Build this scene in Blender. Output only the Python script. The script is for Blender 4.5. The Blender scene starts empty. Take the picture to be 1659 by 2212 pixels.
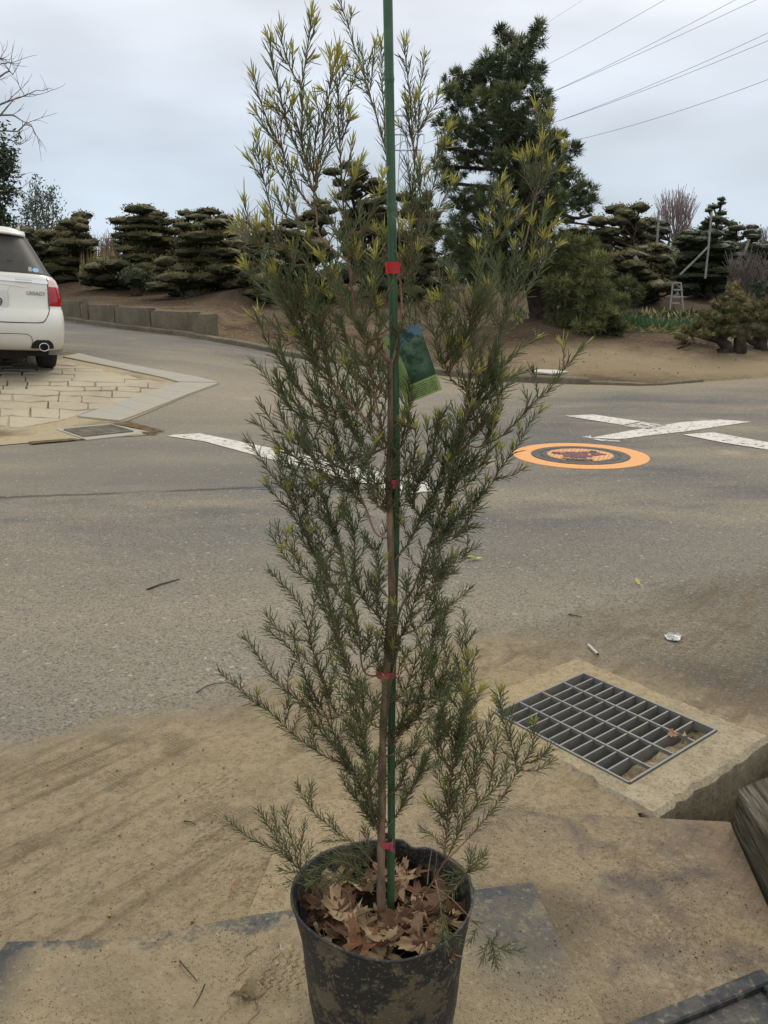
import bpy, math, random
import numpy as np
from mathutils import Vector, Matrix
R=math.radians
# ---------------------------------------------------------------- camera, sky, sun, exposure
scene=bpy.context.scene
COL=scene.collection
CAMH=1.2; TH=R(15)
cam=bpy.data.objects.new('camera',bpy.data.cameras.new('camera')); COL.objects.link(cam)
cam.location=(0,0,CAMH); cam.rotation_euler=(R(75),0,0)
cam.data.sensor_fit='VERTICAL'; cam.data.sensor_height=36; cam.data.lens=29.12
cam.data.clip_start=.02; cam.data.clip_end=3000
scene.camera=cam
scene.view_settings.view_transform='Standard'; scene.view_settings.look='None'
scene.view_settings.gamma=1; scene.view_settings.exposure=0.13
SUN_EL,SUN_AZ=R(52),R(35)      # azimuth clockwise from +Y
w=bpy.data.worlds.new('World'); scene.world=w; w.use_nodes=True
nt=w.node_tree; nt.nodes.clear()
def N(nt,t,**k):
    n=nt.nodes.new(t)
    for a,b in k.items():
        if hasattr(n,a): setattr(n,a,b)
    return n
out=N(nt,'ShaderNodeOutputWorld'); bg=N(nt,'ShaderNodeBackground')
sky=N(nt,'ShaderNodeTexSky'); sky.sky_type='NISHITA'; sky.sun_disc=False
sky.sun_elevation=SUN_EL; sky.sun_rotation=SUN_AZ; sky.air_density=1.5; sky.dust_density=3
bg.inputs[1].default_value=.1
tc=N(nt,'ShaderNodeTexCoord'); sep=N(nt,'ShaderNodeSeparateXYZ'); nt.links.new(tc.outputs['Generated'],sep.inputs[0])
rm=N(nt,'ShaderNodeValToRGB'); nt.links.new(sep.outputs['Z'],rm.inputs[0])
# overcast: pale grey blue low down, brighter cloud higher up (values are divided by the 0.1 strength)
for i,(p,c) in enumerate([(0,(5.0,6.0,7.1)),(.11,(5.6,6.5,7.6)),(.19,(6.4,7.0,8.0)),(.30,(8.1,8.4,8.9)),(1,(10.9,10.2,8.9))]):
    e=rm.color_ramp.elements[i] if i<2 else rm.color_ramp.elements.new(p)
    e.position=p; e.color=(*[q for q in c],1)
mp=N(nt,'ShaderNodeMapping'); mp.inputs['Scale'].default_value=(1,1,3.2); nt.links.new(tc.outputs['Generated'],mp.inputs[0])
nz=N(nt,'ShaderNodeTexNoise'); nz.inputs['Scale'].default_value=2.6; nz.inputs['Detail'].default_value=4; nz.inputs['Roughness'].default_value=.45
nt.links.new(mp.outputs[0],nz.inputs['Vector'])
mr=N(nt,'ShaderNodeMapRange'); mr.inputs[1].default_value=.3; mr.inputs[2].default_value=.7; mr.inputs[3].default_value=.76; mr.inputs[4].default_value=1.26
nt.links.new(nz.outputs[0],mr.inputs[0])
mul=N(nt,'ShaderNodeVectorMath',operation='SCALE'); nt.links.new(rm.outputs[0],mul.inputs[0]); nt.links.new(mr.outputs[0],mul.inputs['Scale'])
mx=N(nt,'ShaderNodeMix',data_type='RGBA'); mx.inputs[0].default_value=.88
nt.links.new(sky.outputs[0],mx.inputs[6]); nt.links.new(mul.outputs[0],mx.inputs[7])
nt.links.new(mx.outputs[2],bg.inputs[0]); nt.links.new(bg.outputs[0],out.inputs[0])
sun=bpy.data.objects.new('sun',bpy.data.lights.new('sun','SUN')); COL.objects.link(sun)
sun.data.energy=1.1; sun.data.angle=R(22); sun.data.color=(1,.95,.87)
sd=Vector((math.sin(SUN_AZ)*math.cos(SUN_EL),math.cos(SUN_AZ)*math.cos(SUN_EL),math.sin(SUN_EL)))
sun.rotation_euler=sd.to_track_quat('Z','Y').to_euler()
sun.location=(5,5,20)

# ---------------------------------------------------------------- helpers
rng=np.random.default_rng(7); random.seed(7)
DS=3024/1659.
def ray(u,v):
    """direction through photo position (u,v) on the 1659-wide picture"""
    x=(u-829.5)/1789.; y=(v-1106.)/1789.
    return np.array((x, math.cos(TH)-y*math.sin(TH), -(math.sin(TH)+y*math.cos(TH))))
def at(u,v,Y):
    d=ray(u,v); t=Y/d[1]; return np.array((d[0]*t,Y,CAMH+d[2]*t))
def sst(a,b,x):
    t=min(1,max(0,(x-a)/(b-a))); return t*t*(3-2*t)
def g0(x,y):
    s=max(0,y-8); s=s*s/(s+2.5)
    return .036*s + .22*sst(1.2,3.4,-x)*sst(7.0,10.2,y) + .055*min(2.5,max(0,-x-3.3))*sst(7.6,9.4,y)*(1-sst(13,17,y))
def G(u,v,f=g0):
    d=ray(u,v); t=.3; p=None
    while t<400:
        x,y,z=d[0]*t,d[1]*t,CAMH+d[2]*t
        if z<f(x,y):
            a,b=t/1.01,t
            for _ in range(30):
                m=(a+b)/2
                if CAMH+d[2]*m<f(d[0]*m,d[1]*m): b=m
                else: a=m
            return np.array((d[0]*b,d[1]*b,f(d[0]*b,d[1]*b)))
        t*=1.01
    return np.array((d[0]*60,d[1]*60,f(0,60)))
EDGE=[G(*p) for p in [(140,692),(300,715),(460,738),(570,757),(700,780),(1000,816),(1130,826),(1400,834),(1500,826),(1659,815)]]
EX=[-60,-20]+[p[0] for p in EDGE]+[9,40]
_s=(EDGE[0][1]-EDGE[1][1])/(EDGE[0][0]-EDGE[1][0])
EY=[EDGE[0][1]-_s*(EDGE[0][0]+20)+9,EDGE[0][1]-_s*(EDGE[0][0]+20)]+[p[1] for p in EDGE]+[EDGE[-1][1]+3.5,EDGE[-1][1]+12]
def yedge(x): return float(np.interp(x,EX,EY))
WALL_R=G(458,738)
MOUNDS=[]
def g1(x,y):
    """height of the nursery soil"""
    e=y-yedge(x)
    z=g0(x,y)
    if e>0:
        if x<WALL_R[0]-.2: z+=.33*sst(.18,.6,e)
        else: z+=.03+.2*sst(.1,3,e)
        for (mx_,my_,r,h) in MOUNDS:
            q=((x-mx_)**2+(y-my_)**2)/r/r
            if q<6: z+=h*math.exp(-q)
        z+=(.03*math.sin(x*1.9+y*.7)+.025*math.sin(y*2.3-x*.9)+.012*math.sin(x*5+1.3*y)*math.sin(y*4.1))*min(1,e)
    return z
def link(o,parent=None):
    COL.objects.link(o)
    if parent is not None: o.parent=parent
    return o
def tag(o,label=None,cat=None,group=None,kind=None):
    if label: o['label']=label
    if cat: o['category']=cat
    if group: o['group']=group
    if kind: o['kind']=kind
    return o
def empty(name,loc=(0,0,0),label=None,cat=None,group=None,rz=0):
    o=bpy.data.objects.new(name,None); o.empty_display_size=.1; link(o); o.location=loc; o.rotation_euler=(0,0,rz)
    return tag(o,label,cat,group)
class MB:
    def __init__(s): s.V=[];s.F=[];s.C=[];s.n=0;s.M=[]
    def add(s,V,F,col=None,mi=0):
        V=np.asarray(V,float).reshape(-1,3)
        if isinstance(F,np.ndarray): F=(F+s.n).tolist()
        else: F=[[i+s.n for i in f] for f in F]
        s.V.append(V); s.F+=F; s.M+=[mi]*len(F)
        if col is None: col=(1,1,1)
        c=np.asarray(col,float)
        if c.ndim==1: c=np.tile(c[:3],(len(V),1))
        s.C.append(c[:, :3]); s.n+=len(V); return s
    def box(s,c,d,rz=0,col=None,taper=1.,mi=0,M=None):
        x,y,z=[q/2 for q in d]; t=taper
        V=np.array([(-x,-y,-z),(x,-y,-z),(x,y,-z),(-x,y,-z),(-x*t,-y*t,z),(x*t,-y*t,z),(x*t,y*t,z),(-x*t,y*t,z)])
        if M is not None: V=V@np.array(M.to_3x3()).T
        if rz:
            a,b=math.cos(rz),math.sin(rz); V=V@np.array([[a,b,0],[-b,a,0],[0,0,1]])
        return s.add(V+np.array(c),[(0,3,2,1),(4,5,6,7),(0,1,5,4),(1,2,6,5),(2,3,7,6),(3,0,4,7)],col,mi)
    def tube(s,P,r,n=6,col=None,cap=True,mi=0):
        P=np.asarray(P,float); m=len(P); r=np.ones(m)*r if np.isscalar(r) else np.asarray(r,float)
        T=np.gradient(P,axis=0); T/=np.linalg.norm(T,axis=1)[:,None]+1e-12
        up=np.array((0,0,1.)) if abs(T[0][2])<.9 else np.array((1.,0,0))
        u=np.cross(T[0],up); u/=np.linalg.norm(u); V=[]
        for i in range(m):
            u=u-T[i]*np.dot(u,T[i]); u/=np.linalg.norm(u)+1e-12; v=np.cross(T[i],u)
            for k in range(n):
                a=2*math.pi*k/n; V.append(P[i]+r[i]*(math.cos(a)*u+math.sin(a)*v))
        F=[(i*n+k,i*n+(k+1)%n,(i+1)*n+(k+1)%n,(i+1)*n+k) for i in range(m-1) for k in range(n)]
        if cap: F+=[tuple(range(n))[::-1],tuple(range((m-1)*n,m*n))]
        return s.add(V,F,col,mi)
    def prism(s,poly,z0,z1,col=None,zf=None,mi=0):
        n=len(poly); V=[]
        for q in poly: V.append((q[0],q[1],(zf(q[0],q[1]) if zf else 0)+z0))
        for q in poly: V.append((q[0],q[1],(zf(q[0],q[1]) if zf else 0)+z1))
        F=[tuple(range(n))[::-1],tuple(range(n,2*n))]+[(i,(i+1)%n,n+(i+1)%n,n+i) for i in range(n)]
        return s.add(V,F,col,mi)
    def build(s,name,mat,parent=None,smooth=False,loc=None):
        V=np.concatenate(s.V)
        if loc is not None: V=V-np.array(loc)
        me=bpy.data.meshes.new(name); me.from_pydata(V.tolist(),[],s.F)
        for m in (mat if isinstance(mat,(list,tuple)) else [mat]): me.materials.append(m)
        if max(s.M)>0: me.polygons.foreach_set('material_index',s.M)
        a=me.color_attributes.new('Col','FLOAT_COLOR','POINT')
        C=np.concatenate(s.C); a.data.foreach_set('color',np.concatenate([C,np.ones((len(C),1))],1).ravel())
        if smooth: me.polygons.foreach_set('use_smooth',[True]*len(me.polygons))
        me.update(); o=bpy.data.objects.new(name,me); link(o,parent)
        if loc is not None: o.location=loc
        return o
def leaves(P,A,B):
    """quads: diamond from P along A with half width B (arrays)"""
    n=len(P); V=np.stack([P,P+.45*A+B,P+A,P+.45*A-B],1).reshape(-1,3)
    return V,np.arange(n*4).reshape(n,4)
def needles6(P,A,B):
    n=len(P); V=np.stack([P-.3*B,P+.25*A+B,P+.75*A+.9*B,P+A,P+.75*A-.9*B,P+.25*A-B],1).reshape(-1,3)
    return V,np.arange(n*6).reshape(n,6)
def unit(a): return a/(np.linalg.norm(a,axis=-1,keepdims=True)+1e-12)

# ---------------------------------------------------------------- materials
def material(name,base,rough=.8,layers=(),bumps=(),vcol=False,metal=0,coat=0,transl=0,spec=.4,extra=None,alpha_noise=None):
    m=bpy.data.materials.new(name); m.use_nodes=True; t=m.node_tree; b=t.nodes['Principled BSDF']
    tc=N(t,'ShaderNodeTexCoord')
    L=t.links.new
    if vcol:
        at_=N(t,'ShaderNodeVertexColor'); at_.layer_name='Col'
        mu=N(t,'ShaderNodeMix',data_type='RGBA',blend_type='MULTIPLY'); mu.inputs[0].default_value=1
        L(at_.outputs[0],mu.inputs[6]); mu.inputs[7].default_value=(*base,1); cur=mu.outputs[2]
    else:
        rgb=N(t,'ShaderNodeRGB'); rgb.outputs[0].default_value=(*base,1); cur=rgb.outputs[0]
    def fac(l):
        src=tc.outputs['Object']
        if l.get('map'):
            mp=N(t,'ShaderNodeMapping'); mp.inputs['Scale'].default_value=l['map'][0]; mp.inputs['Rotation'].default_value=(0,0,l['map'][1])
            L(src,mp.inputs[0]); src=mp.outputs[0]
            if len(l['map'])>2:
                mp=N(t,'ShaderNodeMapping'); mp.inputs['Scale'].default_value=l['map'][2]; L(src,mp.inputs[0]); src=mp.outputs[0]
        k=l.get('kind','noise')
        if k=='noise':
            n=N(t,'ShaderNodeTexNoise'); n.inputs['Detail'].default_value=l.get('detail',4); n.inputs['Roughness'].default_value=l.get('rough',.55)
            n.inputs['Distortion'].default_value=l.get('dist',0); o=n.outputs[0]; n.inputs['Scale'].default_value=l['scale']; L(src,n.inputs['Vector'])
        elif k=='vor':
            n=N(t,'ShaderNodeTexVoronoi'); n.inputs['Scale'].default_value=l['scale']; n.inputs['Randomness'].default_value=l.get('rand',1); o=n.outputs[0]; L(src,n.inputs['Vector'])
        elif k=='cell':
            n=N(t,'ShaderNodeTexVoronoi'); n.inputs['Scale'].default_value=l['scale']; L(src,n.inputs['Vector'])
            s_=N(t,'ShaderNodeSeparateColor'); L(n.outputs['Color'],s_.inputs[0]); o=s_.outputs[0]
        elif k=='wave':
            n=N(t,'ShaderNodeTexWave'); n.inputs['Scale'].default_value=l['scale']; n.inputs['Distortion'].default_value=l.get('dist',2)
            n.inputs['Detail Scale'].default_value=l.get('ds',1); o=n.outputs[1] if False else n.outputs[0]; L(src,n.inputs['Vector']); n.bands_direction=l.get('dir','X')
        elif k=='pos':      # n.P + c with noise wobble
            d=N(t,'ShaderNodeVectorMath',operation='DOT_PRODUCT'); L(tc.outputs['Object'],d.inputs[0]); d.inputs[1].default_value=l['n']
            nn=N(t,'ShaderNodeTexNoise'); nn.inputs['Scale'].default_value=l.get('scale',3); nn.inputs['Detail'].default_value=9; nn.inputs['Roughness'].default_value=.72; L(src,nn.inputs['Vector'])
            ma=N(t,'ShaderNodeMath',operation='MULTIPLY_ADD'); L(nn.outputs[0],ma.inputs[0]); ma.inputs[1].default_value=l.get('amp',.5); L(d.outputs['Value'],ma.inputs[2])
            o=ma.outputs[0]
        elif k=='rad':      # distance to a centre
            d=N(t,'ShaderNodeVectorMath',operation='SUBTRACT'); L(tc.outputs['Object'],d.inputs[0]); d.inputs[1].default_value=l['c']
            d2=N(t,'ShaderNodeVectorMath',operation='MULTIPLY'); L(d.outputs[0],d2.inputs[0]); d2.inputs[1].default_value=l.get('s',(1,1,1))
            d3=N(t,'ShaderNodeVectorMath',operation='LENGTH'); L(d2.outputs[0],d3.inputs[0])
            nn=N(t,'ShaderNodeTexNoise'); nn.inputs['Scale'].default_value=l.get('scale',3); nn.inputs['Detail'].default_value=9; nn.inputs['Roughness'].default_value=.72; L(src,nn.inputs['Vector'])
            ma=N(t,'ShaderNodeMath',operation='MULTIPLY_ADD'); L(nn.outputs[0],ma.inputs[0]); ma.inputs[1].default_value=l.get('amp',.5); L(d3.outputs['Value'],ma.inputs[2])
            o=ma.outputs[0]
        r=N(t,'ShaderNodeMapRange'); L(o,r.inputs[0]); r.inputs[1].default_value=l.get('lo',.4); r.inputs[2].default_value=l.get('hi',.6)
        r.inputs[3].default_value=0; r.inputs[4].default_value=l.get('amt',1); o=r.outputs[0]
        for sub in l.get('mask',()):
            f2=fac(sub); q=N(t,'ShaderNodeMath',operation='MULTIPLY'); L(o,q.inputs[0]); L(f2,q.inputs[1]); o=q.outputs[0]
        return o
    for l in layers:
        f=fac(l); x=N(t,'ShaderNodeMix',data_type='RGBA',blend_type=l.get('blend','MIX')); L(f,x.inputs[0]); L(cur,x.inputs[6]); x.inputs[7].default_value=(*l['col'],1); cur=x.outputs[2]
    L(cur,b.inputs['Base Color']); b.inputs['Roughness'].default_value=rough; b.inputs['Metallic'].default_value=metal
    b.inputs['Specular IOR Level'].default_value=spec
    if coat: b.inputs['Coat Weight'].default_value=coat; b.inputs['Coat Roughness'].default_value=.08
    prev=None
    for l in bumps:
        f=fac(l); bm=N(t,'ShaderNodeBump'); bm.inputs['Strength'].default_value=l.get('str',.5); bm.inputs['Distance'].default_value=l.get('d',.01); L(f,bm.inputs['Height'])
        if prev: L(prev,bm.inputs['Normal'])
        prev=bm.outputs[0]
    if prev: L(prev,b.inputs['Normal'])
    sh=b.outputs[0]; om=t.nodes['Material Output']
    if transl:
        tr=N(t,'ShaderNodeBsdfTranslucent'); L(cur,tr.inputs[0]); ms=N(t,'ShaderNodeMixShader'); ms.inputs[0].default_value=transl; L(sh,ms.inputs[1]); L(tr.outputs[0],ms.inputs[2]); sh=ms.outputs[0]
    if alpha_noise:
        f=fac(alpha_noise); tp=N(t,'ShaderNodeBsdfTransparent'); ms=N(t,'ShaderNodeMixShader'); L(f,ms.inputs[0]); L(sh,ms.inputs[1]); L(tp.outputs[0],ms.inputs[2]); sh=ms.outputs[0]
    L(sh,om.inputs[0]); return m
SAND=(.365,.292,.180); SAND_D=(.24,.188,.112); ASPH=(.155,.153,.140)
TA=R(-31)   # tyre tracks run up to the right
sandn=(.482*1,-.876,0)   # sand side of the front line
def sandmask(lo=-.05,hi=.15,**k): # line y = 2.15+.55x
    return dict(kind='pos',n=(.482,-.876,0),lo=-1.883-.25+.13+lo,hi=-1.883-.25+.13+hi,amp=.5,scale=3.2,**k)
sandR=dict(kind='pos',n=(.656,.755,0),lo=2.34+.42,hi=2.34+.12,amt=1,amp=.5,scale=4)
def treadmask(cx,cy,sx,sy,rot,lo=1.0,hi=.8):
    return dict(kind='rad',c=(cx,cy,0),s=(1/sx,1/sy,0),lo=1.35,hi=.95,amp=.5,scale=6)
# tyre lines run up to the right in a few bands; tread blocks in others
def band(c,wd): return [dict(kind='pos',n=(-.766,.643,0),lo=c-wd-.03,hi=c-wd+.05,amp=.10,scale=5),dict(kind='pos',n=(-.766,.643,0),lo=c+wd+.03,hi=c+wd-.05,amp=.10,scale=5)]
def TRK_B(st,*mk): return dict(scale=11,detail=7,rough=.6,map=((1,1,1),R(-50),(.16,1.6,1)),lo=.3,hi=.7,str=st+.25,d=.016,mask=list(mk)+[dict(scale=1.7,lo=.36,hi=.56)])
def TRK_SHADE(am,*mk): return dict(scale=12,detail=7,rough=.6,map=((1,1,1),R(-50),(.16,1.6,1)),lo=.48,hi=.34,col=(.165,.128,.074),amt=am+.35,mask=list(mk)+[dict(scale=1.7,lo=.36,hi=.56)])  # track groove shade painted into the colour, since bumps alone read weakly
def TRD_SHADE(*mk): return dict(kind='wave',scale=34,dist=7,ds=9,dir='X',map=((1,1,1),R(-50)),lo=.62,hi=.4,col=(.17,.132,.078),amt=.65,mask=list(mk)+[dict(scale=3.3,lo=.55,hi=.60)])  # dark tone painted in the tread grooves as their shade
def TRD_B(*mk): return dict(kind='wave',scale=34,dist=7,ds=9,dir='X',map=((1,1,1),R(-50)),lo=.35,hi=.7,str=.55,d=.004,mask=list(mk)+[dict(scale=3.3,lo=.55,hi=.60)])
sand_bumps=[
 dict(scale=60,detail=8,rough=.75,lo=.2,hi=.8,str=.7,d=.010),
 dict(scale=9,detail=5,lo=.2,hi=.8,str=.45,d=.02),
 TRK_B(.5),
 TRD_B(),
]
sand_layers=[
 dict(scale=1.6,detail=6,lo=.35,hi=.7,col=(.39,.325,.215),amt=.8),
 dict(scale=4.5,detail=6,lo=.5,hi=.72,col=SAND_D,amt=.75),
 dict(scale=7,detail=3,lo=.55,hi=.7,col=(.27,.225,.155),amt=.5),
 TRK_SHADE(.3),
 dict(scale=220,detail=2,lo=.62,hi=.72,col=(.12,.10,.075),amt=.75),
 dict(kind='cell',scale=70,lo=.965,hi=.985,col=(.52,.46,.36),amt=.9),
]
GRIT=[dict(scale=38,detail=7,rough=.75,lo=.47,hi=.62,col=(.185,.145,.088),amt=.55),dict(scale=80,detail=5,rough=.7,lo=.56,hi=.66,col=(.43,.36,.24),amt=.4),dict(scale=120,detail=4,rough=.7,lo=.55,hi=.66,col=(.12,.094,.056),amt=.65)]
sand_layers+=GRIT+[TRD_SHADE()]
M_sand=material('sand',SAND,.95,sand_layers,sand_bumps,spec=.15)
sm=sandmask()
_sn=unit_n=(-.172,.985,0)     # seam between two asphalt lifts, running almost across the view
SEAMC=5.16
SEAMZ=dict(kind='pos',n=_sn,lo=SEAMC+.02,hi=SEAMC+.12,amp=.12,scale=5,col=(.235,.215,.17),amt=.42,mask=[dict(kind='rad',c=(-2.6,6.2,0),s=(.3,.45,0),lo=1.5,hi=.7,amp=.5,scale=2)])
SEAM=dict(kind='pos',n=_sn,lo=SEAMC-.02,hi=SEAMC+.005,amp=.12,scale=5,col=(.05,.048,.045),amt=.75,mask=[dict(kind='pos',n=_sn,lo=SEAMC+.05,hi=SEAMC+.025,amp=.12,scale=5),dict(scale=1.2,lo=.4,hi=.5),dict(kind='rad',c=(-1.5,5,0),s=(.35,.35,0),lo=1.2,hi=.9,amp=.2)])
road_layers=[
 dict(scale=.55,detail=5,lo=.38,hi=.62,col=(.235,.21,.165),amt=.95),
 dict(scale=1.3,detail=6,lo=.45,hi=.65,col=(.108,.108,.106),amt=.8,map=((.5,1.2,1),R(-32))),
 dict(scale=.9,detail=7,rough=.6,lo=.5,hi=.66,col=(.33,.28,.195),amt=.75,map=((.45,1.3,1),R(-32))),
 dict(kind='rad',c=(-1.6,9.6,0),s=(.26,.36,0),lo=1.35,hi=.55,amp=.5,scale=.9,col=(.36,.31,.225),amt=.85),
 dict(kind='rad',c=(2.2,10.9,0),s=(.2,.7,0),lo=1.35,hi=.75,amp=.6,scale=1.4,col=(.33,.28,.19),amt=.8),
 dict(kind='rad',c=(0,2.9,0),s=(.16,.75,0),lo=1.35,hi=.5,amp=.6,scale=2,col=(.27,.235,.175),amt=.8),
 dict(kind='rad',c=(1.35,2.45,0),s=(1.6,2.4,0),lo=1.3,hi=.9,amp=.5,scale=4,col=(.105,.095,.08),amt=.75),
 dict(kind='rad',c=(1.05,2.75,0),s=(2.6,3.6,0),lo=1.4,hi=.8,amp=.6,scale=5,col=(.31,.265,.185),amt=.7),
 dict(kind='cell',scale=170,lo=.58,hi=.9,col=(.065,.064,.062),amt=.7),
 dict(kind='cell',scale=230,lo=.86,hi=.96,col=(.36,.34,.30),amt=.55),
 dict(kind='cell',scale=90,lo=.955,hi=.985,col=(.34,.32,.28),amt=.6),
 SEAMZ,SEAM,
 dict(scale=300,detail=2,lo=.5,hi=.75,col=(.07,.068,.065),amt=.6),
 dict(kind='cell',scale=70,lo=.99,hi=.996,col=(.42,.39,.34),amt=.6),
 dict(kind='vor',scale=1.0,lo=.15,hi=.05,col=(.37,.31,.21),amt=.7,mask=[dict(scale=20,detail=6,rough=.7,lo=.38,hi=.52)]),
 sandmask(col=SAND,amt=1,mask=[sandR]),
 dict(scale=4.5,detail=6,lo=.5,hi=.72,col=SAND_D,amt=.75,mask=[sm,sandR]),
 dict(scale=1.6,detail=6,lo=.4,hi=.7,col=(.38,.315,.21),amt=.7,mask=[sm,sandR]),
 TRK_SHADE(.45,sm),
 dict(scale=230,detail=2,lo=.62,hi=.72,col=(.11,.095,.07),amt=.7,mask=[sm]),
]
road_layers+=[dict(g,mask=[sm]) for g in GRIT]+[TRD_SHADE(sm)]
road_bumps=[dict(kind='cell',scale=165,lo=0,hi=1,str=.5,d=.004),
 dict(scale=60,detail=8,rough=.75,lo=.2,hi=.8,str=.7,d=.010,mask=[sm]),
 dict(scale=9,detail=5,lo=.2,hi=.8,str=.45,d=.02,mask=[sm]),
 TRK_B(.5,sm),
 TRD_B(sm),
]
M_road=material('asphalt',ASPH,.9,road_layers,road_bumps,spec=.25)
M_soil=material('soil',(.165,.120,.075),.95,[

 dict(scale=.35,detail=6,lo=.45,hi=.64,col=(.27,.21,.135),amt=.9),
 dict(scale=.8,detail=7,lo=.46,hi=.62,col=(.085,.052,.034),amt=.85),
 dict(scale=3,detail=6,lo=.5,hi=.75,col=(.10,.072,.045),amt=.6),
 dict(kind='pos',n=(.1,1,0),lo=19.5,hi=23.5,amp=7,scale=.35,col=(.088,.064,.044),amt=.9),
 dict(kind='rad',c=(4.4,11.9,0),s=(.22,.8,0),lo=1.4,hi=.7,amp=.7,scale=3,col=(.36,.29,.185),amt=.85),
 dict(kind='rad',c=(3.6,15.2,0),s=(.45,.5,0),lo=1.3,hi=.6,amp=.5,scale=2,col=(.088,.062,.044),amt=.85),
 dict(scale=.5,detail=5,lo=.62,hi=.72,col=(.115,.125,.05),amt=.6),
 dict(kind='cell',scale=30,lo=.965,hi=.985,col=(.38,.32,.23),amt=.6)],
 [dict(scale=4,detail=8,rough=.7,lo=.2,hi=.8,str=.9,d=.08),dict(scale=25,detail=4,lo=.2,hi=.8,str=.6,d=.015)],spec=.1)
M_conc=material('weathered_concrete',(.30,.265,.20),.92,[dict(scale=4,detail=6,lo=.4,hi=.7,col=(.21,.18,.13),amt=.7),dict(scale=14,detail=6,lo=.5,hi=.75,col=(.37,.335,.26),amt=.7),
 dict(scale=150,detail=2,lo=.58,hi=.7,col=(.10,.09,.07),amt=.6)],[dict(scale=70,detail=6,rough=.7,str=.5,d=.004,lo=.2,hi=.8),dict(scale=9,detail=5,str=.5,d=.01,lo=.2,hi=.8)],spec=.15)

M_collar=material('collar_concrete',(.37,.32,.225),.92,[dict(scale=5,detail=6,lo=.4,hi=.7,col=(.25,.21,.14),amt=.7),dict(scale=14,detail=6,lo=.5,hi=.75,col=(.43,.385,.29),amt=.6),
 dict(kind='pos',n=(-.63,.777,0),lo=1.36,hi=1.55,amp=.5,scale=7,col=SAND,amt=1),dict(scale=150,detail=2,lo=.58,hi=.7,col=(.10,.09,.07),amt=.6)]+GRIT,
 [dict(scale=70,detail=6,rough=.7,str=.5,d=.004,lo=.2,hi=.8),dict(scale=14,detail=6,str=.6,d=.012,lo=.2,hi=.8)],spec=.15)
M_concd=material('dark_concrete',(.14,.12,.085),.95,[dict(scale=9,detail=6,lo=.4,hi=.7,col=(.075,.062,.042),amt=.8),dict(scale=60,detail=4,lo=.55,hi=.7,col=(.2,.175,.13),amt=.6)],[dict(scale=60,detail=6,rough=.7,str=.8,d=.006,lo=.2,hi=.8)],spec=.1)  # darker mottled concrete for the gully floor
M_wallc=material('wall_concrete',(.20,.175,.13),.92,[dict(scale=1.7,detail=6,lo=.4,hi=.66,col=(.115,.10,.07),amt=.8),dict(scale=6,detail=5,lo=.55,hi=.72,col=(.29,.26,.19),amt=.6),dict(scale=30,detail=5,lo=.5,hi=.7,col=(.09,.078,.055),amt=.5)],[dict(scale=20,detail=6,str=.5,d=.02,lo=.2,hi=.8)],spec=.1)
M_slab=material('paving_stone',(.44,.39,.29),.9,[dict(scale=1.4,detail=6,lo=.4,hi=.65,col=(.33,.285,.21),amt=.8),dict(scale=6,detail=6,lo=.5,hi=.75,col=(.46,.415,.33),amt=.6),dict(scale=40,detail=4,lo=.58,hi=.72,col=(.22,.19,.14),amt=.6)],[dict(scale=12,detail=6,str=.4,d=.01,lo=.2,hi=.8)],spec=.15)
M_band=material('edging_tile',(.36,.345,.30),.85,[dict(scale=1.6,detail=5,lo=.4,hi=.7,col=(.40,.355,.27),amt=.8),dict(scale=50,detail=4,lo=.58,hi=.72,col=(.25,.23,.19),amt=.5)],[dict(scale=20,detail=5,str=.2,d=.006,lo=.2,hi=.8)],spec=.2)
M_joint=material('paving_joint',(.15,.115,.065),.95,[dict(scale=1.1,detail=6,lo=.34,hi=.5,col=(.40,.335,.225),amt=.95),dict(scale=30,detail=4,lo=.5,hi=.7,col=(.13,.10,.06),amt=.3)],[dict(scale=30,detail=5,str=.5,d=.01,lo=.2,hi=.8)],spec=.1)
M_dirt=material('damp_dirt',(.12,.085,.045),.95,[dict(scale=12,detail=6,lo=.45,hi=.7,col=(.2,.155,.09),amt=.8)],[dict(scale=40,detail=6,str=.8,d=.01,lo=.2,hi=.8)],spec=.1,alpha_noise=dict(scale=7,detail=6,lo=.52,hi=.62))
def paint(name,col,lo,hi,sc=14): return material(name,col,.75,[dict(scale=2.5,detail=6,lo=.5,hi=.7,col=tuple(c*.75 for c in col),amt=.6),dict(scale=120,detail=2,lo=.6,hi=.7,col=tuple(c*.5 for c in col),amt=.5)],[dict(kind='cell',scale=165,lo=0,hi=1,str=.6,d=.004)],alpha_noise=dict(scale=sc,detail=8,rough=.75,lo=lo,hi=hi))
M_white=paint('road_paint_white',(.66,.64,.58),.555,.60,22)
M_whitew=paint('worn_road_paint',(.62,.60,.55),.48,.58,20)
M_orange=material('road_paint_orange',(.76,.375,.135),.75,[dict(kind='cell',scale=170,lo=.8,hi=.95,col=(.45,.24,.11),amt=.5),dict(scale=26,detail=8,rough=.75,lo=.58,hi=.66,col=(.30,.22,.14),amt=.6),dict(scale=5,detail=5,lo=.45,hi=.7,col=(.72,.36,.15),amt=.8),dict(kind='rad',c=(.95,6.3,0),s=(3,8,0),lo=1.4,hi=.8,amp=.8,scale=14,col=(.32,.27,.2),amt=.8)],[dict(kind='cell',scale=165,lo=0,hi=1,str=.25,d=.002)])
M_iron=material('cast_iron',(.085,.083,.08),.7,[dict(scale=20,detail=6,lo=.45,hi=.7,col=(.17,.155,.13),amt=.7)],[dict(scale=80,detail=4,str=.3,d=.003,lo=.2,hi=.8)],metal=.3)
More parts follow.
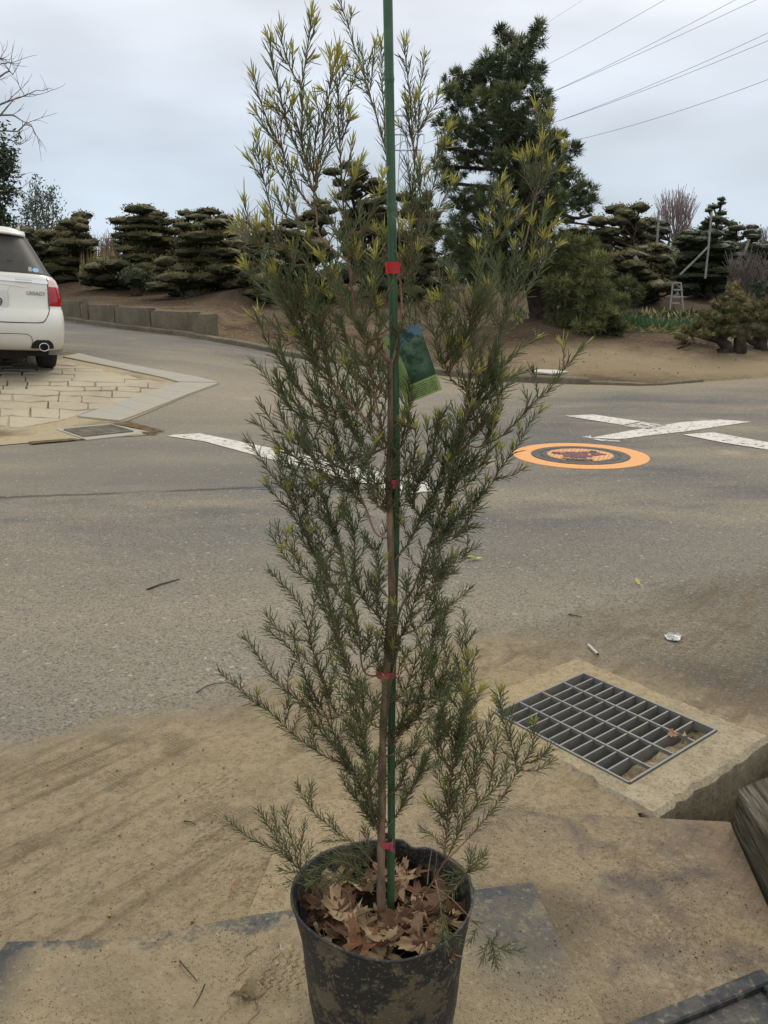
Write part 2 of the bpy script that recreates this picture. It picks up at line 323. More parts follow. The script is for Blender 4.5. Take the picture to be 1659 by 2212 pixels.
M_galv=material('galvanised_steel',(.215,.215,.20),.55,[dict(scale=30,detail=6,lo=.45,hi=.7,col=(.16,.165,.17),amt=.7),dict(scale=12,detail=6,lo=.55,hi=.7,col=(.30,.25,.17),amt=.5)],[dict(scale=150,detail=4,str=.2,d=.001,lo=.2,hi=.8)],metal=.25)
M_wood=material('weathered_timber',(.22,.20,.15),.9,[dict(scale=14,detail=9,lo=.44,hi=.56,col=(.07,.06,.042),amt=.85,map=((6,.5,6),R(-8)),rough=.75),dict(scale=30,detail=7,lo=.5,hi=.64,col=(.38,.35,.27),amt=.7,map=((6,.4,6),R(-8))),dict(scale=9,detail=6,lo=.5,hi=.65,col=(.16,.15,.09),amt=.6)],[dict(scale=14,detail=9,rough=.75,lo=.35,hi=.65,str=1,d=.014,map=((6,.5,6),R(-8)))],spec=.1)
M_plate=material('rusty_plate',(.31,.25,.16),.9,[
 dict(scale=3.2,detail=6,lo=.44,hi=.62,col=(.225,.185,.135),amt=.9),
 dict(scale=5,detail=8,rough=.7,lo=.51,hi=.60,col=(.10,.088,.09),amt=.85),
 dict(scale=2.6,detail=5,lo=.56,hi=.7,col=(.38,.32,.22),amt=.8),
 dict(kind='vor',scale=55,lo=.35,hi=.55,col=(.18,.135,.095),amt=.55,mask=[dict(scale=4,lo=.42,hi=.58)]),
 dict(kind='rad',c=(.30,1.36,0),s=(5.5,7,0),lo=1.25,hi=.75,amp=.7,scale=14,col=(.135,.108,.075),amt=.85),
 dict(kind='rad',c=(.76,1.55,0),s=(11,4,0),lo=1.2,hi=.8,amp=.6,scale=11,col=(.25,.175,.12),amt=.45),
 dict(kind='pos',n=(-1,0,0),lo=-.12,hi=.12,amp=.25,scale=6,col=SAND,amt=.95),
 dict(scale=230,detail=2,lo=.6,hi=.7,col=(.10,.08,.06),amt=.6)]+GRIT+[TRD_SHADE(dict(kind='rad',c=(.25,1.3,0),s=(5,4,0),lo=1.4,hi=.9,amp=.4))],
 [dict(kind='vor',scale=55,lo=.2,hi=.6,str=.35,d=.004),dict(scale=26,detail=7,rough=.7,lo=.2,hi=.8,str=.7,d=.012),dict(scale=9,detail=5,lo=.2,hi=.8,str=.4,d=.015),
  TRK_B(.35)],spec=.2)
M_mat=material('dusty_rubber',(.062,.072,.085),.75,[
 dict(scale=22,detail=7,rough=.65,lo=.45,hi=.62,col=(.17,.155,.125),amt=.75,map=((1,.3,1),0)),
 dict(kind='pos',n=(.145,-1,0),lo=-1.40+.165,hi=-1.40+.20,amp=.30,scale=13,col=(.30,.245,.155),amt=1),
 dict(scale=6,detail=6,lo=.5,hi=.72,col=(.21,.18,.125),amt=.7,mask=[dict(kind='pos',n=(.145,-1,0),lo=-1.40+.165,hi=-1.40+.20,amp=.26,scale=9)]),
 dict(kind='rad',c=(-.74,1.22,0),s=(10,3,0),lo=1.5,hi=.8,amp=.6,scale=8,col=(.055,.062,.07),amt=.9),
 dict(kind='rad',c=(.27,1.40,0),s=(6.5,4,0),lo=1.4,hi=.8,amp=.6,scale=9,col=(.07,.08,.09),amt=.8),
 dict(scale=230,detail=2,lo=.62,hi=.72,col=(.11,.095,.07),amt=.6)]+[dict(g,amt=.45) for g in GRIT]+[TRD_SHADE(dict(kind='rad',c=(-.15,1.25,0),s=(2.6,6,0),lo=1.4,hi=.9,amp=.4)),dict(scale=9,detail=7,rough=.65,lo=.56,hi=.7,col=(.36,.295,.185),amt=.6,mask=[dict(kind='pos',n=(.145,-1,0),lo=-1.40+.165,hi=-1.40+.20,amp=.26,scale=9)])],
 [dict(scale=22,detail=7,rough=.7,lo=.2,hi=.8,str=.5,d=.008),
  TRD_B(dict(kind='rad',c=(-.15,1.25,0),s=(2.6,6,0),lo=1.4,hi=.9,amp=.4)),dict(scale=40,detail=6,rough=.7,lo=.3,hi=.7,str=.6,d=.006)],spec=.2)
M_hatch=material('dark_plastic',(.022,.025,.030),.75,[dict(scale=12,detail=9,rough=.7,lo=.48,hi=.66,col=(.12,.112,.09),amt=.7),dict(scale=60,detail=4,lo=.55,hi=.7,col=(.26,.23,.17),amt=.6)],[dict(scale=80,detail=5,str=.3,d=.002,lo=.2,hi=.8)])
M_pot=material('black_pot_plastic',(.016,.017,.018),.6,[
 dict(scale=10,detail=10,rough=.78,lo=.505,hi=.545,col=(.15,.12,.072),amt=.85,mask=[dict(kind='pos',n=(0,0,-1),lo=-.27,hi=-.22,amp=.1,scale=9)]),
 dict(scale=60,detail=4,lo=.56,hi=.66,col=(.20,.165,.105),amt=.6,mask=[dict(scale=3,lo=.4,hi=.55)]),
 dict(scale=5,detail=8,rough=.7,lo=.5,hi=.65,col=(.038,.037,.034),amt=.7),
 dict(kind='cell',scale=420,lo=.93,hi=.97,col=(.22,.19,.13),amt=.6)],
 [dict(scale=35,detail=6,str=.35,d=.004,lo=.2,hi=.8)],spec=.5)
M_peat=material('potting_soil',(.035,.025,.018),.95,[dict(scale=40,detail=5,lo=.5,hi=.7,col=(.09,.065,.045))],[dict(scale=50,detail=6,str=1,d=.01,lo=.2,hi=.8)],spec=.1)
M_dry=material('dry_leaf',(1,1,1),.8,[dict(scale=30,detail=5,lo=.45,hi=.7,col=(.62,.58,.5),blend='MULTIPLY',amt=.9)],[dict(scale=60,detail=4,str=.5,d=.003,lo=.2,hi=.8)],vcol=True,transl=.12,spec=.2)
M_stake=material('green_plastic_stake',(.040,.105,.048),.45,[dict(scale=90,detail=5,lo=.45,hi=.7,col=(.055,.13,.062),amt=.7),dict(scale=25,detail=5,lo=.6,hi=.72,col=(.13,.17,.11),amt=.4)],[dict(scale=120,detail=4,str=.15,d=.001,lo=.2,hi=.8)],spec=.5)
M_ribr=material('red_ribbon',(.62,.016,.022),.6,(),[dict(scale=300,detail=3,str=.3,d=.0006,lo=.2,hi=.8)])
M_ribp=material('faded_pink_ribbon',(.40,.065,.10),.6,(),[dict(scale=300,detail=3,str=.3,d=.0006,lo=.2,hi=.8)])
M_bark=material('shrub_bark',(.27,.19,.13),.9,[dict(scale=60,detail=6,rough=.7,lo=.42,hi=.6,col=(.12,.08,.055),amt=.85,map=((1,1,.25),0)),dict(scale=25,detail=5,lo=.55,hi=.7,col=(.30,.21,.145),amt=.7)],[dict(scale=90,detail=6,rough=.7,str=.8,d=.002,lo=.2,hi=.8,map=((1,1,.2),0))],spec=.15)
M_twig=material('shrub_twig',(1,1,1),.8,(),(),vcol=True,spec=.2)
M_needle=material('shrub_needles',(1,1,1),.5,(),(),vcol=True,transl=.30,spec=.35)
M_pinen=material('pine_needles',(1,1,1),.6,(),(),vcol=True,transl=.12,spec=.3)
M_pineb=material('pine_bark',(.075,.058,.045),.95,[dict(scale=9,detail=6,lo=.4,hi=.6,col=(.035,.027,.022),amt=.9)],[dict(scale=12,detail=6,str=1,d=.04,lo=.2,hi=.8)],spec=.1)
M_grey=material('bare_branches',(.17,.145,.135),.9,spec=.1)
M_pinkb=material('poplar_branches',(.30,.235,.225),.9,spec=.1)
M_strawm=material('dry_reeds',(.36,.29,.19),.9,vcol=True,spec=.1)
M_steel=material('pylon_steel',(.42,.45,.49),.6,metal=.2)
M_wire=material('power_cable',(.16,.17,.19),.6)
M_pole=material('pale_pole',(.33,.32,.29),.8,[dict(scale=6,detail=5,lo=.45,hi=.7,col=(.2,.19,.17))])
M_alu=material('aluminium',(.36,.36,.34),.5,metal=.4)
M_leafg=material('broad_leaf',(1,1,1),.45,vcol=True,transl=.15,spec=.45)
M_onion=material('onion_leaf',(1,1,1),.5,vcol=True,transl=.2,spec=.4)
M_litter=material('white_litter',(.55,.54,.50),.7,[dict(scale=80,detail=4,lo=.5,hi=.7,col=(.5,.48,.44))])
M_foil=material('foil',(.45,.45,.45),.35,[dict(scale=90,detail=4,lo=.4,hi=.6,col=(.15,.15,.15))],metal=.6)
M_yleaf=material('yellow_leaf',(.62,.58,.22),.6,transl=.2)
M_stick=material('dark_twig',(.07,.05,.035),.9)

# ---------------------------------------------------------------- grate geometry (corners on the ground)
gB=np.array((.637,2.42)); gR=np.array((.923,2.067)); e1=(gR-gB)/np.linalg.norm(gR-gB); e2=np.array((-e1[1],e1[0])); GL,GW=.454,.405
gL=gB-e2*GW
def gp(a,b,z=0): # a along e1 from the back corner, b towards the left corner
    p=gB+e1*a-e2*b; return (p[0],p[1],z)
def inside(p,poly):
    c=False; n=len(poly); j=n-1
    for i in range(n):
        if (poly[i][1]>p[1])!=(poly[j][1]>p[1]) and p[0]<(poly[j][0]-poly[i][0])*(p[1]-poly[i][1])/(poly[j][1]-poly[i][1])+poly[i][0]: c=not c
        j=i
    return c
COLLAR=[gp(-.10,-.09),gp(GL+.115,-.09),gp(GL+.115,GW+.06),gp(-.10,GW+.06)]
HOLE=[gp(-.03,-.03),gp(GL+.05,-.03),gp(GL+.05,GW+.02),gp(-.03,GW+.02)]
c1=np.array(gp(GL+.115,-.09)); c2=np.array(gp(GL+.115,GW+.06))
PIT=[(c1[0]-.03,c1[1]+.03),(c1[0]+.12,c1[1]-.03),(1.06,1.9),(1.0,1.66),(.99,.78),(.80,.78),(.74,1.4),(.66,1.60),(c2[0]-.03,c2[1]+.02)]

# ---------------------------------------------------------------- trees' mounds
for (u,v,Y,r,h) in [(160,640,28,1.6,.3),(470,640,24,1.4,.25),(560,650,21,1.5,.3),(300,640,26,1.4,.2),(1180,740,15,1.1,.30),(800,650,27,1.5,.3),(950,650,26,1.5,.3),(1380,660,25,1.5,.3),(1560,650,27,1.5,.3),(1560,760,12.8,1.2,.06)]:
    p=at(u,v,Y); MOUNDS.append((p[0],Y,r,h))

# ---------------------------------------------------------------- ground, road
def grid(xs,yf,name,mat,zf,holes=(),ny=None):
    V=[];F=[];n=len(yf(xs[0]))
    for x in xs:
        for y in yf(x): V.append((x,y,zf(x,y)))
    for i in range(len(xs)-1):
        for j in range(n-1):
            a=i*n+j; f=(a,a+n,a+n+1,a+1)
            cx=(xs[i]+xs[i+1])/2; cy=(V[a][1]+V[a+1][1])/2
            if any(inside((cx,cy),h) for h in holes): continue
            F.append(f)
    m=MB().add(V,F); o=m.build(name,mat,smooth=True); return tag(o,kind='structure')
def steps(*seg):
    r=[]
    for a,b,d in seg: r+=list(np.arange(a,b,d))
    r.append(seg[-1][1]); return r
xs=steps((-45,-12,1.5),(-12,-3,.4),(-3,-.6,.12),(-.6,1.4,.03),(1.4,4,.1),(4,12,.4),(12,40,2))
nys=steps((-6,.6,.6),(.6,1.2,.1),(1.2,2.8,.03),(2.8,6,.16),(6,9.6,.2))
def yroad(x):
    e=yedge(x)+.03; return nys+[9.6+(e-9.6)*k/26 for k in range(1,27)]
grid(xs,yroad,'road',M_road,lambda x,y:g0(x,y)+.004,[HOLE,PIT])
xs2=steps((-600,-100,60),(-100,-30,6),(-30,-14,.8),(-14,14,.22),(14,30,1),(30,100,6),(100,600,60))
def ysoil(x):
    e=yedge(x); return [-8,e-2,e-.05,e+.02,e+.15,e+.3,e+.45]+[e+.6+k*.22 for k in range(110)]+[e+26,e+32,e+45,e+80,e+200,e+900]
def zsoil(x,y):
    z=g1(x,y); 
    if y>60: z=g1(x,60)-(y-60)*.004
    return z-(.25 if y<yedge(x)-1 else .004)
grid(xs2,ysoil,'ground',M_soil,zsoil)
# far gully floor beside the grate
p=MB(); V=[];n=14
for i in range(n):
    for j in range(n):
        x=.55+.95*i/(n-1); y=.6+1.75*j/(n-1); V.append((x,y,-.17+.03*math.sin(9*x+5*y)+.02*math.sin(23*y)))
p.add(V,[(i*n+j,(i+1)*n+j,(i+1)*n+j+1,i*n+j+1) for i in range(n-1) for j in range(n-1)])
tag(p.build('gully_floor',M_concd,smooth=True),kind='structure')

# kerb following the road edge
def sweep(pts,prof,name,mat):
    m=MB(); V=[];k=len(prof)
    for i,q in enumerate(pts):
        a=pts[max(0,i-1)]; b=pts[min(len(pts)-1,i+1)]; d=unit(np.array((b[0]-a[0],b[1]-a[1]))); nrm=np.array((-d[1],d[0]))
        for (o,z) in prof: V.append((q[0]+nrm[0]*o,q[1]+nrm[1]*o,q[2]+z+.006*math.sin(i*1.7)))
    m.add(V,[(i*k+j,(i+1)*k+j,(i+1)*k+j+1,i*k+j+1) for i in range(len(pts)-1) for j in range(k-1)])
    return m.build(name,mat)
kx=list(np.arange(-16,2.6,.3))
ob=sweep([(x,yedge(x),g0(x,yedge(x))) for x in kx],[(-.05,-.05),(-.05,.07),(-.03,.085),(.09,.085),(.11,.06),(.11,-.05)],'kerb',M_wallc); tag(ob,kind='structure')
kx=list(np.arange(2.6,4.2,.3))
ob=sweep([(x,yedge(x),g0(x,yedge(x))) for x in kx],[(-.05,-.05),(-.04,.03),(.09,.035),(.11,-.05)],'kerb_lowered',M_wallc); tag(ob,kind='structure')

# retaining wall: concrete panels with old posts
wl=G(458,738); wr=yedge
root=empty('retaining_wall',(-4,20,g0(-4,20)),'low weathered concrete retaining wall behind the far kerb','wall')
def wall_pt(t):   # t 0 at the right end
    x=WALL_R[0]-.05-t; return np.array((x,yedge(x)+.22,g0(x,yedge(x))))
t=0; k=0; L0=root.location
while t<10.5:
    L=random.uniform(1.0,1.5) if k else .30; a=wall_pt(t); b=wall_pt(t+L-.03); d=b-a; rz=math.atan2(d[1],d[0])
    h=.42+.10*min(1,t/8)+random.uniform(-.02,.02)+(.03 if k==0 else 0)
    m=MB().box((a+b)/2+np.array((0,0,h/2-.02)),(np.linalg.norm(d[:2]),.12 if k else .26,h),rz)
    o=m.build('wall_panel',M_wallc,root,loc=((a+b)/2).tolist()); o.location=Vector(((a+b)/2))-L0; t+=L; k+=1
for tt,hh,tl in [(3.4,.52,.1),(5.3,.70,-.16),(6.5,.72,.14)]:
    a=wall_pt(tt)+np.array((0,-.15,0)); m=MB().box((0,0,hh/2),(.13,.07,hh),.0,taper=.8,M=Matrix.Rotation(tl,3,'Y'))
    o=m.build('post',M_wallc,root); o.location=Vector(a)-L0

# paving on the left
def Z(px,py): # positions read on the enlarged corner view
    return G(px*.9454*.54861,(1150+py*.9454)*.54861)
base=[Z(-200,645),Z(0,643),Z(120,632),Z(330,618),Z(615,600),Z(500,553),Z(700,470),Z(915,385),Z(760,345),Z(600,318),Z(330,262),Z(250,245),Z(-200,245)]
def sheet_from_poly(poly,name,mat,off,step=.25):
    xs_=[q[0] for q in poly]; ys_=[q[1] for q in poly]; m=MB(); 
    import bmesh
    bm=bmesh.new(); vs=[bm.verts.new((q[0],q[1],0)) for q in poly]; bm.faces.new(vs)
    bmesh.ops.triangulate(bm,faces=bm.faces[:])
    for _ in range(5):
        es=[e for e in bm.edges if e.calc_length()>step*1.6]
        if not es: break
        bmesh.ops.subdivide_edges(bm,edges=es,cuts=1); bmesh.ops.triangulate(bm,faces=bm.faces[:])
    for v in bm.verts: v.co.z=g0(v.co.x,v.co.y)+off
    bmesh.ops.recalc_face_normals(bm,faces=bm.faces[:])
    me=bpy.data.meshes.new(name); bm.to_mesh(me); bm.free(); me.materials.append(mat)
    o=bpy.data.objects.new(name,me); link(o); return tag(o,kind='structure')
sheet_from_poly(base,'pavement_bed',M_joint,.010,.5)
def xr(y):
    return np.interp(y,[255,290,325,383,525,575,600],[150,270,440,740,320,70,-60])-8
rows=[262,272,283,296,309,322,332,345,360,377,396,414,436,462,492,530,570]
m=MB()
for i in range(len(rows)-1):
    y0,y1=rows[i],rows[i+1]; x=-420
    while True:
        R0=xr(y0+2); R1=xr(y1-2); wd=random.uniform(60,250); x2=x+wd; sl=lambda xx:-.045*0+(.012*xx if y0>330 else 0)
        last=x2>min(R0,R1)-40
        jy=random.uniform(-3,3)
        if last: a=[(x,y0),( (x+R0)/2,y0+random.uniform(-1,1)),(R0-random.uniform(0,18),y0),(R1-random.uniform(0,20),y1-1.5),((x+R1)/2,y1-1.2),(x,y1-1.2)]
        else: gp_=.03*(y1-y0)+.55; a=[(x+2,y0+random.uniform(0,1.5)),((x*2+x2)/3,y0+random.uniform(-1,2)),((x+2*x2)/3,y0+random.uniform(-1,2)),(x2-3.5,y0+random.uniform(0,1)),(x2-2.5+random.uniform(-6,4),(y0+y1)/2),(x2-3.5+random.uniform(-7,2),y1-gp_-.6),((x+2*x2)/3,y1-gp_+random.uniform(-1.6,.5)),((x*2+x2)/3,y1-gp_+random.uniform(-1.6,.5)),(x+2+random.uniform(-2,3),y1-gp_)]
        if min(R0,R1)-x>25:
            wv=lambda q:(1.1+.10*(y1-y0))*(math.sin(q[0]*.021+(i if q[1]<(y0+y1)/2 else i+1)*1.9)+.6*math.sin(q[0]*.047+(i if q[1]<(y0+y1)/2 else i+1)*3.1)); pts=[Z(q[0],q[1]+wv(q)*.8+(q[0]*.02)) for q in a]
            m.prism(pts,.0,.020+random.uniform(0,.010),zf=g0)
        x=x2
        if last: break
o=m.build('pavement_slabs',M_slab); tag(o,kind='structure')
bv=o.modifiers.new('b','BEVEL'); bv.width=.008; bv.segments=1
m=MB()
inner=[(322,527),(400,500),(470,476),(530,455),(600,431),(660,410),(705,396),(745,384)]
outer=[(500,546),(545,530),(600,508),(660,484),(720,460),(790,432),(850,410),(915,386)]
for i in range(7):
    q=[inner[i],inner[i+1],outer[i+1],outer[i]]; c=np.mean(q,axis=0); q=[tuple(c+(np.array(p_)-c)*.985) for p_ in q]
    m.prism([Z(*p_) for p_ in q][::-1],0,.026,zf=g0)
inner=[(745,382),(690,366),(620,350),(560,338),(480,320),(400,304),(320,288),(262,276)]
outer=[(915,384),(830,362),(740,345),(660,331),(570,314),(480,297),(390,277),(330,262)]
for i in range(7):
    q=[inner[i],inner[i+1],outer[i+1],outer[i]]; c=np.mean(q,axis=0); q=[tuple(c+(np.array(p_)-c)*.985) for p_ in q]
    m.prism([Z(*p_) for p_ in q],0,.026,zf=g0)
o=m.build('pavement_edging',M_band); tag(o,kind='structure')
# drain in the paving
cs=[Z(265,583),Z(350,612),Z(558,590),Z(465,563)]
M_dgr=material('dusty_grate_iron',(.17,.155,.12),.8,[dict(scale=6,detail=6,lo=.4,hi=.7,col=(.33,.28,.20),amt=.7)])
root=empty('drain_grate',tuple(cs[0]),'long four panel drain grate in the stone paving corner','drain')
def bil(a,b): return (1-a)*((1-b)*cs[0]+b*cs[1])+a*((1-b)*cs[3]+b*cs[2])
m=MB()
fr=[bil(-.07,-.25),bil(-.07,1.3),bil(1.25,1.3),bil(1.07,-.25)]
m.prism(fr,.0,.016,zf=g0); o=m.build('surround',M_band,root); o.location=-root.location
m=MB(); m.prism([bil(0,0),bil(0,1),bil(1,1),bil(1,0)],.012,.018,zf=g0); o=m.build('recess_shade',M_iron,root); o.location=-root.location  # flat dark sheet below the bars stands in for the shaded void
for k in range(4):
    m=MB(); a0,a1=k/4+.008,(k+1)/4-.008
    for (x0,x1,y0,y1) in [(a0,a1,0,.05),(a0,a1,.95,1),(a0,a0+.012,.05,.95),(a1-.012,a1,.05,.95)]+[(a0+.02+j*.0265,a0+.029+j*.0265,.05,.95) for j in range(8)]:
        m.prism([bil(x0,y0),bil(x0,y1),bil(x1,y1),bil(x1,y0)],.016,.030,zf=g0)
    o=m.build('grate_panel',M_dgr,root); o.location=-root.location
sheet_from_poly([Z(*q) for q in [(470,556),(540,545),(600,562),(690,585),(650,600),(600,598),(560,572)]],'dirt',M_dirt,.0165,.2)
sheet_from_poly([Z(*q) for q in [(120,630),(300,616),(380,617),(300,625),(130,640)]],'dirt',M_dirt,.0155,.2)

# road markings
def marking(pts,mat,name='road_marking',off=.009):
    return sheet_from_poly([G(*q) for q in pts],name,mat,off,.6)
marking([(360,944),(375,941),(432,938),(500,952),(600,973),(700,994),(800,1017),(925,1046),(935,1064),(870,1070),(760,1040),(640,1009),(520,977),(440,955)],M_white)
marking([(1220,900),(1280,897),(1385,912),(1345,920)],M_white)
marking([(1275,948),(1350,934),(1400,926),(1470,914),(1555,908),(1622,913),(1560,922),(1480,934),(1400,943),(1340,951)],M_white)
marking([(1345,922),(1388,913),(1440,921),(1400,929)],M_whitew)
marking([(1256,946),(1275,943),(1280,949),(1335,953),(1340,956),(1300,955)],M_whitew)
marking([(1475,941),(1540,936),(1600,947),(1700,965),(1700,980),(1659,974),(1560,958)],M_white,off=.0095)

# manhole with orange ring
mc=G(1253,985)
def ring(r0,r1,z0,z1,n=64,wob=0):
    V=[];F=[]
    for i in range(n):
        a=2*math.pi*i/n; c,s=math.cos(a),math.sin(a); rr=r1*(1+wob*math.sin(5*a)*.4+wob*math.sin(17*a)*.2)
        V+=[(r0*c,r0*s,z1),(rr*c,rr*s,z1),(rr*c,rr*s,z0),(r0*c,r0*s,z0)]
    for i in range(n):
        a=i*4; b=((i+1)%n)*4
        F+=[(a,a+1,b+1,b),(a+1,a+2,b+2,b+1),(a+3,a,b,b+3)]
    return V,F
def disc(r,z,n=48):
    return [(0,0,z)]+[(r*math.cos(2*math.pi*i/n),r*math.sin(2*math.pi*i/n),z) for i in range(n)],[(0,1+i,1+(i+1)%n) for i in range(n)]
root=empty('manhole_cover',(mc[0],mc[1],.004),'round cast iron manhole cover with painted design inside an orange ring','manhole cover')
root.rotation_euler=(0,0,R(8))
V,F=ring(.365,.500,0,.004,wob=.004); MB().add(V,F).build('orange_ring',M_orange,root)
V,F=ring(.296,.355,0,.006); MB().add(V,F).build('iron_frame',M_iron,root)
m=MB(); V,F=disc(.288,.005); m.add(V,F); cov=m.build('cover',M_iron,root)
M_corange=material('cover_orange',(.74,.37,.14),.6,[dict(kind='vor',scale=34,rand=0,lo=.34,hi=.28,col=(.05,.045,.05),amt=1,map=((1,1,1),.5)),dict(scale=30,detail=5,lo=.5,hi=.7,col=(.25,.16,.1),amt=.6)])
M_cred=material('cover_red',(.27,.06,.045),.6,[dict(scale=26,detail=4,dist=2,lo=.42,hi=.5,col=(.045,.03,.06),amt=1),dict(scale=22,detail=3,lo=.62,hi=.66,col=(.62,.25,.12),amt=1)])
m=MB(); V,F=disc(.245,.007); m.add(V,F); m.build('cover_dots',M_corange,cov)
m=MB(); r2=random.Random(4)
pl=[]
for i in range(40):
    a=2*math.pi*i/40; rr=.13+.035*math.sin(3*a+1)+.03*r2.uniform(-1,1); pl.append((-.01+1.25*rr*math.cos(a),.0+rr*.95*math.sin(a)))
m.prism(pl,.0072,.010); m.build('cover_figure',M_cred,cov)
M_cdark=material('cover_dark',(.035,.035,.04),.6)
m=MB(); m.prism([(-.16,-.175),(-.19,-.11),(-.05,-.12),(.02,-.20),(.0,-.24),(-.1,-.22)],.0072,.0105); m.build('cover_band',M_cdark,cov)
m=MB()
for k in range(7): # worn lettering strokes
    x=-.165+k*.03; m.box((x,-.125-.012*k+.0,.0112),(.005,.05,.001),.15*(-1)**k); m.box((x+.008,-.14-.012*k,.0112),(.016,.006,.001),.3)
m.build('cover_lettering',M_corange,cov)
V,F=disc(.03,.0110,16); V=[(v[0]+.135,v[1]+.09,v[2]) for v in V]; MB().add(V,F).build('lifting_hole',M_cdark,cov)

# ---------------------------------------------------------------- near drain: collar, grate
root=empty('concrete_collar',gp(.2,.2),'broken edged concrete collar framing the near square drain','concrete')
def off(o): o.location=-Vector(root.location)
m=MB(); ZT=.017
def ringpoly(outer,inner,z0,z1,n=22,jit=.006):
    V=[];F=[]
    def samp(P):
        r=[]
        for i in range(4):
            a=np.array(P[i][:2]); b=np.array(P[(i+1)%4][:2])
            for k in range(n): r.append(a+(b-a)*k/n)
        return r
    O=samp(outer); I=samp(inner); m_=len(O); 
    for k in range(m_):
        j=rng.uniform(-jit,jit,2); O[k]=O[k]+j
    for k in range(m_):
        cc=unit(O[k]-np.array(gp(.2,.2)[:2]))
        V+=[(*I[k],z1),(*(O[k]-cc*.014),z1-.001+rng.uniform(-.001,.001)),(*O[k],z1-.013),(*(O[k]+cc*.004),z0),(*I[k],z0)]
    for k in range(m_):
        a=k*5;b=((k+1)%m_)*5
        F+=[(a,a+1,b+1,b),(a+1,a+2,b+2,b+1),(a+2,a+3,b+3,b+2),(a+4,a,b,b+4)]
    return V,F
V,F=ringpoly(COLLAR,[gp(-.004,-.004),gp(GL+.006,-.004),gp(GL+.006,GW+.004),gp(-.004,GW+.004)],-.20,ZT)
m.add(V,F); o=m.build('collar_top',M_collar,root); off(o)
# the shaft below the grate: ledge and walls
m=MB(); a0,a1,b0,b1=.03,GL-.065,.0,GW-.0
sh=[gp(a0-.03,.045),gp(GL-.06,.012),gp(GL-.06,GW-.01),gp(a0-.03,GW-.01)]
sh=[gp(.012,.012),gp(GL-.055,.012),gp(GL-.055,GW-.012),gp(.012,GW-.012)]
O=[gp(-.004,-.004),gp(GL+.006,-.004),gp(GL+.006,GW+.004),gp(-.004,GW+.004)]
V=[(*q[:2],-.022) for q in O]+[(*q[:2],-.022) for q in sh]+[(*q[:2],-.34) for q in sh]
m.add(V,[(i,(i+1)%4,4+(i+1)%4,4+i) for i in range(4)]+[(4+i,4+(i+1)%4,8+(i+1)%4,8+i) for i in range(4)]+[(8,9,10,11)])
o=m.build('shaft',M_conc,root); off(o)
# sand that has blown into the ends of the opening
m=MB()
for (pa,pb,qa,qb) in [(GL-.06,0.0,GL+.004,GW),(-.003,0,.033,GW)]:
    if qa-pa<.01: continue
    n1=16
    V=[];
    for i in range(5):
        for j in range(n1):
            a=pa+(qa-pa)*i/4; b=pb+(qb-pb)*j/(n1-1); V.append(gp(a,b,-.012+.006*math.sin(j*1.3+i)+rng.uniform(-.002,.002)))
    m.add(V,[(i*n1+j,i*n1+j+1,(i+1)*n1+j+1,(i+1)*n1+j) for i in range(4) for j in range(n1-1)])
o=m.build('blown_sand',M_sand,root); off(o)
root=empty('drain_grating',gp(.2,.2,ZT),'square galvanised steel bar grating over the near drain hole','drain')
m=MB()
def bar(a,b,wd,h,zt): # bar between grid positions
    A=np.array(gp(*a)[:2]); B=np.array(gp(*b)[:2]); d=B-A; c=(A+B)/2
    m.box((c[0],c[1],zt-h/2),(np.linalg.norm(d),wd,h),math.atan2(d[1],d[0]))
def off(o): o.location=-Vector(root.location)
for s in [((0,.0),(GL,.0)),((0,GW),(GL,GW)),((0,.002),(0,GW-.002)),((GL,.002),(GL,GW-.002))]: bar(*s,.006,.028,ZT+.004)
o=m.build('frame',M_galv,root); off(o)
for k in range(1,11):
    m=MB(); a=k*.0385; bar((a,.004),(a,GW-.004),.005,.036,ZT+.001); o=m.build('bearing_bar',M_galv,root); off(o)
for k in range(1,4):
    m=MB(); b=k*GW/4; bar((.004,b),(GL-.004,b),.006,.010,ZT+.0035); o=m.build('cross_bar',M_galv,root); off(o)

# timber sleeper, steel plate, rubber mat, hatch
def slab(name,poly,z0,z1,mat,label,cat,bev=.003,zf=None,sub=0):
    c=np.mean(np.array([q[:2] for q in poly]),axis=0); P=[]
    for i in range(len(poly)):
        a=np.array(poly[i][:2]);b=np.array(poly[(i+1)%len(poly)][:2]); k=max(1,int(np.linalg.norm(b-a)/.06)) if sub else 1
        for j in range(k):
            q=a+(b-a)*j/k; 
            if j: q=q+rng.uniform(-sub,sub,2)
            P.append(q)
    m=MB().prism(P,z0,z1,zf=zf); o=m.build(name,mat,None,loc=(c[0],c[1],0)); tag(o,label,cat)
    # keep world texture coordinates
    me=o.data; 
    for v in me.vertices: v.co+=Vector((c[0],c[1],0))
    o.location=(0,0,0)
    if bev: b=o.modifiers.new('b','BEVEL'); b.width=bev; b.segments=2
    return o
o=slab('timber_sleeper',[(.803,1.658),(.775,1.20),(.77,.75),(1.0,.74),(1.03,1.70),(.9,1.71)],-.16,.107,M_wood,'old weathered timber sleeper lying right of the steel plate','timber',.008,sub=.003)
slab('steel_plate',[(-.213,1.764),(.10,1.728),(.404,1.70),(.80,1.665),(.767,1.40),(.76,.55),(-.33,.55),(-.268,1.376)],.006,.0125,M_plate,'rust stained steel plate covered in sandy dirt beside the drain','steel plate',.0015)
slab('rubber_mat',[(-.708,1.295),(-.50,1.30),(-.246,1.366),(-.05,1.40),(.171,1.432),(.307,1.455),(.335,1.28),(.375,1.08),(.42,.75),(-.80,.75)],.0135,.0175,M_mat,'dusty black rubber mat lying under the plant pot','mat',.001)
root=empty('hatch_cover',(.672,1.214,.0125),'dark grey raised rim hatch cover at the bottom right corner','hatch')
d1=unit(np.array((-.201,-.084))); d2=unit(np.array((.084,-.201)))
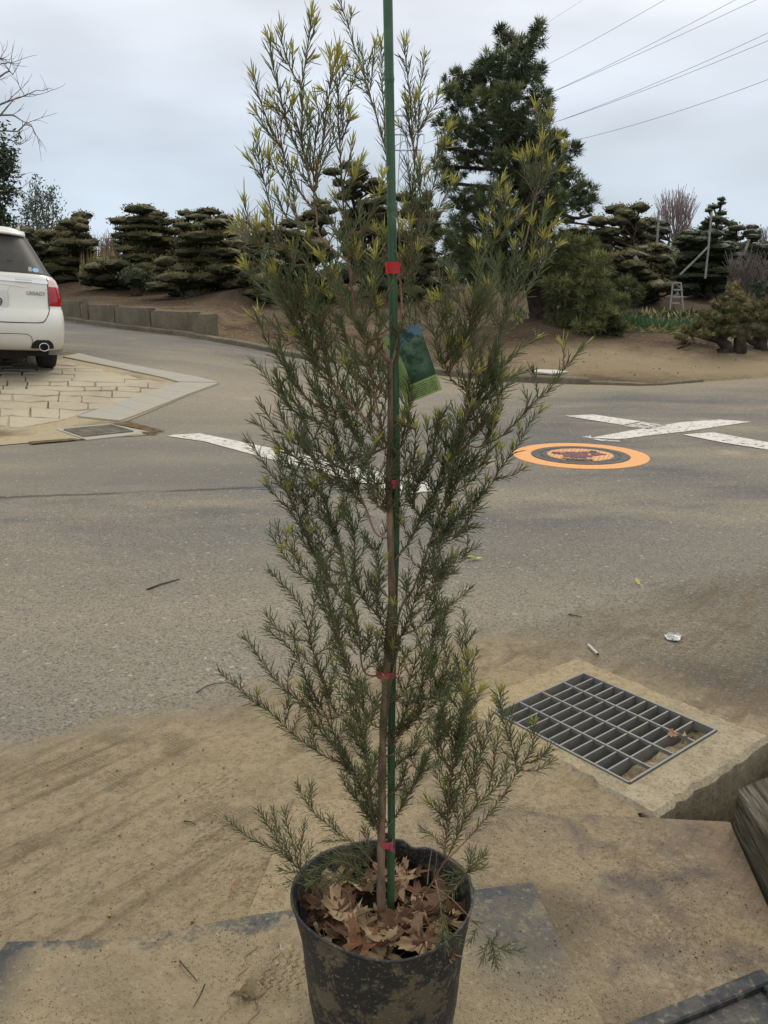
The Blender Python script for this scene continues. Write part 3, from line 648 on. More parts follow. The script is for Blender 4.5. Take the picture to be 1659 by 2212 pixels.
def hp(a,b): return tuple(np.array((.672,1.214))+d1*a+d2*b)
def hq(a0,b0,a1,b1): return [hp(a0,b0),hp(a0,b1),hp(a1,b1),hp(a1,b0)]
def off(o): o.location=-Vector(root.location)
m=MB(); 
for r_ in [hq(0,0,.5,.03),hq(0,.4,.5,.43),hq(0,.03,.03,.4),hq(.47,.03,.5,.4)]: m.prism(r_[::-1],.0127,.036)
o=m.build('rim',M_hatch,root); off(o)
o.modifiers.new('b','BEVEL').width=.003
m=MB(); m.prism(hq(.031,.031,.469,.399)[::-1],.0127,.024); o=m.build('ledge',M_hatch,root); off(o)
m=MB(); m.prism(hq(.048,.048,.452,.382)[::-1],.024,.033); o=m.build('lid',M_hatch,root); off(o)
o.modifiers.new('b','BEVEL').width=.002

# ---------------------------------------------------------------- the potted shrub
PY=1.09                       # forward distance of the pot's axis
def src(u,v): return (u/DS,v/DS)
def atS(x,y,Y): return at(x/DS,y/DS,Y)
pc=at(828,1935,PY); PX=pc[0]
RIMZ=.277
def pot_r(a,h):               # radius with dents; a=0 is +x, a=pi/2 is away from the camera
    t=h/RIMZ; r=.106+.030*t**.9
    if t>.75:
        q=(t-.75)/.25
        d=a-R(66); r-=.015*q*math.exp(-(d/.10)**2)
        r+=q*(.004*math.cos(2*a)-.003*math.cos(3*a+.6))
    r+=.0015*math.sin(5*a+9*t)
    return r
def rimz(a): return RIMZ+.008*math.sin(a)*0-.010*math.exp(-((a-R(50))/.35)**2)+.003*math.sin(2*a+1)
m=MB(); na=96; hs=[.0,.004,.05,.1,.15,.19,.22,.24,.25,.262,.27,.277]
V=[];F=[]
for h in hs:
    for k in range(na):
        a=2*math.pi*k/na-math.pi/2; a_=(a+math.pi)%(2*math.pi)-math.pi; z=h*rimz(a_)/RIMZ if h>.2 else h; r=pot_r(a_,h)*(1 if h>.002 else .97)
        V.append((PX+r*math.cos(a),PY+r*math.sin(a),z+.0175))
nh=len(hs)
for (dr,dz) in [(.0018,.0015),(.0018,.004),(-.0018,.004)]:   # rolled lip
    for k in range(na):
        a=2*math.pi*k/na-math.pi/2; a_=(a+math.pi)%(2*math.pi)-math.pi; r=pot_r(a_,RIMZ)+dr
        V.append((PX+r*math.cos(a),PY+r*math.sin(a),rimz(a_)+dz+.0175))
for h in hs[::-1][:7]:
    for k in range(na):
        a=2*math.pi*k/na-math.pi/2; a_=(a+math.pi)%(2*math.pi)-math.pi; z=h*rimz(a_)/RIMZ if h>.2 else h; r=pot_r(a_,h)-.003
        V.append((PX+r*math.cos(a),PY+r*math.sin(a),z+.0175))
rowsn=nh+3+7
F=[(i*na+k,i*na+(k+1)%na,(i+1)*na+(k+1)%na,(i+1)*na+k) for i in range(rowsn-1) for k in range(na)]
m.add(V,F)
root=empty('plant_pot',(PX,PY,.0175),'large black plastic plant pot smeared with dried mud','plant pot')
def off(o): o.location=-Vector(root.location)
o=m.build('pot_shell',M_pot,root,smooth=True); off(o)
SOIL=.230
m=MB(); V=[(PX,PY,SOIL+.012)]
for i in range(1,9):
    for k in range(32):
        a=2*math.pi*k/32; r=.125*i/8; V.append((PX+r*math.cos(a),PY+r*math.sin(a),SOIL+.012*(1-i/8)+rng.uniform(-.004,.004)))
F=[(0,1+k,1+(k+1)%32) for k in range(32)]+[(1+i*32+k,1+(i+1)*32+k,1+(i+1)*32+(k+1)%32,1+i*32+(k+1)%32) for i in range(7) for k in range(32)]
o=m.add(V,F).build('potting_soil',M_peat,root,smooth=True); off(o)

# ---- traced shoots of the shrub: tile -> photo pixels
TILE={1:(900,0,.36166),2:(1400,0,.36166),3:(900,500,.36166),4:(1400,500,.36166),5:(1900,400,.30139),6:(900,1000,.42194),7:(1500,1000,.48222),
 8:(900,1600,.42194),9:(1500,1600,.42194),10:(800,2200,.42194),11:(1400,2200,.42194),12:(800,2700,.42194),13:(1500,2700,.42194),14:(850,3100,.68277),15:(1500,3300,.63025)}
TRUNK=[(1512,3700),(1503,3640),(1500,3400),(1503,3200),(1505,3000),(1512,2800),(1528,2550),(1542,2350),(1540,2215),(1536,2050),(1530,1900),(1535,1750),(1537,1600),(1535,1430)]
# (tile, points base->tip, yellow length in px, bare fraction, relative base thickness)
SH=[
# leader and forks
(7,[(75,930),(110,820),(150,640),(168,450),(162,300),(150,120)],0,1,3.2),
(4,[(500,1659),(480,1300),(470,1080),(430,830),(380,560),(330,290),(290,100)],0,.45,2.4),
(2,[(285,1490),(220,1240),(160,1060),(120,930),(60,700),(0,560),(-70,300),(-130,130),(-165,0),(-190,-130)],60,0,1.6),
(1,[(1530,1040),(1440,960),(1350,900)],40,0,1),(1,[(1540,980),(1570,750),(1595,500)],110,0,1),(1,[(1480,820),(1460,650),(1430,530)],0,0,1),
(1,[(1300,310),(1330,200),(1340,160)],50,.4,1),(1,[(1270,230),(1190,110)],50,.4,1),(1,[(1500,870),(1400,850),(1290,690)],20,.0,1),(1,[(1520,900),(1510,720),(1550,640)],20,0,1),
(2,[(320,1480),(310,1200),(295,1000),(285,700),(275,480)],80,.0,1.1),
# big left trunk fork up to the top left fan
(6,[(1505,1020),(1430,930),(1340,820),(1230,690),(1170,560),(1150,350),(1120,80)],0,.95,3.4),
(3,[(1000,1200),(960,960),(930,800),(930,700)],0,.8,2.2),
(1,[(930,2080),(890,1980),(850,1800),(800,1550),(800,1300),(800,1080),(790,960),(830,720),(850,560),(885,350),(900,160)],70,0,2),
(1,[(800,960),(700,800),(640,660),(590,500),(575,350)],20,0,1.2),(1,[(640,700),(590,630),(520,510),(480,430)],70,0,1),(1,[(890,430),(930,330),(935,260)],70,0,1),
(1,[(690,770),(700,660),(695,560)],50,.2,1),(1,[(840,700),(900,650)],30,0,1),
(1,[(930,2080),(1000,1850),(1060,1710),(1130,1560),(1140,1450),(1110,1340),(1090,1180)],130,0,1.6),
(1,[(940,1980),(900,1800),(870,1600),(880,1440),(850,1300),(855,1110)],120,0,1.3),
(1,[(920,1900),(930,1700),(960,1450),(990,1250),(930,1080)],110,0,1.3),
(1,[(960,1450),(900,1340),(880,1230)],40,0,1),
(1,[(940,1960),(980,1750),(1040,1500),(1060,1250),(1110,950),(1150,720),(1190,570)],260,0,1.6),
(1,[(1110,950),(1120,780),(1100,620)],200,0,1),(1,[(1080,1080),(1060,1000),(1010,980)],60,0,1),
(1,[(900,1850),(820,1650),(790,1500),(720,1330),(690,1230),(700,1120)],90,0,1.3),(1,[(790,1500),(850,1420),(870,1300)],60,0,1),
(1,[(880,1850),(760,1650),(700,1500),(640,1330),(590,1150),(550,1000),(500,800),(470,620),(440,440)],90,.0,1.5),
(1,[(640,1330),(560,1210),(500,1180),(450,1150)],80,0,1),(1,[(590,1150),(620,1120),(640,1030),(650,970)],60,.3,1),(1,[(560,1180),(500,1100),(460,1030)],60,.1,1),(1,[(620,1250),(660,1180),(690,1110)],70,0,1),
(1,[(930,2100),(850,1980),(760,1850),(740,1800)],150,0,1),(1,[(950,2080),(960,1900),(960,1820)],110,0,1),
# outer left stems
(3,[(580,1340),(550,1280),(500,1080),(450,850),(400,640),(370,560),(340,420),(320,280),(305,90)],110,0,1.6),
(3,[(370,560),(280,440),(215,350)],130,0,1),(3,[(385,500),(370,400),(370,290)],110,0,1),(3,[(420,500),(460,330),(495,210)],90,0,1),(3,[(410,640),(440,590),(470,540)],40,0,1),(3,[(330,400),(280,330),(265,260)],60,0,1),(3,[(400,450),(440,400),(430,330)],60,0,1),
(3,[(930,900),(900,870),(800,740),(700,560),(620,400),(580,250),(500,140),(420,40),(330,-100),(300,-150)],70,0,1.8),
(1,[(560,1600),(480,1440),(420,1300),(350,1120),(310,1000),(265,830)],100,0,1.2),(1,[(590,1650),(570,1500),(565,1300),(520,1210)],60,.3,1),(1,[(545,1500),(530,1420),(510,1340)],40,.3,1),(1,[(600,1560),(610,1480),(640,1420)],20,.2,1),
(3,[(760,1060),(740,1000),(680,820),(640,680),(580,540),(520,450),(530,370)],110,0,1.4),(3,[(500,460),(450,400),(440,310)],90,0,1),(3,[(600,560),(610,460),(580,400)],30,0,1),(3,[(720,960),(720,880),(720,800)],100,0,1),
(3,[(700,700),(680,540),(690,470)],30,0,1),
(3,[(640,1000),(600,940),(560,840),(510,720)],80,0,1.2),(3,[(620,980),(650,880),(640,830)],40,0,1),
(3,[(230,1080),(200,950),(170,800)],110,.3,1),(3,[(420,1080),(430,1000),(410,930)],110,0,1),(3,[(480,1100),(440,1080),(390,960)],60,0,1),
(3,[(330,1290),(270,1230),(180,1120),(120,1020)],200,0,1),(3,[(300,1250),(230,1170),(110,1130),(50,1110)],150,0,1),(3,[(360,1290),(330,1180),(310,1060)],140,0,1),(3,[(350,1280),(250,1130),(230,1060)],160,0,1),(3,[(380,1260),(400,1150),(420,1090)],90,0,1),(3,[(500,1300),(470,1200),(450,1100)],90,0,1),
(6,[(560,560),(440,420),(360,250),(330,60),(340,-60)],0,0,1.2),(6,[(600,600),(500,440),(420,200),(380,30),(390,-80)],0,0,1.2),
# right part of the fan
(3,[(1340,1659),(1310,1400),(1290,1200),(1260,1000),(1240,700),(1220,400),(1210,200),(1190,-230),(1195,-430),(1250,-600),(1265,-720)],90,0,2.2),
(1,[(1220,1520),(1270,1430),(1300,1300),(1310,1200)],170,0,1),(1,[(1200,1250),(1250,1140),(1320,980),(1370,860),(1380,800)],50,.35,1),(1,[(1190,1050),(1170,850),(1200,620)],160,0,1),(1,[(1250,1480),(1240,1330),(1220,1180)],130,0,1),(1,[(1290,1350),(1340,1300)],50,0,1),
(3,[(1260,560),(1330,330),(1345,190)],100,.1,1),(3,[(1290,540),(1400,440),(1440,370)],90,.0,1),(3,[(1250,600),(1350,560),(1400,430)],90,0,1),(3,[(1260,760),(1340,640),(1370,520)],90,0,1),
(3,[(1280,1000),(1190,850),(1150,760)],70,0,1),(3,[(1290,1250),(1400,1050),(1430,880)],0,0,1),(3,[(1300,1400),(1180,1180),(1080,1000),(1000,870),(960,800)],60,0,1.4),(3,[(1310,1430),(1420,1230),(1500,1050),(1560,930),(1640,700)],100,0,1.5),
(4,[(240,730),(200,760),(195,740)],40,0,1),(4,[(220,820),(280,640),(295,530)],140,0,1.1),
# shoots in the dark middle band
(3,[(1040,1659),(1050,1560),(1030,1430)],120,0,1),(3,[(870,1500),(870,1330),(870,1200)],70,0,1),(3,[(730,1500),(720,1400),(700,1310)],110,0,1),(3,[(280,1659),(230,1580),(190,1500)],100,0,1),(3,[(560,1659),(500,1600),(490,1540)],90,0,1),(3,[(1400,1659),(1400,1520),(1380,1380)],130,0,1),
(4,[(220,1600),(205,1450),(220,1290)],120,0,1),(4,[(300,1500),(320,1300),(310,1130)],120,0,1),(4,[(320,1300),(380,1230),(435,1160)],90,0,1),(4,[(290,1250),(240,1180),(210,1110)],90,0,1),(4,[(20,1600),(10,1430),(10,1360)],100,0,1),
(4,[(560,1659),(560,1400),(570,1200),(590,1060)],150,0,1.3),(4,[(570,1280),(520,1170),(500,1080)],110,0,1),(4,[(600,1500),(640,1400),(670,1330)],80,0,1),(4,[(520,1560),(510,1450),(510,1370)],90,0,1),(4,[(500,1540),(470,1470),(460,1440)],60,0,1),
# group right of the stake
(7,[(215,1300),(230,1100),(235,700),(228,400),(215,150)],0,.15,1.8),
(4,[(590,1659),(610,1300),(600,1000),(620,700),(640,400),(630,200),(600,50),(570,-200),(540,-330)],140,0,1.8),
(2,[(650,1700),(620,1500),(600,1100),(550,700),(535,470)],100,.12,1.2),(2,[(660,1700),(690,1300),(700,1000),(730,750),(745,620)],90,.12,1.2),
(2,[(670,1450),(780,1260),(870,1130),(905,1020)],60,0,1),(2,[(770,1200),(800,1080)],60,.2,1),(2,[(680,1450),(740,1350),(795,1290)],40,0,1),(2,[(600,1600),(530,1440),(465,1350)],50,.3,1),(2,[(650,1400),(650,1250),(645,1110)],110,0,1),(2,[(690,1300),(690,1150),(680,1050)],90,0,1),(2,[(620,1500),(570,1300),(560,1150)],80,0,1),
(4,[(640,1250),(680,1000),(700,800),(700,560)],0,0,1.4),(4,[(600,1100),(570,850),(560,700)],0,0,1.2),(4,[(620,1050),(540,950),(530,870)],60,0,1),(4,[(640,900),(660,760),(690,650)],0,0,1),(4,[(610,800),(590,600),(560,430)],0,0,1),(4,[(640,700),(680,500),(700,380)],110,0,1),
(4,[(640,1400),(720,1280),(790,1120),(850,950),(930,860),(1000,720),(1065,590)],110,0,1.5),(4,[(900,930),(940,920),(980,900)],50,0,1),(4,[(620,1250),(700,1080),(780,900),(830,700),(870,560),(930,300),(980,120),(1030,10)],170,0,1.5),
(4,[(850,420),(880,330),(920,170)],110,0,1),(4,[(790,760),(760,650),(745,520)],60,0,1),(4,[(760,800),(690,620),(690,500)],0,0,1),(4,[(820,600),(790,540),(790,470)],40,0,1),(4,[(860,680),(920,610),(950,560)],60,0,1),(4,[(930,300),(960,240),(1000,190)],60,0,1),
# right hand big branch
(9,[(110,2300),(180,1900),(300,1700),(440,1310),(560,950),(640,700),(700,360),(760,240),(835,60)],0,.75,3),
(7,[(850,1030),(910,820),(980,640),(1030,500),(1060,350),(1120,150),(1150,0)],0,.4,2.4),
(5,[(520,1991),(570,1800),(620,1560),(660,1350),(700,1200),(750,980),(800,720),(840,550),(870,350),(885,190)],120,.35,1.6),
(5,[(790,700),(760,600),(740,300),(700,60)],150,0,1),(5,[(800,700),(790,590),(785,480)],90,0,1),(5,[(850,600),(900,520),(975,450)],60,0,1),(5,[(690,1250),(800,1100),(900,900),(1000,760),(1070,590)],150,.1,1.1),(5,[(900,950),(960,920),(1030,890)],80,0,1),
(5,[(690,1250),(640,1150),(560,1000),(530,830),(480,740)],110,0,1.1),(5,[(690,1180),(640,950),(600,700)],110,0,1),(5,[(700,1150),(700,900),(705,680)],110,0,1),(5,[(780,1100),(830,950),(870,790)],90,0,1),(5,[(640,1100),(580,900),(540,760)],60,0,1),(5,[(900,950),(850,900)],30,0,1),
(7,[(980,640),(1010,500),(1050,200),(1100,-20)],0,0,1.4),
(5,[(640,2050),(680,1900),(750,1650),(820,1450),(850,1350)],140,0,1.1),(5,[(740,1750),(840,1670),(930,1610)],130,0,1),(5,[(650,1950),(650,1750),(645,1580)],100,0,1),(5,[(770,2050),(780,1900),(790,1770)],90,0,1),(5,[(820,2050),(840,1880),(860,1760)],120,0,1),(5,[(870,2050),(940,1920),(1000,1870)],110,0,1),(5,[(540,1991),(520,1850),(510,1760)],60,0,1),(5,[(430,2080),(410,1950),(400,1870)],110,0,1),
(7,[(1030,500),(990,300),(900,50),(892,-57)],0,.1,1.4),
(5,[(100,1920),(60,1650),(110,1350),(180,1180),(245,1040)],130,.0,1.2),(5,[(100,1900),(200,1700),(250,1500),(290,1400),(315,1180)],200,0,1.1),(5,[(230,1560),(190,1500),(140,1420)],100,0,1),(5,[(290,1520),(350,1430),(385,1340)],110,0,1),(5,[(300,1700),(400,1580),(480,1470)],110,0,1),(5,[(230,1750),(150,1640),(110,1580)],100,0,1),(5,[(240,1800),(290,1700),(320,1620)],100,0,1),(5,[(30,1991),(20,1800),(0,1600)],80,0,1),(5,[(50,2000),(30,1900)],60,0,1),(5,[(240,1330),(230,1240)],60,0,1),
(7,[(1040,520),(1100,430),(1200,290),(1290,150),(1320,20)],60,0,1.5),(7,[(1060,400),(1180,200),(1230,20)],60,0,1.2),(7,[(1030,430),(950,200),(960,20)],0,0,1.2),(7,[(1000,600),(920,430),(880,240)],0,0,1.2),(7,[(1080,450),(1110,520)],50,0,1),
(7,[(700,1150),(740,900),(760,700),(750,500),(790,300),(800,120),(780,-60)],60,0,1.7),(7,[(770,620),(850,420),(860,250)],60,0,1.2),(7,[(740,560),(650,430),(610,300),(575,190)],60,0,1.2),(7,[(760,500),(700,450),(680,380)],70,0,1),(7,[(800,560),(780,420),(740,310)],60,0,1),(7,[(850,430),(870,330)],40,0,1),
(7,[(560,1000),(620,850),(680,720),(690,620),(600,520),(500,400),(480,350)],60,0,1.5),(7,[(560,760),(480,560),(420,380)],70,0,1.2),(7,[(600,880),(560,700),(540,560)],0,0,1.2),(7,[(520,900),(450,700),(380,560),(360,470)],0,0,1.2),(7,[(550,850),(540,740)],60,0,1),
(7,[(700,1250),(820,1050),(860,960),(880,850)],130,0,1.3),(7,[(850,1000),(920,920),(980,880)],80,0,1),(7,[(820,1000),(820,910)],80,0,1),(7,[(830,1120),(930,1000),(1040,880),(1150,770),(1280,680)],40,0,1.2),(7,[(1000,640),(1080,600),(1110,520)],0,0,1.2),
(7,[(830,1200),(960,1070),(1080,1000),(1195,950)],0,0,1.2),(7,[(930,1050),(1000,920),(1060,850)],0,0,1),(7,[(720,1200),(715,1150),(700,1090)],70,0,1),(7,[(820,1320),(880,1220),(950,1170)],90,0,1),
(7,[(740,1300),(830,1200),(900,1180),(1010,1100),(1100,1020)],0,0,1.2),
(7,[(600,1650),(700,1560),(780,1580),(980,1490),(1150,1320),(1280,1180),(1380,1100),(1500,930),(1600,820),(1660,750)],0,.2,1.7),(7,[(1280,1180),(1270,1080),(1245,980)],0,0,1),(7,[(1490,900),(1495,800),(1480,740)],70,.1,1),(7,[(1380,1080),(1400,1000)],0,0,1),(7,[(1150,1320),(1200,1230),(1180,1150)],0,0,1),
(9,[(550,1230),(700,1060),(830,930),(960,800),(1050,700),(1100,600),(1200,470),(1300,330),(1340,250),(1380,170),(1500,30)],60,0,1.8),(9,[(1050,690),(1200,650),(1260,620),(1330,585)],50,0,1),(9,[(1200,470),(1220,380)],30,0,1),(9,[(1100,600),(1080,480),(1080,370)],80,0,1),(9,[(1130,500),(1120,380)],80,0,1),(9,[(1290,330),(1290,200)],30,0,1),
(9,[(450,1310),(650,1150),(830,1120),(890,1130)],0,0,1.5),(9,[(560,1240),(720,1190),(830,1150)],0,0,1),(9,[(700,1060),(820,1000),(920,960)],0,0,1),(9,[(830,930),(900,880),(960,820)],0,0,1),
(9,[(500,1520),(680,1400),(780,1370),(870,1325)],0,0,1.2),(9,[(480,1600),(560,1560),(640,1540)],0,0,1),(9,[(420,1300),(620,1260),(740,1200)],0,0,1),
(9,[(120,1440),(280,1240),(380,1000),(500,820),(560,600),(600,400),(600,170)],80,0,2.4),(9,[(560,640),(640,500),(660,330)],0,0,1.2),(9,[(500,820),(420,680),(450,600)],0,0,1.2),
(9,[(300,900),(350,700),(430,550),(520,380),(540,250),(530,100)],80,0,1.5),(9,[(150,470),(230,200),(260,30)],40,0,1.4),(9,[(200,330),(190,200),(190,140)],60,0,1),(9,[(310,850),(300,600),(310,400),(330,200)],60,0,1.4),(9,[(620,800),(800,620),(900,580),(985,520)],0,0,1.3),(9,[(700,600),(850,520),(960,480)],0,0,1.2),(9,[(720,420),(780,250),(740,90)],50,0,1.2),(9,[(830,300),(960,180),(1060,110)],70,0,1.2),(9,[(700,700),(720,500),(760,340)],0,0,1.2),(9,[(580,1000),(700,800),(840,700)],0,0,1.2),(9,[(880,470),(1000,300),(1060,60)],60,0,1.2),(9,[(430,480),(440,300),(420,150)],60,0,1.2),(9,[(180,700),(230,560),(220,420)],0,0,1),(9,[(160,950),(250,850),(260,700)],40,0,1.2),
# left middle
(6,[(1450,1730),(1430,1659),(1360,1280),(1330,1100),(1290,900),(1230,700)],0,.5,2),
(6,[(1330,1100),(1180,950),(1100,800),(1060,680)],0,0,1.2),(6,[(1290,900),(1380,750),(1430,620)],0,0,1.2),(6,[(1230,700),(1290,600),(1340,430),(1340,290)],60,0,1.3),(6,[(1230,720),(1150,600),(1050,400),(950,250),(900,80),(850,10)],90,0,1.5),(6,[(1180,560),(1230,380),(1260,200)],0,0,1.2),(6,[(1160,400),(1060,250),(1020,210)],50,0,1),(6,[(1380,640),(1380,540),(1400,470)],90,0,1),(6,[(1160,300),(1180,120),(1190,20)],100,0,1),(6,[(1370,480),(1370,200),(1370,20)],90,0,1.1),(6,[(1040,480),(1030,320),(1010,200)],60,0,1),
(8,[(1495,420),(1450,310),(1380,218),(1180,28),(1020,-142),(960,-222),(860,-290),(800,-422),(740,-562),(680,-822),(600,-1072),(540,-1190)],0,.4,2.8),
(6,[(900,1450),(700,1320),(550,1080),(430,930),(350,800),(290,660),(215,590)],60,0,1.4),(6,[(300,680),(280,600),(280,550)],70,0,1),
(6,[(980,1560),(800,1560),(560,1420),(420,1240),(330,1120),(235,1010)],0,0,1.3),(6,[(560,1420),(500,1260),(450,1150)],0,0,1),(6,[(700,1320),(620,1150),(600,1000)],0,0,1),
(8,[(1180,480),(900,550),(700,400),(480,240),(400,140),(300,-20)],0,0,1.4),(8,[(700,400),(560,200),(480,60),(480,-10)],0,0,1),
(8,[(1490,700),(1240,780),(1000,690),(820,590),(620,480),(480,380),(400,290),(300,190),(235,160)],0,.12,1.4),
(8,[(1470,1230),(1370,1180),(1280,950),(1200,780),(1100,600),(1050,420),(980,250),(900,60),(860,-120)],0,.3,2.6),
(8,[(1100,600),(900,480),(760,250),(700,90)],0,0,1.2),(8,[(980,250),(820,150),(640,0),(560,-120)],0,0,1.2),(8,[(1200,780),(1240,560),(1220,350),(1160,150)],0,0,1.3),(8,[(1280,950),(1200,850),(1080,770),(900,680)],0,0,1.2),(8,[(1240,500),(1350,420),(1400,290)],0,0,1),(8,[(1250,350),(1130,150),(1080,0)],0,0,1.2),(8,[(1380,900),(1310,620),(1300,420)],0,0,1.2),(8,[(1460,700),(1420,600),(1400,700)],50,0,1),(8,[(1460,1000),(1440,860),(1430,780)],0,0,1),
(8,[(1110,1659),(1080,1480),(990,1150),(920,950),(860,800),(740,720),(620,620),(500,480),(460,420)],60,.2,2),
(8,[(960,1130),(880,1060),(760,960),(725,900)],30,0,1.1),(8,[(900,900),(960,760),(920,640)],0,0,1),(8,[(990,1150),(1010,1060),(1020,1020)],30,0,1),
(8,[(900,1500),(800,1400),(700,1150),(620,950),(500,740),(400,640),(320,520),(250,400),(180,335)],0,0,1.6),
(8,[(700,1180),(560,960),(460,860),(380,760),(350,700)],50,0,1.2),(8,[(620,950),(570,830),(560,740)],80,0,1),(8,[(700,1000),(760,850),(790,740)],70,0,1),(8,[(620,850),(520,650),(480,470)],0,0,1),(8,[(500,740),(480,600),(470,440)],60,0,1),(8,[(740,1130),(730,1070)],50,0,1),
(8,[(1170,1580),(1170,1200),(1130,1000),(1060,800)],0,0,1.4),(8,[(1170,1200),(1230,1050),(1290,1020)],0,0,1),(8,[(1130,1000),(1060,920),(1020,960)],0,0,1),
(8,[(1420,1700),(1400,1420),(1375,1310)],0,0,1.2),(8,[(900,1659),(700,1600),(560,1450),(460,1300),(400,1190)],0,0,1.4),(8,[(500,1350),(470,1200),(445,1110)],0,0,1),(8,[(680,1560),(620,1400),(560,1300),(530,1310)],80,0,1),(8,[(620,1400),(610,1250),(580,1160)],80,0,1),(8,[(660,1480),(640,1420)],60,0,1),(8,[(540,1290),(540,1170)],60,0,1),
(8,[(820,1400),(900,1250),(945,1140)],0,0,1.2),(8,[(800,1400),(780,1250),(760,1180)],30,0,1),(8,[(820,1330),(850,1220),(850,1150)],70,0,1),(8,[(860,1520),(950,1380),(1000,1270)],0,0,1),(8,[(780,1400),(700,1260),(650,1200)],0,0,1),
(6,[(1200,1750),(1200,1450),(1190,1150),(1150,950)],0,0,1.2),(6,[(1020,1280),(1010,1080),(960,900),(950,700)],0,0,1.2),(6,[(960,1200),(900,900),(880,650),(930,500),(950,400)],60,0,1.2),(6,[(860,1130),(780,940),(640,780),(560,700)],0,0,1.2),(6,[(740,860),(650,740),(620,740)],70,0,1),(6,[(560,820),(480,740),(370,630)],0,0,1),
(6,[(700,780),(560,560),(430,430),(310,330),(220,200),(145,120)],110,0,1.4),(6,[(680,600),(540,400),(470,270),(430,170)],110,0,1.2),(6,[(680,640),(740,450),(740,380)],60,0,1),(6,[(800,1000),(850,800),(860,560),(870,330)],60,0,1.2),(6,[(1000,1500),(1050,1250),(1130,1100),(1230,1000)],0,0,1),(6,[(1100,1620),(1060,1420),(960,1250)],0,0,1),(6,[(1180,1450),(1280,1300),(1300,1200)],0,0,1),(6,[(900,900),(1000,780),(1050,600)],0,0,1),(6,[(1350,1350),(1420,1200),(1450,1050)],0,0,1),(6,[(680,700),(800,520),(790,200)],60,0,1.2),(6,[(540,230),(620,60),(620,-60)],0,0,1.2),(6,[(950,250),(1000,80),(1040,-40)],0,0,1.2),(6,[(1400,1550),(1470,1350),(1480,1150)],0,0,1),
# lower part
(11,[(300,1400),(330,1160),(370,980),(430,700),(500,560),(560,350),(620,130),(650,0)],0,.4,2.6),
(11,[(430,720),(560,660),(700,560),(830,480),(960,370),(1060,290)],0,.1,1.4),(11,[(600,620),(700,450),(780,300)],0,0,1.1),(11,[(560,350),(680,300),(800,200),(900,130)],0,0,1.1),(11,[(500,560),(620,460),(660,360)],0,0,1.1),(11,[(480,420),(480,260),(500,120)],0,0,1.2),(11,[(620,130),(760,130),(880,60),(1010,-20)],0,0,1.1),(11,[(740,420),(740,250),(820,80)],0,0,1.1),
(11,[(380,1659),(480,1380),(600,1300),(620,1000),(600,780),(540,650)],0,0,1.2),(11,[(610,1200),(700,1000),(690,830),(760,600)],0,0,1.2),(11,[(700,1300),(800,1150),(850,1000),(820,700),(790,570)],0,0,1.3),(11,[(850,980),(890,850)],0,0,1),(11,[(700,1300),(700,1100),(720,980)],60,0,1),
(11,[(1000,1600),(1040,1300),(1040,1100),(1030,800),(1010,500)],0,0,1.3),(11,[(1030,850),(960,680)],20,0,1),(11,[(1040,790),(1105,690)],0,0,1),(11,[(1060,1050),(1100,950),(1130,870)],0,0,1),(11,[(1030,1400),(1120,1300),(1180,1210)],70,0,1),(11,[(1040,1100),(1050,1000),(1050,900)],110,0,1),(11,[(1000,1150),(940,960)],0,0,1),(11,[(1010,1380),(1000,1210)],90,0,1),(11,[(1060,1400),(1090,1340)],70,0,1),(11,[(1050,1280),(1090,1190)],50,0,1),(11,[(960,1400),(880,1300)],50,0,1),
(11,[(380,1659),(550,1480),(700,1300),(850,1150),(960,1080)],0,0,1.5),(11,[(380,1320),(450,1250),(520,1100),(560,950),(650,850)],0,0,1.2),(11,[(420,1200),(400,1050),(480,880)],0,.0,1),(11,[(350,1000),(350,900),(345,810)],80,0,1),(11,[(230,1100),(200,900),(200,700)],0,0,1.1),(11,[(260,640),(200,460),(220,200),(200,20)],0,0,1.2),(11,[(210,520),(90,400),(20,220)],0,0,1.2),(11,[(60,380),(120,260),(130,190)],0,0,1),
(12,[(1560,1150),(1450,900),(1380,750),(1200,690),(1000,570),(800,420),(640,260),(480,150),(330,30),(230,-60),(165,-120)],0,.12,1.5),(12,[(530,190),(500,110),(510,60)],30,0,1),(12,[(760,360),(800,240),(800,120)],0,0,1),(12,[(350,40),(350,-60)],0,0,1),
(10,[(1200,1500),(980,1400),(850,1290),(720,1190),(600,1030),(520,920),(430,790),(390,750)],0,.05,1.5),(10,[(800,1250),(790,1130),(830,980)],0,0,1.1),(10,[(780,1500),(760,1430),(800,1330)],0,0,1),
(12,[(1640,1400),(1600,1250),(1450,900),(1330,650),(1210,420),(1100,200),(980,-20),(880,-250),(760,-400),(650,-480),(600,-520)],0,0,2.2),
(10,[(1200,1500),(1120,1150),(1020,850),(960,600),(880,400),(760,260),(680,180),(625,120)],0,0,1.7),(10,[(880,750),(740,690),(640,600),(600,530)],0,0,1.2),(10,[(900,950),(860,800),(850,640)],0,0,1),
(12,[(1600,1300),(1560,1000),(1530,760),(1500,500)],0,.3,2.2),(10,[(1500,1050),(1450,700),(1400,450),(1340,150),(1300,-30)],0,.5,2.2),(10,[(1400,440),(1270,340),(1170,200),(1130,110)],0,0,1.1),(10,[(1560,490),(1480,330),(1400,150)],0,0,1.1),(10,[(1520,420),(1570,200)],0,0,1),(10,[(1540,1500),(1400,1200),(1350,1100),(1230,700),(1150,400),(1000,150),(900,0)],60,0,1.6),
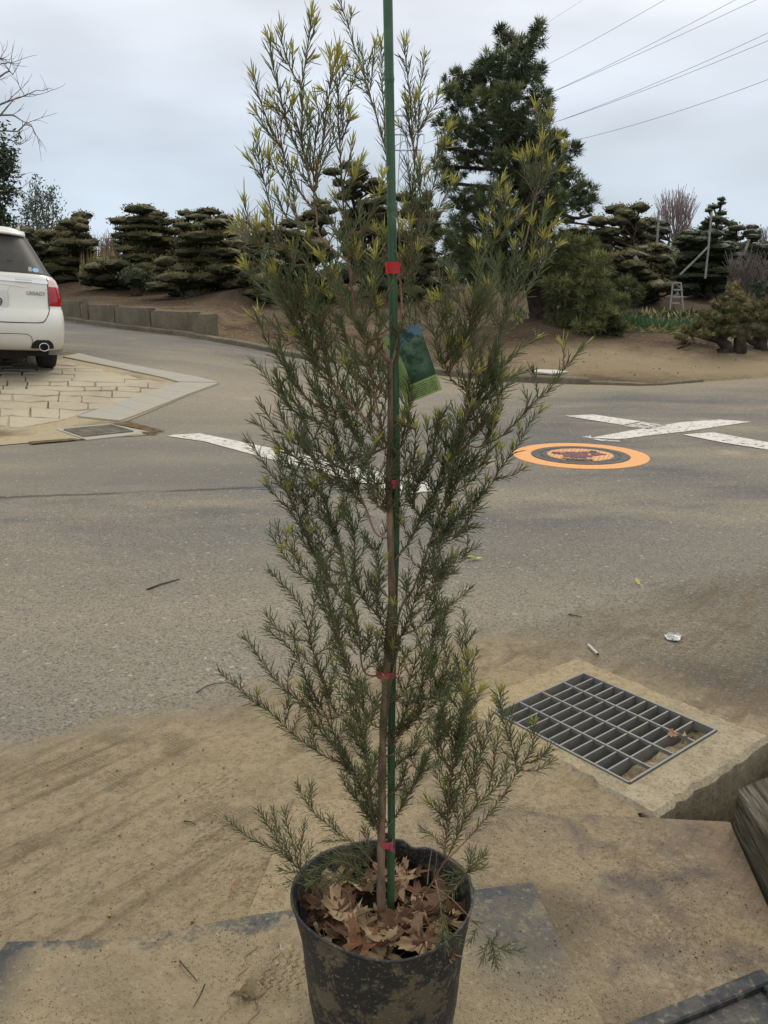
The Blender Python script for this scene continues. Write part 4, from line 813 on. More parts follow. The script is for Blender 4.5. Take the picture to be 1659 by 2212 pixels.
(10,[(1500,1300),(1400,1150),(1330,950),(1290,800),(1200,500)],0,0,1.2),(10,[(1200,1250),(1110,1150),(1070,970)],110,0,1.1),(10,[(1060,1400),(960,1280),(900,1180)],80,0,1.1),(10,[(1300,1130),(1230,1020),(1200,960)],90,0,1),(10,[(1440,900),(1350,800)],60,0,1),(10,[(1500,950),(1540,780),(1545,670)],70,0,1),(10,[(1450,720),(1440,580),(1415,490)],110,0,1),(10,[(1380,1000),(1320,930)],60,0,1),(10,[(1100,1380),(1110,1250)],50,0,1),(10,[(1000,1000),(920,870)],50,0,1),(10,[(1480,900),(1500,830)],30,0,1),(10,[(1120,850),(1240,700),(1270,560)],0,0,1.1),(10,[(1010,620),(1040,400),(1060,250)],0,0,1.1),(10,[(1180,620),(1170,420),(1160,250)],20,0,1),(10,[(1000,850),(1060,640)],0,0,1),(10,[(1350,1400),(1430,1250),(1440,1050)],0,0,1.1),(10,[(1300,1500),(1180,1350),(1130,1250)],0,0,1.1),
(12,[(1640,1380),(1560,1150),(1540,900),(1520,600),(1530,300)],0,0,1.4),(12,[(1560,1180),(1450,1080),(1375,970)],0,0,1.1),(12,[(1500,900),(1450,780)],0,0,1),(12,[(1600,1340),(1530,1230),(1500,1160)],0,0,1),(12,[(1560,700),(1440,500),(1400,300),(1350,100)],0,0,1.1),(12,[(1300,650),(1180,520),(1110,460)],0,0,1.1),(12,[(1340,800),(1230,560),(1150,470)],0,.0,1),(12,[(1230,450),(1100,400),(1040,370)],0,0,1.1),(12,[(1600,1300),(1620,1100),(1620,880)],0,0,1.1),
(13,[(110,1260),(260,1000),(380,780),(450,620),(520,400),(560,250)],0,.1,1.6),(13,[(330,850),(430,780),(520,720)],0,.1,1),(13,[(110,500),(230,230),(290,40)],0,0,1.2),(13,[(110,560),(200,430),(300,330),(450,200),(600,60)],0,0,1.4),(13,[(110,640),(230,590),(320,560),(400,520)],0,0,1.1),(13,[(300,330),(330,150)],0,0,1),(13,[(110,800),(180,700),(320,640)],0,0,1),(13,[(110,1000),(190,920),(210,800)],0,0,1),(13,[(240,420),(280,300),(420,330)],0,0,1),
# low side branches out of the pot
(14,[(960,860),(870,800),(740,760),(640,690),(570,580),(480,470),(380,380),(270,330),(150,260),(65,185)],0,.35,1.7),
(14,[(430,430),(360,320),(290,200),(245,130)],0,0,1.1),(14,[(450,440),(400,330),(350,230),(335,140)],0,0,1.1),(14,[(480,470),(450,340),(410,220),(400,140)],0,0,1.1),(14,[(490,480),(490,350),(512,210)],0,0,1.1),(14,[(520,520),(520,420),(550,345)],0,0,1),(14,[(560,570),(500,560),(425,545)],0,0,1),(14,[(560,560),(480,500),(380,480)],0,0,1),
(14,[(940,470),(830,350),(740,290),(640,210),(560,140),(510,70),(475,0)],0,.1,1.4),(14,[(555,120),(545,30),(550,-15)],0,0,1),(14,[(480,20),(462,-20)],0,0,1),(14,[(750,300),(700,310),(640,310)],0,0,1),(14,[(700,260),(660,180)],0,0,1),
(14,[(940,560),(820,480),(740,430),(640,440),(560,480)],0,0,1.1),(14,[(860,560),(700,500),(600,520),(540,560)],0,0,1.1),(14,[(900,480),(820,400),(700,390)],0,0,1),(14,[(880,440),(880,330),(860,240)],0,0,1),(14,[(820,560),(760,520),(640,560)],0,0,1),(14,[(760,480),(700,420),(620,400)],0,0,1),
# thick low right branch
(15,[(10,610),(110,520),(210,430),(320,280),(370,190),(420,110),(440,60)],0,1,2.6),
(13,[(600,1640),(740,1500),(900,1330),(1050,1150),(1180,970),(1280,790)],0,.25,1.8),
(13,[(1270,800),(1230,600),(1160,380),(1120,250),(1115,40)],60,0,1.3),(13,[(1300,770),(1380,640),(1420,560),(1430,340)],50,0,1.1),(13,[(1340,730),(1480,680),(1590,550)],0,0,1.1),(13,[(1290,790),(1450,790),(1590,710)],0,0,1),(13,[(1200,520),(1210,350),(1220,230)],0,0,1.1),(13,[(1250,700),(1300,560),(1330,480)],0,0,1),(13,[(1130,250),(1080,130)],50,0,1),(13,[(1180,970),(1170,800),(1170,720)],0,0,1),(13,[(1400,720),(1540,640)],0,0,1),(13,[(1240,700),(1150,620)],0,0,1),
(13,[(590,1600),(620,1300),(630,1000),(640,850),(680,650),(720,400),(780,250),(800,50)],80,0,1.6),(13,[(600,1250),(500,1150),(435,1080)],40,0,1.1),(13,[(560,1480),(480,1400),(385,1350)],0,0,1.1),(13,[(620,1050),(560,930),(510,820)],0,0,1.1),(13,[(640,800),(560,600),(500,300),(420,380)],0,0,1.2),(13,[(690,600),(600,350),(580,150)],0,0,1.1),(13,[(600,1100),(600,930)],60,0,1),(13,[(650,900),(700,700),(860,400)],0,0,1.1),(13,[(620,1350),(520,1260)],0,0,1),(13,[(620,1200),(680,1000)],0,0,1),(13,[(720,500),(650,400),(540,400)],0,0,1),(13,[(640,750),(540,640),(450,470)],0,0,1.1),
(13,[(640,1560),(790,1250),(930,1080),(1080,940),(1165,760)],0,0,1.4),(13,[(900,1080),(880,850),(950,600),(1000,420),(1025,290)],0,0,1.2),(13,[(1000,980),(1040,820),(1060,700),(1095,440)],0,0,1.1),(13,[(790,1250),(770,1050),(850,850),(870,650)],0,0,1.1),(13,[(950,600),(920,480),(890,390)],0,0,1),(13,[(1080,900),(1010,820)],0,0,1),(13,[(700,1400),(720,1230),(700,1080)],0,0,1),(13,[(720,600),(780,430),(840,220),(935,40)],80,0,1.2),(13,[(1060,650),(1040,520)],0,0,1),
(15,[(310,290),(430,370),(540,480),(640,580),(700,650),(760,700),(870,700)],0,.66,1.2),(15,[(690,640),(700,700),(720,790)],0,0,1),(15,[(740,690),(790,670),(830,650)],0,0,1),(15,[(680,640),(650,690),(640,750)],0,0,1),(15,[(600,560),(580,600),(560,640)],0,0,.8),(15,[(700,650),(730,590)],0,0,.8),(15,[(560,520),(620,530)],0,0,.8),
(15,[(410,120),(480,170),(540,215),(600,150),(650,100)],0,.1,1.1),(15,[(540,215),(560,140),(560,90)],0,0,1),(15,[(540,215),(600,200),(640,190)],0,0,1),(15,[(540,215),(480,290),(430,340),(400,350)],0,0,1),(15,[(520,220),(460,210),(430,230)],0,0,1),(15,[(530,220),(560,290),(580,320)],0,0,1),(15,[(500,240),(430,280)],0,0,1),
(15,[(340,260),(365,380),(385,520),(400,620),(410,680)],0,.25,.9),(15,[(390,540),(440,600),(480,640)],0,0,.9),(15,[(390,560),(380,640),(380,700)],0,0,.8),
(15,[(290,290),(300,180),(322,50)],0,1,1),(15,[(330,250),(345,150),(350,90)],0,1,.8),(15,[(310,290),(360,255),(400,268)],0,1,.8),(15,[(270,340),(240,430)],0,1,.6),
(14,[(940,900),(860,790),(780,640),(740,590),(640,560)],0,1,.9),(14,[(870,790),(930,750),(960,730)],0,1,.7),(14,[(900,840),(850,690)],0,1,.7),
]
def spline(P,step):
    P=np.asarray(P,float); 
    if len(P)<3:
        L=np.linalg.norm(P[1]-P[0]); n=max(3,int(L/step)+1); return P[0]+(P[-1]-P[0])*np.linspace(0,1,n)[:,None]
    Q=np.vstack([2*P[0]-P[1],P,2*P[-1]-P[-2]]); r=[]
    for i in range(1,len(Q)-2):
        a,b,c,d=Q[i-1:i+3]; n=max(1,int(np.linalg.norm(c-b)/step))
        for k in range(n):
            t=k/n; r.append(.5*((2*b)+(-a+c)*t+(2*a-5*b+4*c-d)*t*t+(-a+3*b-3*c+d)*t**3))
    r.append(P[-1]); return np.array(r)
TRY=PY-.004
tr=np.array([atS(x,y,TRY) for x,y in TRUNK])
tr=spline(tr,.012)
cloud=[(np.array(TRUNK_),) for TRUNK_ in []]
# image-space index of everything built so far: (x, y, Y, branch id)
IDX=[]
for i,(x,y) in enumerate(spline(np.array(TRUNK,float),14)): IDX.append((x,y,TRY,0))
IDX=[np.array(IDX)]
branches={}; nb=0
r5=random.Random(5)
shoots=[]
def add_shoot(P,yl,bare,th,tip=None):
    global nb
    P=[tuple(q) for q in P]; A=np.concatenate(IDX)
    b=np.array(P[0]); d=np.hypot(A[:,0]-b[0],(A[:,1]-b[1])); q1=np.array(P[1])-b; q1=q1/(np.hypot(*q1)+1e-9); cs_=((b[0]-A[:,0])*q1[0]+(b[1]-A[:,1])*q1[1])/(d+1e-6); d2=np.where(d<14,d,d*(1+2.2*(1-cs_))); k=int(np.argmin(d2))
    if d[k]>14 and d[k]<170: P=[(A[k,0],A[k,1])]+P
    Y0=A[k,2]; bid=int(A[k,3])
    S=spline(np.array(P,float),14); L=np.concatenate([[0],np.cumsum(np.hypot(*np.diff(S,axis=0).T))])
    Ltot=L[-1]; kk=r5.uniform(-.75,.75)
    dirc=kk*min(1,260/Ltot+.25)
    Ys=Y0+dirc*(L/3000.); Ys=np.clip(Ys,PY-.17,PY+.17)
    if bid==0:
        nb+=1; bid=nb; branches[bid]=[]
    IDX.append(np.stack([S[:,0],S[:,1],Ys,np.full(len(S),bid)],1))
    W=np.array([atS(S[i,0],S[i,1],Ys[i]) for i in range(len(S))])
    branches[bid].append((W,yl,bare,th,Ltot))
for (t,P,yl,bare,th) in SH:
    ox,oy,s=TILE[t]; add_shoot([(ox+x*s,oy+y*s) for x,y in P],yl*s*1.0,bare,th)
# extra side shoots that fill the crown between the traced ones
A=np.concatenate(IDX[1:]); cand=A[(A[:,1]>950)&(A[:,1]<3250)]
r6=random.Random(11)
for q in range(1250):
    k=r6.randrange(len(cand)); x,y=cand[k,:2]
    side=1 if r6.random()<.5+.3*math.tanh((x-1530)/200) else -1
    L=r6.uniform(50,135); a=R(r6.uniform(12,42))*side
    tip=(x+L*math.sin(a),y-L*math.cos(a)); hw=np.interp(y,[900,1500,1900,2300,2600,2900,3250],[480,520,480,330,330,420,330])
    if abs(tip[0]-1530)>hw*.88 or (y<1150 and q%4) or (y>2150 and q%5>2): continue
    add_shoot([(x,y),(x+L*.5*math.sin(a*1.3),y-L*.5*math.cos(a*1.3)),tip],(22 if q%14==0 else 0),0,.8)

root=empty('potted_shrub',(PX,PY,SOIL),'tall feathery needle leaved shrub growing in the black pot','shrub')
def off(o): o.location=-Vector(root.location)
m=MB(); n_=len(tr); rad=np.interp(np.arange(n_),[0,n_*.03,n_*.3,n_*.65,n_*.9,n_-1],[.0095,.0068,.0058,.0052,.0040,.0034])
rad=rad*(1+.07*np.sin(np.arange(n_)*1.1)+.05*np.sin(np.arange(n_)*.37))
m.tube(tr,rad,12); o=m.build('trunk',M_bark,root,smooth=True); off(o)
GREEN=np.array((.084,.112,.050)); YEL=np.array((.44,.42,.10)); BRN=np.array((.235,.160,.110)); RED=np.array((.30,.165,.11))
nneed=0
for bid,items in branches.items():
    wood=MB(); fol=MB(); new=MB()
    for (W,yl,bare,th,Ltot) in items:
        n=len(W); mid_y=W[:,2].mean(); L=np.concatenate([[0],np.cumsum(np.linalg.norm(np.diff(W,axis=0),axis=1))]); tot=L[-1]
        if tot<.004: continue
        rr=np.interp(L/tot,[0,1],[.00058*th+.0003,.0004+.0004*(th-1 if bare>=.9 else 0)])
        colr=np.repeat((BRN+(RED-BRN)*rng.uniform(0,.8))[None],n,0)*rng.uniform(.75,1.15)
        wood.tube(W,rr,5,np.repeat(colr,5,0))
        if bare>=.99: continue
        upper=mid_y>.98
        sp=.00105 if not upper else .0014
        
        k=int(tot*(1-bare)/sp); 
        if k<4: k=4
        s=tot*bare+np.linspace(0,1,k)*(tot*(1-bare)); 
        P=np.stack([np.interp(s,L,W[:,j]) for j in range(3)],1)
        T=np.stack([np.interp(s+.003,L,W[:,j]) for j in range(3)],1)-np.stack([np.interp(s-.003,L,W[:,j]) for j in range(3)],1)
        T[-1]=T[-2]; T=unit(T)
        ph=np.arange(k)*2.39996+rng.uniform(0,6); ref=np.where(np.abs(T[:,2:3])<.9,np.array([[0,0,1.]]),np.array([[1.,0,0]]))
        U=unit(np.cross(T,ref)); Vv=np.cross(T,U); rad_=U*np.cos(ph)[:,None]+Vv*np.sin(ph)[:,None]
        end=np.clip((tot-s)/.012,0,1)
        ang=R(1)*(rng.normal(44 if not upper else 33,9,k))*(.62+.38*end)
        ln=rng.normal(.0172,.0034,k)*(1.12 if upper else 1)*(.86+.14*end)
        old=np.clip((s-tot*bare)/.02,0.5,1); ln*=old
        D=T*np.cos(ang)[:,None]+rad_*np.sin(ang)[:,None]; D=unit(D+np.array([[0,0,.05]]))*ln[:,None]
        wdt=.00068 if not upper else .00066
        B=unit(np.cross(D,rad_+rng.normal(0,.3,(k,3))))*wdt
        yl_m=yl/DS/1789*1.1*1.0
        isy=(tot-s)<yl_m*.9
        base=GREEN*rng.uniform(.75,1.3)
        col=base[None]*rng.uniform(.75,1.3,(k,1)); col=col+np.array([[.02,.012,-.004]])*rng.random((k,1))*1.0
        fr=np.clip((tot-s)/(yl_m+.001),0,1)[:,None]
        ycol=(YEL*(1-.55*fr)+np.array((.10,.085,.02))*fr*.6)*rng.uniform(.75,1.15,(k,1))
        sel=~isy
        Vq,Fq=needles6(P[sel],D[sel],B[sel]); 
        if sel.any(): fol.add(Vq,Fq,np.repeat(col[sel],6,0))
        if isy.any():
            D2=D[isy]*1.1; Vq,Fq=needles6(P[isy],D2,B[isy]*1.1); new.add(Vq,Fq,np.repeat(ycol[isy],6,0))
        nneed+=k
        if yl>0:      # splayed burst of young needles at the tip
            kb=8; a_=R(1)*rng.uniform(10,50,kb); p_=rng.uniform(0,6.28,kb); Dt=T[-1]*np.cos(a_)[:,None]+(U[-1]*np.cos(p_)[:,None]+Vv[-1]*np.sin(p_)[:,None])*np.sin(a_)[:,None]
            Dt=Dt*rng.uniform(.010,.017,(kb,1)); Bt=unit(np.cross(Dt,rng.normal(size=(kb,3))))*.0006
            Vq,Fq=needles6(P[-1]-T[-1]*rng.uniform(0,.006,(kb,1)),Dt,Bt); new.add(Vq,Fq,np.repeat(YEL*rng.uniform(.7,1.1,(kb,1)),6,0))
    bo=wood.build('branch',M_twig,root,smooth=True); off(bo)
    if fol.n: fol.build('foliage',M_needle,bo)
    if new.n: new.build('young_needles',M_needle,bo)
print('branches',nb,'shoots',sum(len(b) for b in branches.values()),'needles',nneed)

# ---- bamboo style stake
stk=[atS(1537,3640,PY+.009),atS(1541,3300,PY+.009),atS(1541,2900,PY+.008),atS(1547,2500,PY+.008),atS(1556,2150,PY+.007),atS(1559,1800,PY+.008),atS(1553,1480,PY+.010),atS(1545,1000,PY+.009),atS(1536,500,PY+.008),atS(1527,0,PY+.006),atS(1525,-160,PY+.006)]
S=spline(np.array(stk),.012); zs=S[:,2]; nodes=[atS(1541,3372,PY)[2],atS(1545,1320,PY)[2],atS(1541,815,PY)[2],atS(1530,305,PY)[2]]
zz=nodes[0]
gap=(nodes[3]-nodes[2]); nodes=[nodes[2]-i*gap*1.0 for i in range(-1,5)]
P=[];rr=[]
for z in sorted(list(zs)+[nd+d for nd in nodes for d in (-.006,-.0025,0,.0025,.006)]):
    if z<zs[0] or z>zs[-1]: continue
    k=[np.interp(z,zs,S[:,j]) for j in range(3)]; r=.0057
    for nd in nodes: 
        if abs(z-nd)<.001: r=.0065
        elif abs(z-nd)<.0035: r=.0060
    P.append(k); rr.append(r)
m=MB().tube(P,rr,16); b0=stk[0]
o=m.build('plant_stake',M_stake,None,smooth=True,loc=tuple(b0)); tag(o,'green bamboo shaped plastic stake standing beside the shrub trunk','stake')
# ---- ribbons
def ribbon(cx,cy,w,hh,mat,label,tail=None,tilt=0):
    c=atS(cx,cy,PY); m=MB(); V=[]; n=24; hx=w/2/3261*1.12
    for k in range(n):
        a=2*math.pi*k/n; q=(abs(math.cos(a))**.7*math.copysign(1,math.cos(a)),math.sin(a))
        for dz in (-hh,hh):
            V.append((c[0]+hx*q[0],c[1]+.001+.0130*q[1]+.0006*math.sin(3*a),c[2]+dz+tilt*q[0]*hx))
    m.add(V,[(2*k,2*((k+1)%n),2*((k+1)%n)+1,2*k+1) for k in range(n)])
    if tail:
        V=[];
        for k in range(5):
            t=k/4; V+=[(c[0]+hx*(.5+t*tail[0]),c[1]-.0135-.002*math.sin(t*3),c[2]+hh*.9-.018*t*tail[1]),(c[0]+hx*(.5+t*tail[0])+.001,c[1]-.0140,c[2]-hh-.012*t*tail[1])]
        m.add(V,[(2*k,2*k+2,2*k+3,2*k+1) for k in range(4)])
    o=m.build('ribbon_tie',mat,None,loc=tuple(c)); o.modifiers.new('s','SOLIDIFY').thickness=.0006
    tag(o,label,'ribbon','ribbons tying the trunk to the stake'); return o
ribbon(1547,1056,54,.0070,M_ribr,'bright red ribbon tied highest on the green stake')
ribbon(1551,1900,30,.0058,M_ribp,'faded pink ribbon tied on the stake below the plant tag')
ribbon(1520,2650,84,.0050,M_ribp,'dull pink ribbon band around trunk and stake at mid height',tilt=-.05)
ribbon(1520,3312,64,.0055,M_ribp,'purplish pink ribbon knotted just above the pot rim',(.62,.45),tilt=-.12)
# ---- hanging tag
M_tagg=material('tag_green',(.46,.60,.22),.5); M_tagt=material('tag_text',(.03,.05,.03),.6)
M_tagp=material('tag_photo',(.035,.095,.05),.4,[dict(scale=55,detail=7,rough=.7,lo=.44,hi=.62,col=(.30,.46,.32),amt=.9,mask=[dict(scale=14,detail=2,lo=.42,hi=.55)]),dict(scale=110,detail=4,lo=.5,hi=.7,col=(.03,.10,.045),amt=.6)])
M_tags=material('tag_sky',(.16,.30,.42),.4,[dict(scale=60,detail=6,lo=.5,hi=.6,col=(.02,.07,.05),amt=.9)])
k=.27125; TY=PY+.030
tc_=[atS(1400+x*k,1200+y*k,TY+dy) for x,y,dy in [(390,490,0.012),(920,258,-.004),(1210,1190,-.004),(730,1440,.012)]]
root=empty('plant_tag',tuple(tc_[1]),'green plant tag printed with a tree photo hanging in the shrub','plant tag')
def off(o): o.location=-Vector(root.location)
ex=(tc_[1]-tc_[0]); ey=(tc_[3]-tc_[0]); nrm_=np.cross(ex,ey); nrm_/=np.linalg.norm(nrm_); nrm_*=-math.copysign(1,nrm_[1])
def tg(a,b,c=0): # bowed sheet
    return tc_[0]+ex*a+ey*b+nrm_*(c+.003*math.sin(a*3.1))
def tsheet(poly_fn,name,mat,c,parent):
    m=MB(); V=[];n=8
    for i in range(n+1):
        for j in range(n+1): V.append(tg(*poly_fn(i/n,j/n),c))
    m.add(V,[(i*(n+1)+j,i*(n+1)+j+1,(i+1)*(n+1)+j+1,(i+1)*(n+1)+j) for i in range(n) for j in range(n)])
    o=m.build(name,mat,parent); 
    if parent is root: off(o)
    return o
card=tsheet(lambda s,t:(s,t),'card',M_tagg,0,root); card.modifiers.new('s','SOLIDIFY').thickness=.0007
def ph(s,t):
    l=.18+.13*t+.06*math.sin(t*3.1); return (l+(1.0-l)*s, .0+.76*t)
tsheet(ph,'photo',M_tagp,.0006,card)
def sk(s,t):
    l=.16+.12*t; return (l+(1-l)*s*1.0, t*(.16+.08*math.sin(s*9)**2)*(1-.2*s))
tsheet(sk,'photo_sky',M_tags,.0009,card)
m=MB(); r7=random.Random(3)
def stroke(a0,b0,a1,b1,wd=.006):
    p=tg(a0,b0,.0012);q=tg(a1,b1,.0012); d=unit(q-p); s_=np.cross(d,nrm_)*wd*.05
    m.add([p-s_,q-s_,q+s_,p+s_],[(0,1,2,3)])
for i in range(9):      # title running down the left strip
    b=.12+i*.032; a=.055+.010*i
    stroke(a,b,a+.05,b+.012,.012); stroke(a+.05,b+.012,a+.03,b+.026,.010)
    if i%2: stroke(a+.01,b+.018,a+.03,b+.02,.010)
for row in range(7):
    b=.80+row*.027; a=.22+.01*row
    while a<.92:
        w_=r7.uniform(.01,.03)
        stroke(a,b,a+w_,b-r7.uniform(-.006,.008),.007); 
        if r7.random()<.6: stroke(a+w_,b-.008,a+w_*.8,b+.009,.007)
        a+=w_+r7.uniform(.006,.02)
for i in range(12):
    b=.44+i*.028; a=.06
    while a<.22+.012*i: stroke(a,b,a+.02,b+.006,.008); a+=r7.uniform(.03,.05)
m.build('lettering',M_tagt,card)
m=MB(); m.tube([tg(.9,.02),tg(.86,-.05)+np.array((0,-.006,.004)),tg(.70,-.12)+np.array((0,-.012,.006))],.0006,5); o=m.build('tag_string',M_tagt,root); off(o)

# ---- dry plane leaves lying in the pot
def leaf_mesh(sz,curl,seed,lobes=5,rnd=.5):
    rr=random.Random(seed); V=[(0,0,0)]; n=50; F=[]
    out=[]
    for i in range(n):
        a=-math.pi*.83+2*math.pi*.83*i/(n-1)
        lob=abs(math.cos(lobes*a/2.0*1.0)); r=sz*(.42+.58*lob**1.6)*(1-.18*abs(a)/math.pi*1.5)
        r*=1+.10*math.sin(a*27)*lob+.05*rr.uniform(-1,1)
        out.append((r*math.sin(a),r*math.cos(a)))
    for f in (.33,.66,1.0):
        for (x,y) in out: V.append((x*f,y*f,0))
    F=[(0,1+i,2+i) for i in range(n-1)]
    for q in range(2): F+=[(1+q*n+i,1+(q+1)*n+i,2+(q+1)*n+i,2+q*n+i) for i in range(n-1)]
    V=np.array(V); x,y=V[:,0]/sz,V[:,1]/sz; r=np.hypot(x,y); a=np.arctan2(x,y)
    p1,p2,p3=rr.uniform(0,6),rr.uniform(0,6),rr.uniform(0,6); ax=rr.uniform(-.6,.6)
    z=curl*sz*(.7*(x*math.cos(ax)+y*math.sin(ax))**2+.16*np.sin(lobes*a+p1)*r+.15*np.sin(3*x*2+p2)*r+.10*np.sin(9*a+p3)*r*r)-.05*sz*np.cos(lobes*a*2)*r
    V[:,2]=z; V[:,0]*=(1-.25*curl*r)
    return V,F
LC=[((.46,.345,.22),'pale tan'),((.33,.23,.14),'light brown'),((.14,.08,.05),'dark brown'),((.32,.17,.095),'orange brown')]
leaf_lbl={0:('pale tan dry plane leaf curled among the litter in the pot','pale dry leaves in the pot'),1:('light brown dry leaf lying in the pot','light brown leaves in the pot'),2:('dark reddish brown dead leaf in the pot','dark brown leaves in the pot'),3:('orange brown dry leaf resting in the pot','orange brown leaves in the pot')}
r8=random.Random(21); r8b=np.random.default_rng(8)
spots=[]
for i in range(80):
    if i<24: rad_=.105*math.sqrt(r8.random()); z=.004
    else: rad_=.028+.078*math.sqrt(r8.random()); z=.010+.00035*(i-24)
    a=r8.uniform(0,2*math.pi)
    if i>=58: a=r8.uniform(math.pi*1.02,math.pi*1.98); rad_=r8.uniform(.05,.098)
    spots.append((rad_*math.cos(a),rad_*math.sin(a),z))
for i,(dx,dy,z) in enumerate(spots):
    ci=r8.choice([0,0,1,1,2,2,2,3]) if i>=24 else r8.choice([1,2,2,3])
    sz=r8.uniform(.026,.046) if i>=24 else r8.uniform(.025,.04)
    V,F=leaf_mesh(sz,r8.uniform(.35,.95),100+i,lobes=r8.choice([5,5,4]))
    col=np.array(LC[ci][0])*r8.uniform(.8,1.15); veins=1-.0*V[:,0]
    m=MB().add(V,F,col); 
    # petiole
    m.tube([(0,0,0),(.0,-sz*.5,.003),(.003,-sz*.95,.008)],.0007,4,col=col*.8)
    o=m.build('dry_leaf',M_dry,smooth=True); o.location=(PX+dx,PY+dy,SOIL+.016+z)
    tl=.5 if i>=24 else .35
    rx=r8.uniform(-tl,tl)+(-.25*dy/.1 if False else 0); o.rotation_euler=(rx+.25*math.sin(i),r8.uniform(-tl,tl),r8.uniform(0,6.28))
    tag(o,leaf_lbl[ci][0],'leaf',leaf_lbl[ci][1])

# ---------------------------------------------------------------- trees
def C1(x,y): return (x*.66305, 700+y*.66305)       # left group
def C3(x,y): return (1600+x*.8584, y*.8584)        # upper right
def C5(x,y): return (2200+x*.49668, 700+y*.49668)  # far right
def T3(x,y): return (900+x*.36166,500+y*.36166)
def T4(x,y): return (1400+x*.36166,500+y*.36166)
_ico={}
def ico(sub):
    if sub in _ico: return _ico[sub]
    import bmesh
    bm=bmesh.new(); bmesh.ops.create_icosphere(bm,subdivisions=sub,radius=1); V=np.array([v.co[:] for v in bm.verts]); F=np.array([[v.index for v in f.verts] for f in bm.faces]); bm.free(); _ico[sub]=(V,F); return V,F
def pad(m,c,rx,ry,rz,green,tip,dens,size,spike=0):
    """one cloud shaped foliage pad: a dark lumpy core and many leaf sized tufts on it"""
    V,F=ico(2); k=rng.uniform(0,6,3)
    lump=1+.24*np.sin(V[:,0]*5+k[0])*np.sin(V[:,1]*5+k[1])+.08*np.sin(V[:,0]*9+V[:,2]*7+k[2])
    W=V*lump[:,None]*np.array((rx,rz,ry))*.86; W[:,2]=np.where(W[:,2]<0,W[:,2]*.75,W[:,2])
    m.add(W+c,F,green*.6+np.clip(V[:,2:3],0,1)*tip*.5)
    n=int(dens*(rx*rz+ry*(rx+rz))*3.2)
    D=unit(rng.normal(size=(n,3))); D[:,2]=np.where(rng.random(n)<.45,np.abs(D[:,2]),D[:,2])
    l=1+.24*np.sin(D[:,0]*5+k[0])*np.sin(D[:,1]*5+k[1])+.08*np.sin(D[:,0]*9+D[:,2]*7+k[2])
    P=D*l[:,None]*np.array((rx,rz,ry))*rng.uniform(.84,1.0,(n,1)); P[:,2]=np.where(P[:,2]<0,P[:,2]*.78,P[:,2])
    up=unit(D*np.array((1.1,1.1,.9))+rng.normal(0,.55,(n,3))+np.array((0,0,.25)))
    A=up*size*rng.uniform(.7,1.3,(n,1)); B=unit(np.cross(A,rng.normal(size=(n,3))))*size*.30
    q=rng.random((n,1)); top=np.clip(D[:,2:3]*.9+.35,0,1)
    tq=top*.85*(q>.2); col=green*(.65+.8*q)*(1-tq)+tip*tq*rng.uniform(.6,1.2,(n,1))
    Vq,Fq=leaves(P+c-A*.3,A,B); m.add(Vq,Fq,np.repeat(col,4,0))
    if spike:
        pass
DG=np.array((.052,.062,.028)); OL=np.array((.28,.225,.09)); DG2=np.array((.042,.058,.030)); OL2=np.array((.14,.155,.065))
def niwaki(name,label,cx,Y,pads,conv,green,tip,trunk_uv=None,dens=175,size=.058,group='cloud pruned pines across the road',cat='tree'):
    P=[]
    for (x,y,rx,ry) in pads:
        u,v=conv(x,y); u2,_=conv(x+rx,y); _,v2=conv(x,y+ry)
        Yd=Y+rng.uniform(-.75,.75); c=atS(u,v,Yd); sx=abs(u2-u)/3261*Yd; sy=abs(v2-v)/3261*Yd
        P.append((c,sx*1.08,sy*1.42))
    zt_=max(p_[0][2] for p_ in P); zb_=min(p_[0][2] for p_ in P)
    for c,sx,sy in list(P):
        if c[2]<zt_-.28*(zt_-zb_): P.append((c+np.array((rng.uniform(-.7,.7)*sx,rng.uniform(.1,.7),-sy*rng.uniform(.7,1.1))),sx*rng.uniform(.7,1),sy*rng.uniform(.85,1.1)))
    bx=atS(*conv(*cx),Y)[0]; gz=g1(bx,Y)
    root=empty(name,(bx,Y,gz-.02),label,cat,group)
    top=max(p_[0][2] for p_ in P); tz=gz+(top-gz)*.86
    m=MB(); ks=np.linspace(0,1,12); tx=max(P,key=lambda p_:p_[0][2])[0]
    L=np.array([(bx+(tx[0]-bx)*t**1.3+.10*math.sin(5*t+bx),Y+.12*math.sin(4*t+1),gz-.05+(tz-gz)*t) for t in ks])
    m.tube(L,np.interp(ks,[0,.08,.7,1],[.24,.15,.05,.02]),9); o=m.build('trunk',M_pineb,root,smooth=True); off2(o,root)
    m=MB()
    for c,sx,sy in P:
        j=int(np.clip(np.searchsorted(L[:,2],c[2]-.25)-1,0,10)); a=L[j]
        mid=(a+c)/2+np.array((0,0,-.05+.1*rng.random()))
        m.tube(spline([a,mid,c+np.array((0,0,-sy*.3))],.15),.028,5)
    o=m.build('limbs',M_pineb,root,smooth=True); off2(o,root)
    m=MB()
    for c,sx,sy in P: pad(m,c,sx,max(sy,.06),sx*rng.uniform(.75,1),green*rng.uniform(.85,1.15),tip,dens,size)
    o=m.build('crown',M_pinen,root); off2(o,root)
    return root
def off2(o,root): o.location=-Vector(root.location)
def fill(pads,y0,y1,n,xc,hw0,hw1,rx,ry,seed):
    r=random.Random(seed); q=list(pads)
    for i in range(n):
        t=(i+.5)/n; y=y0+(y1-y0)*t; hw=hw0+(hw1-hw0)*t
        q.append((xc+r.uniform(-hw,hw),y,rx*r.uniform(.7,1.2),ry*r.uniform(.8,1.2)))
    return q
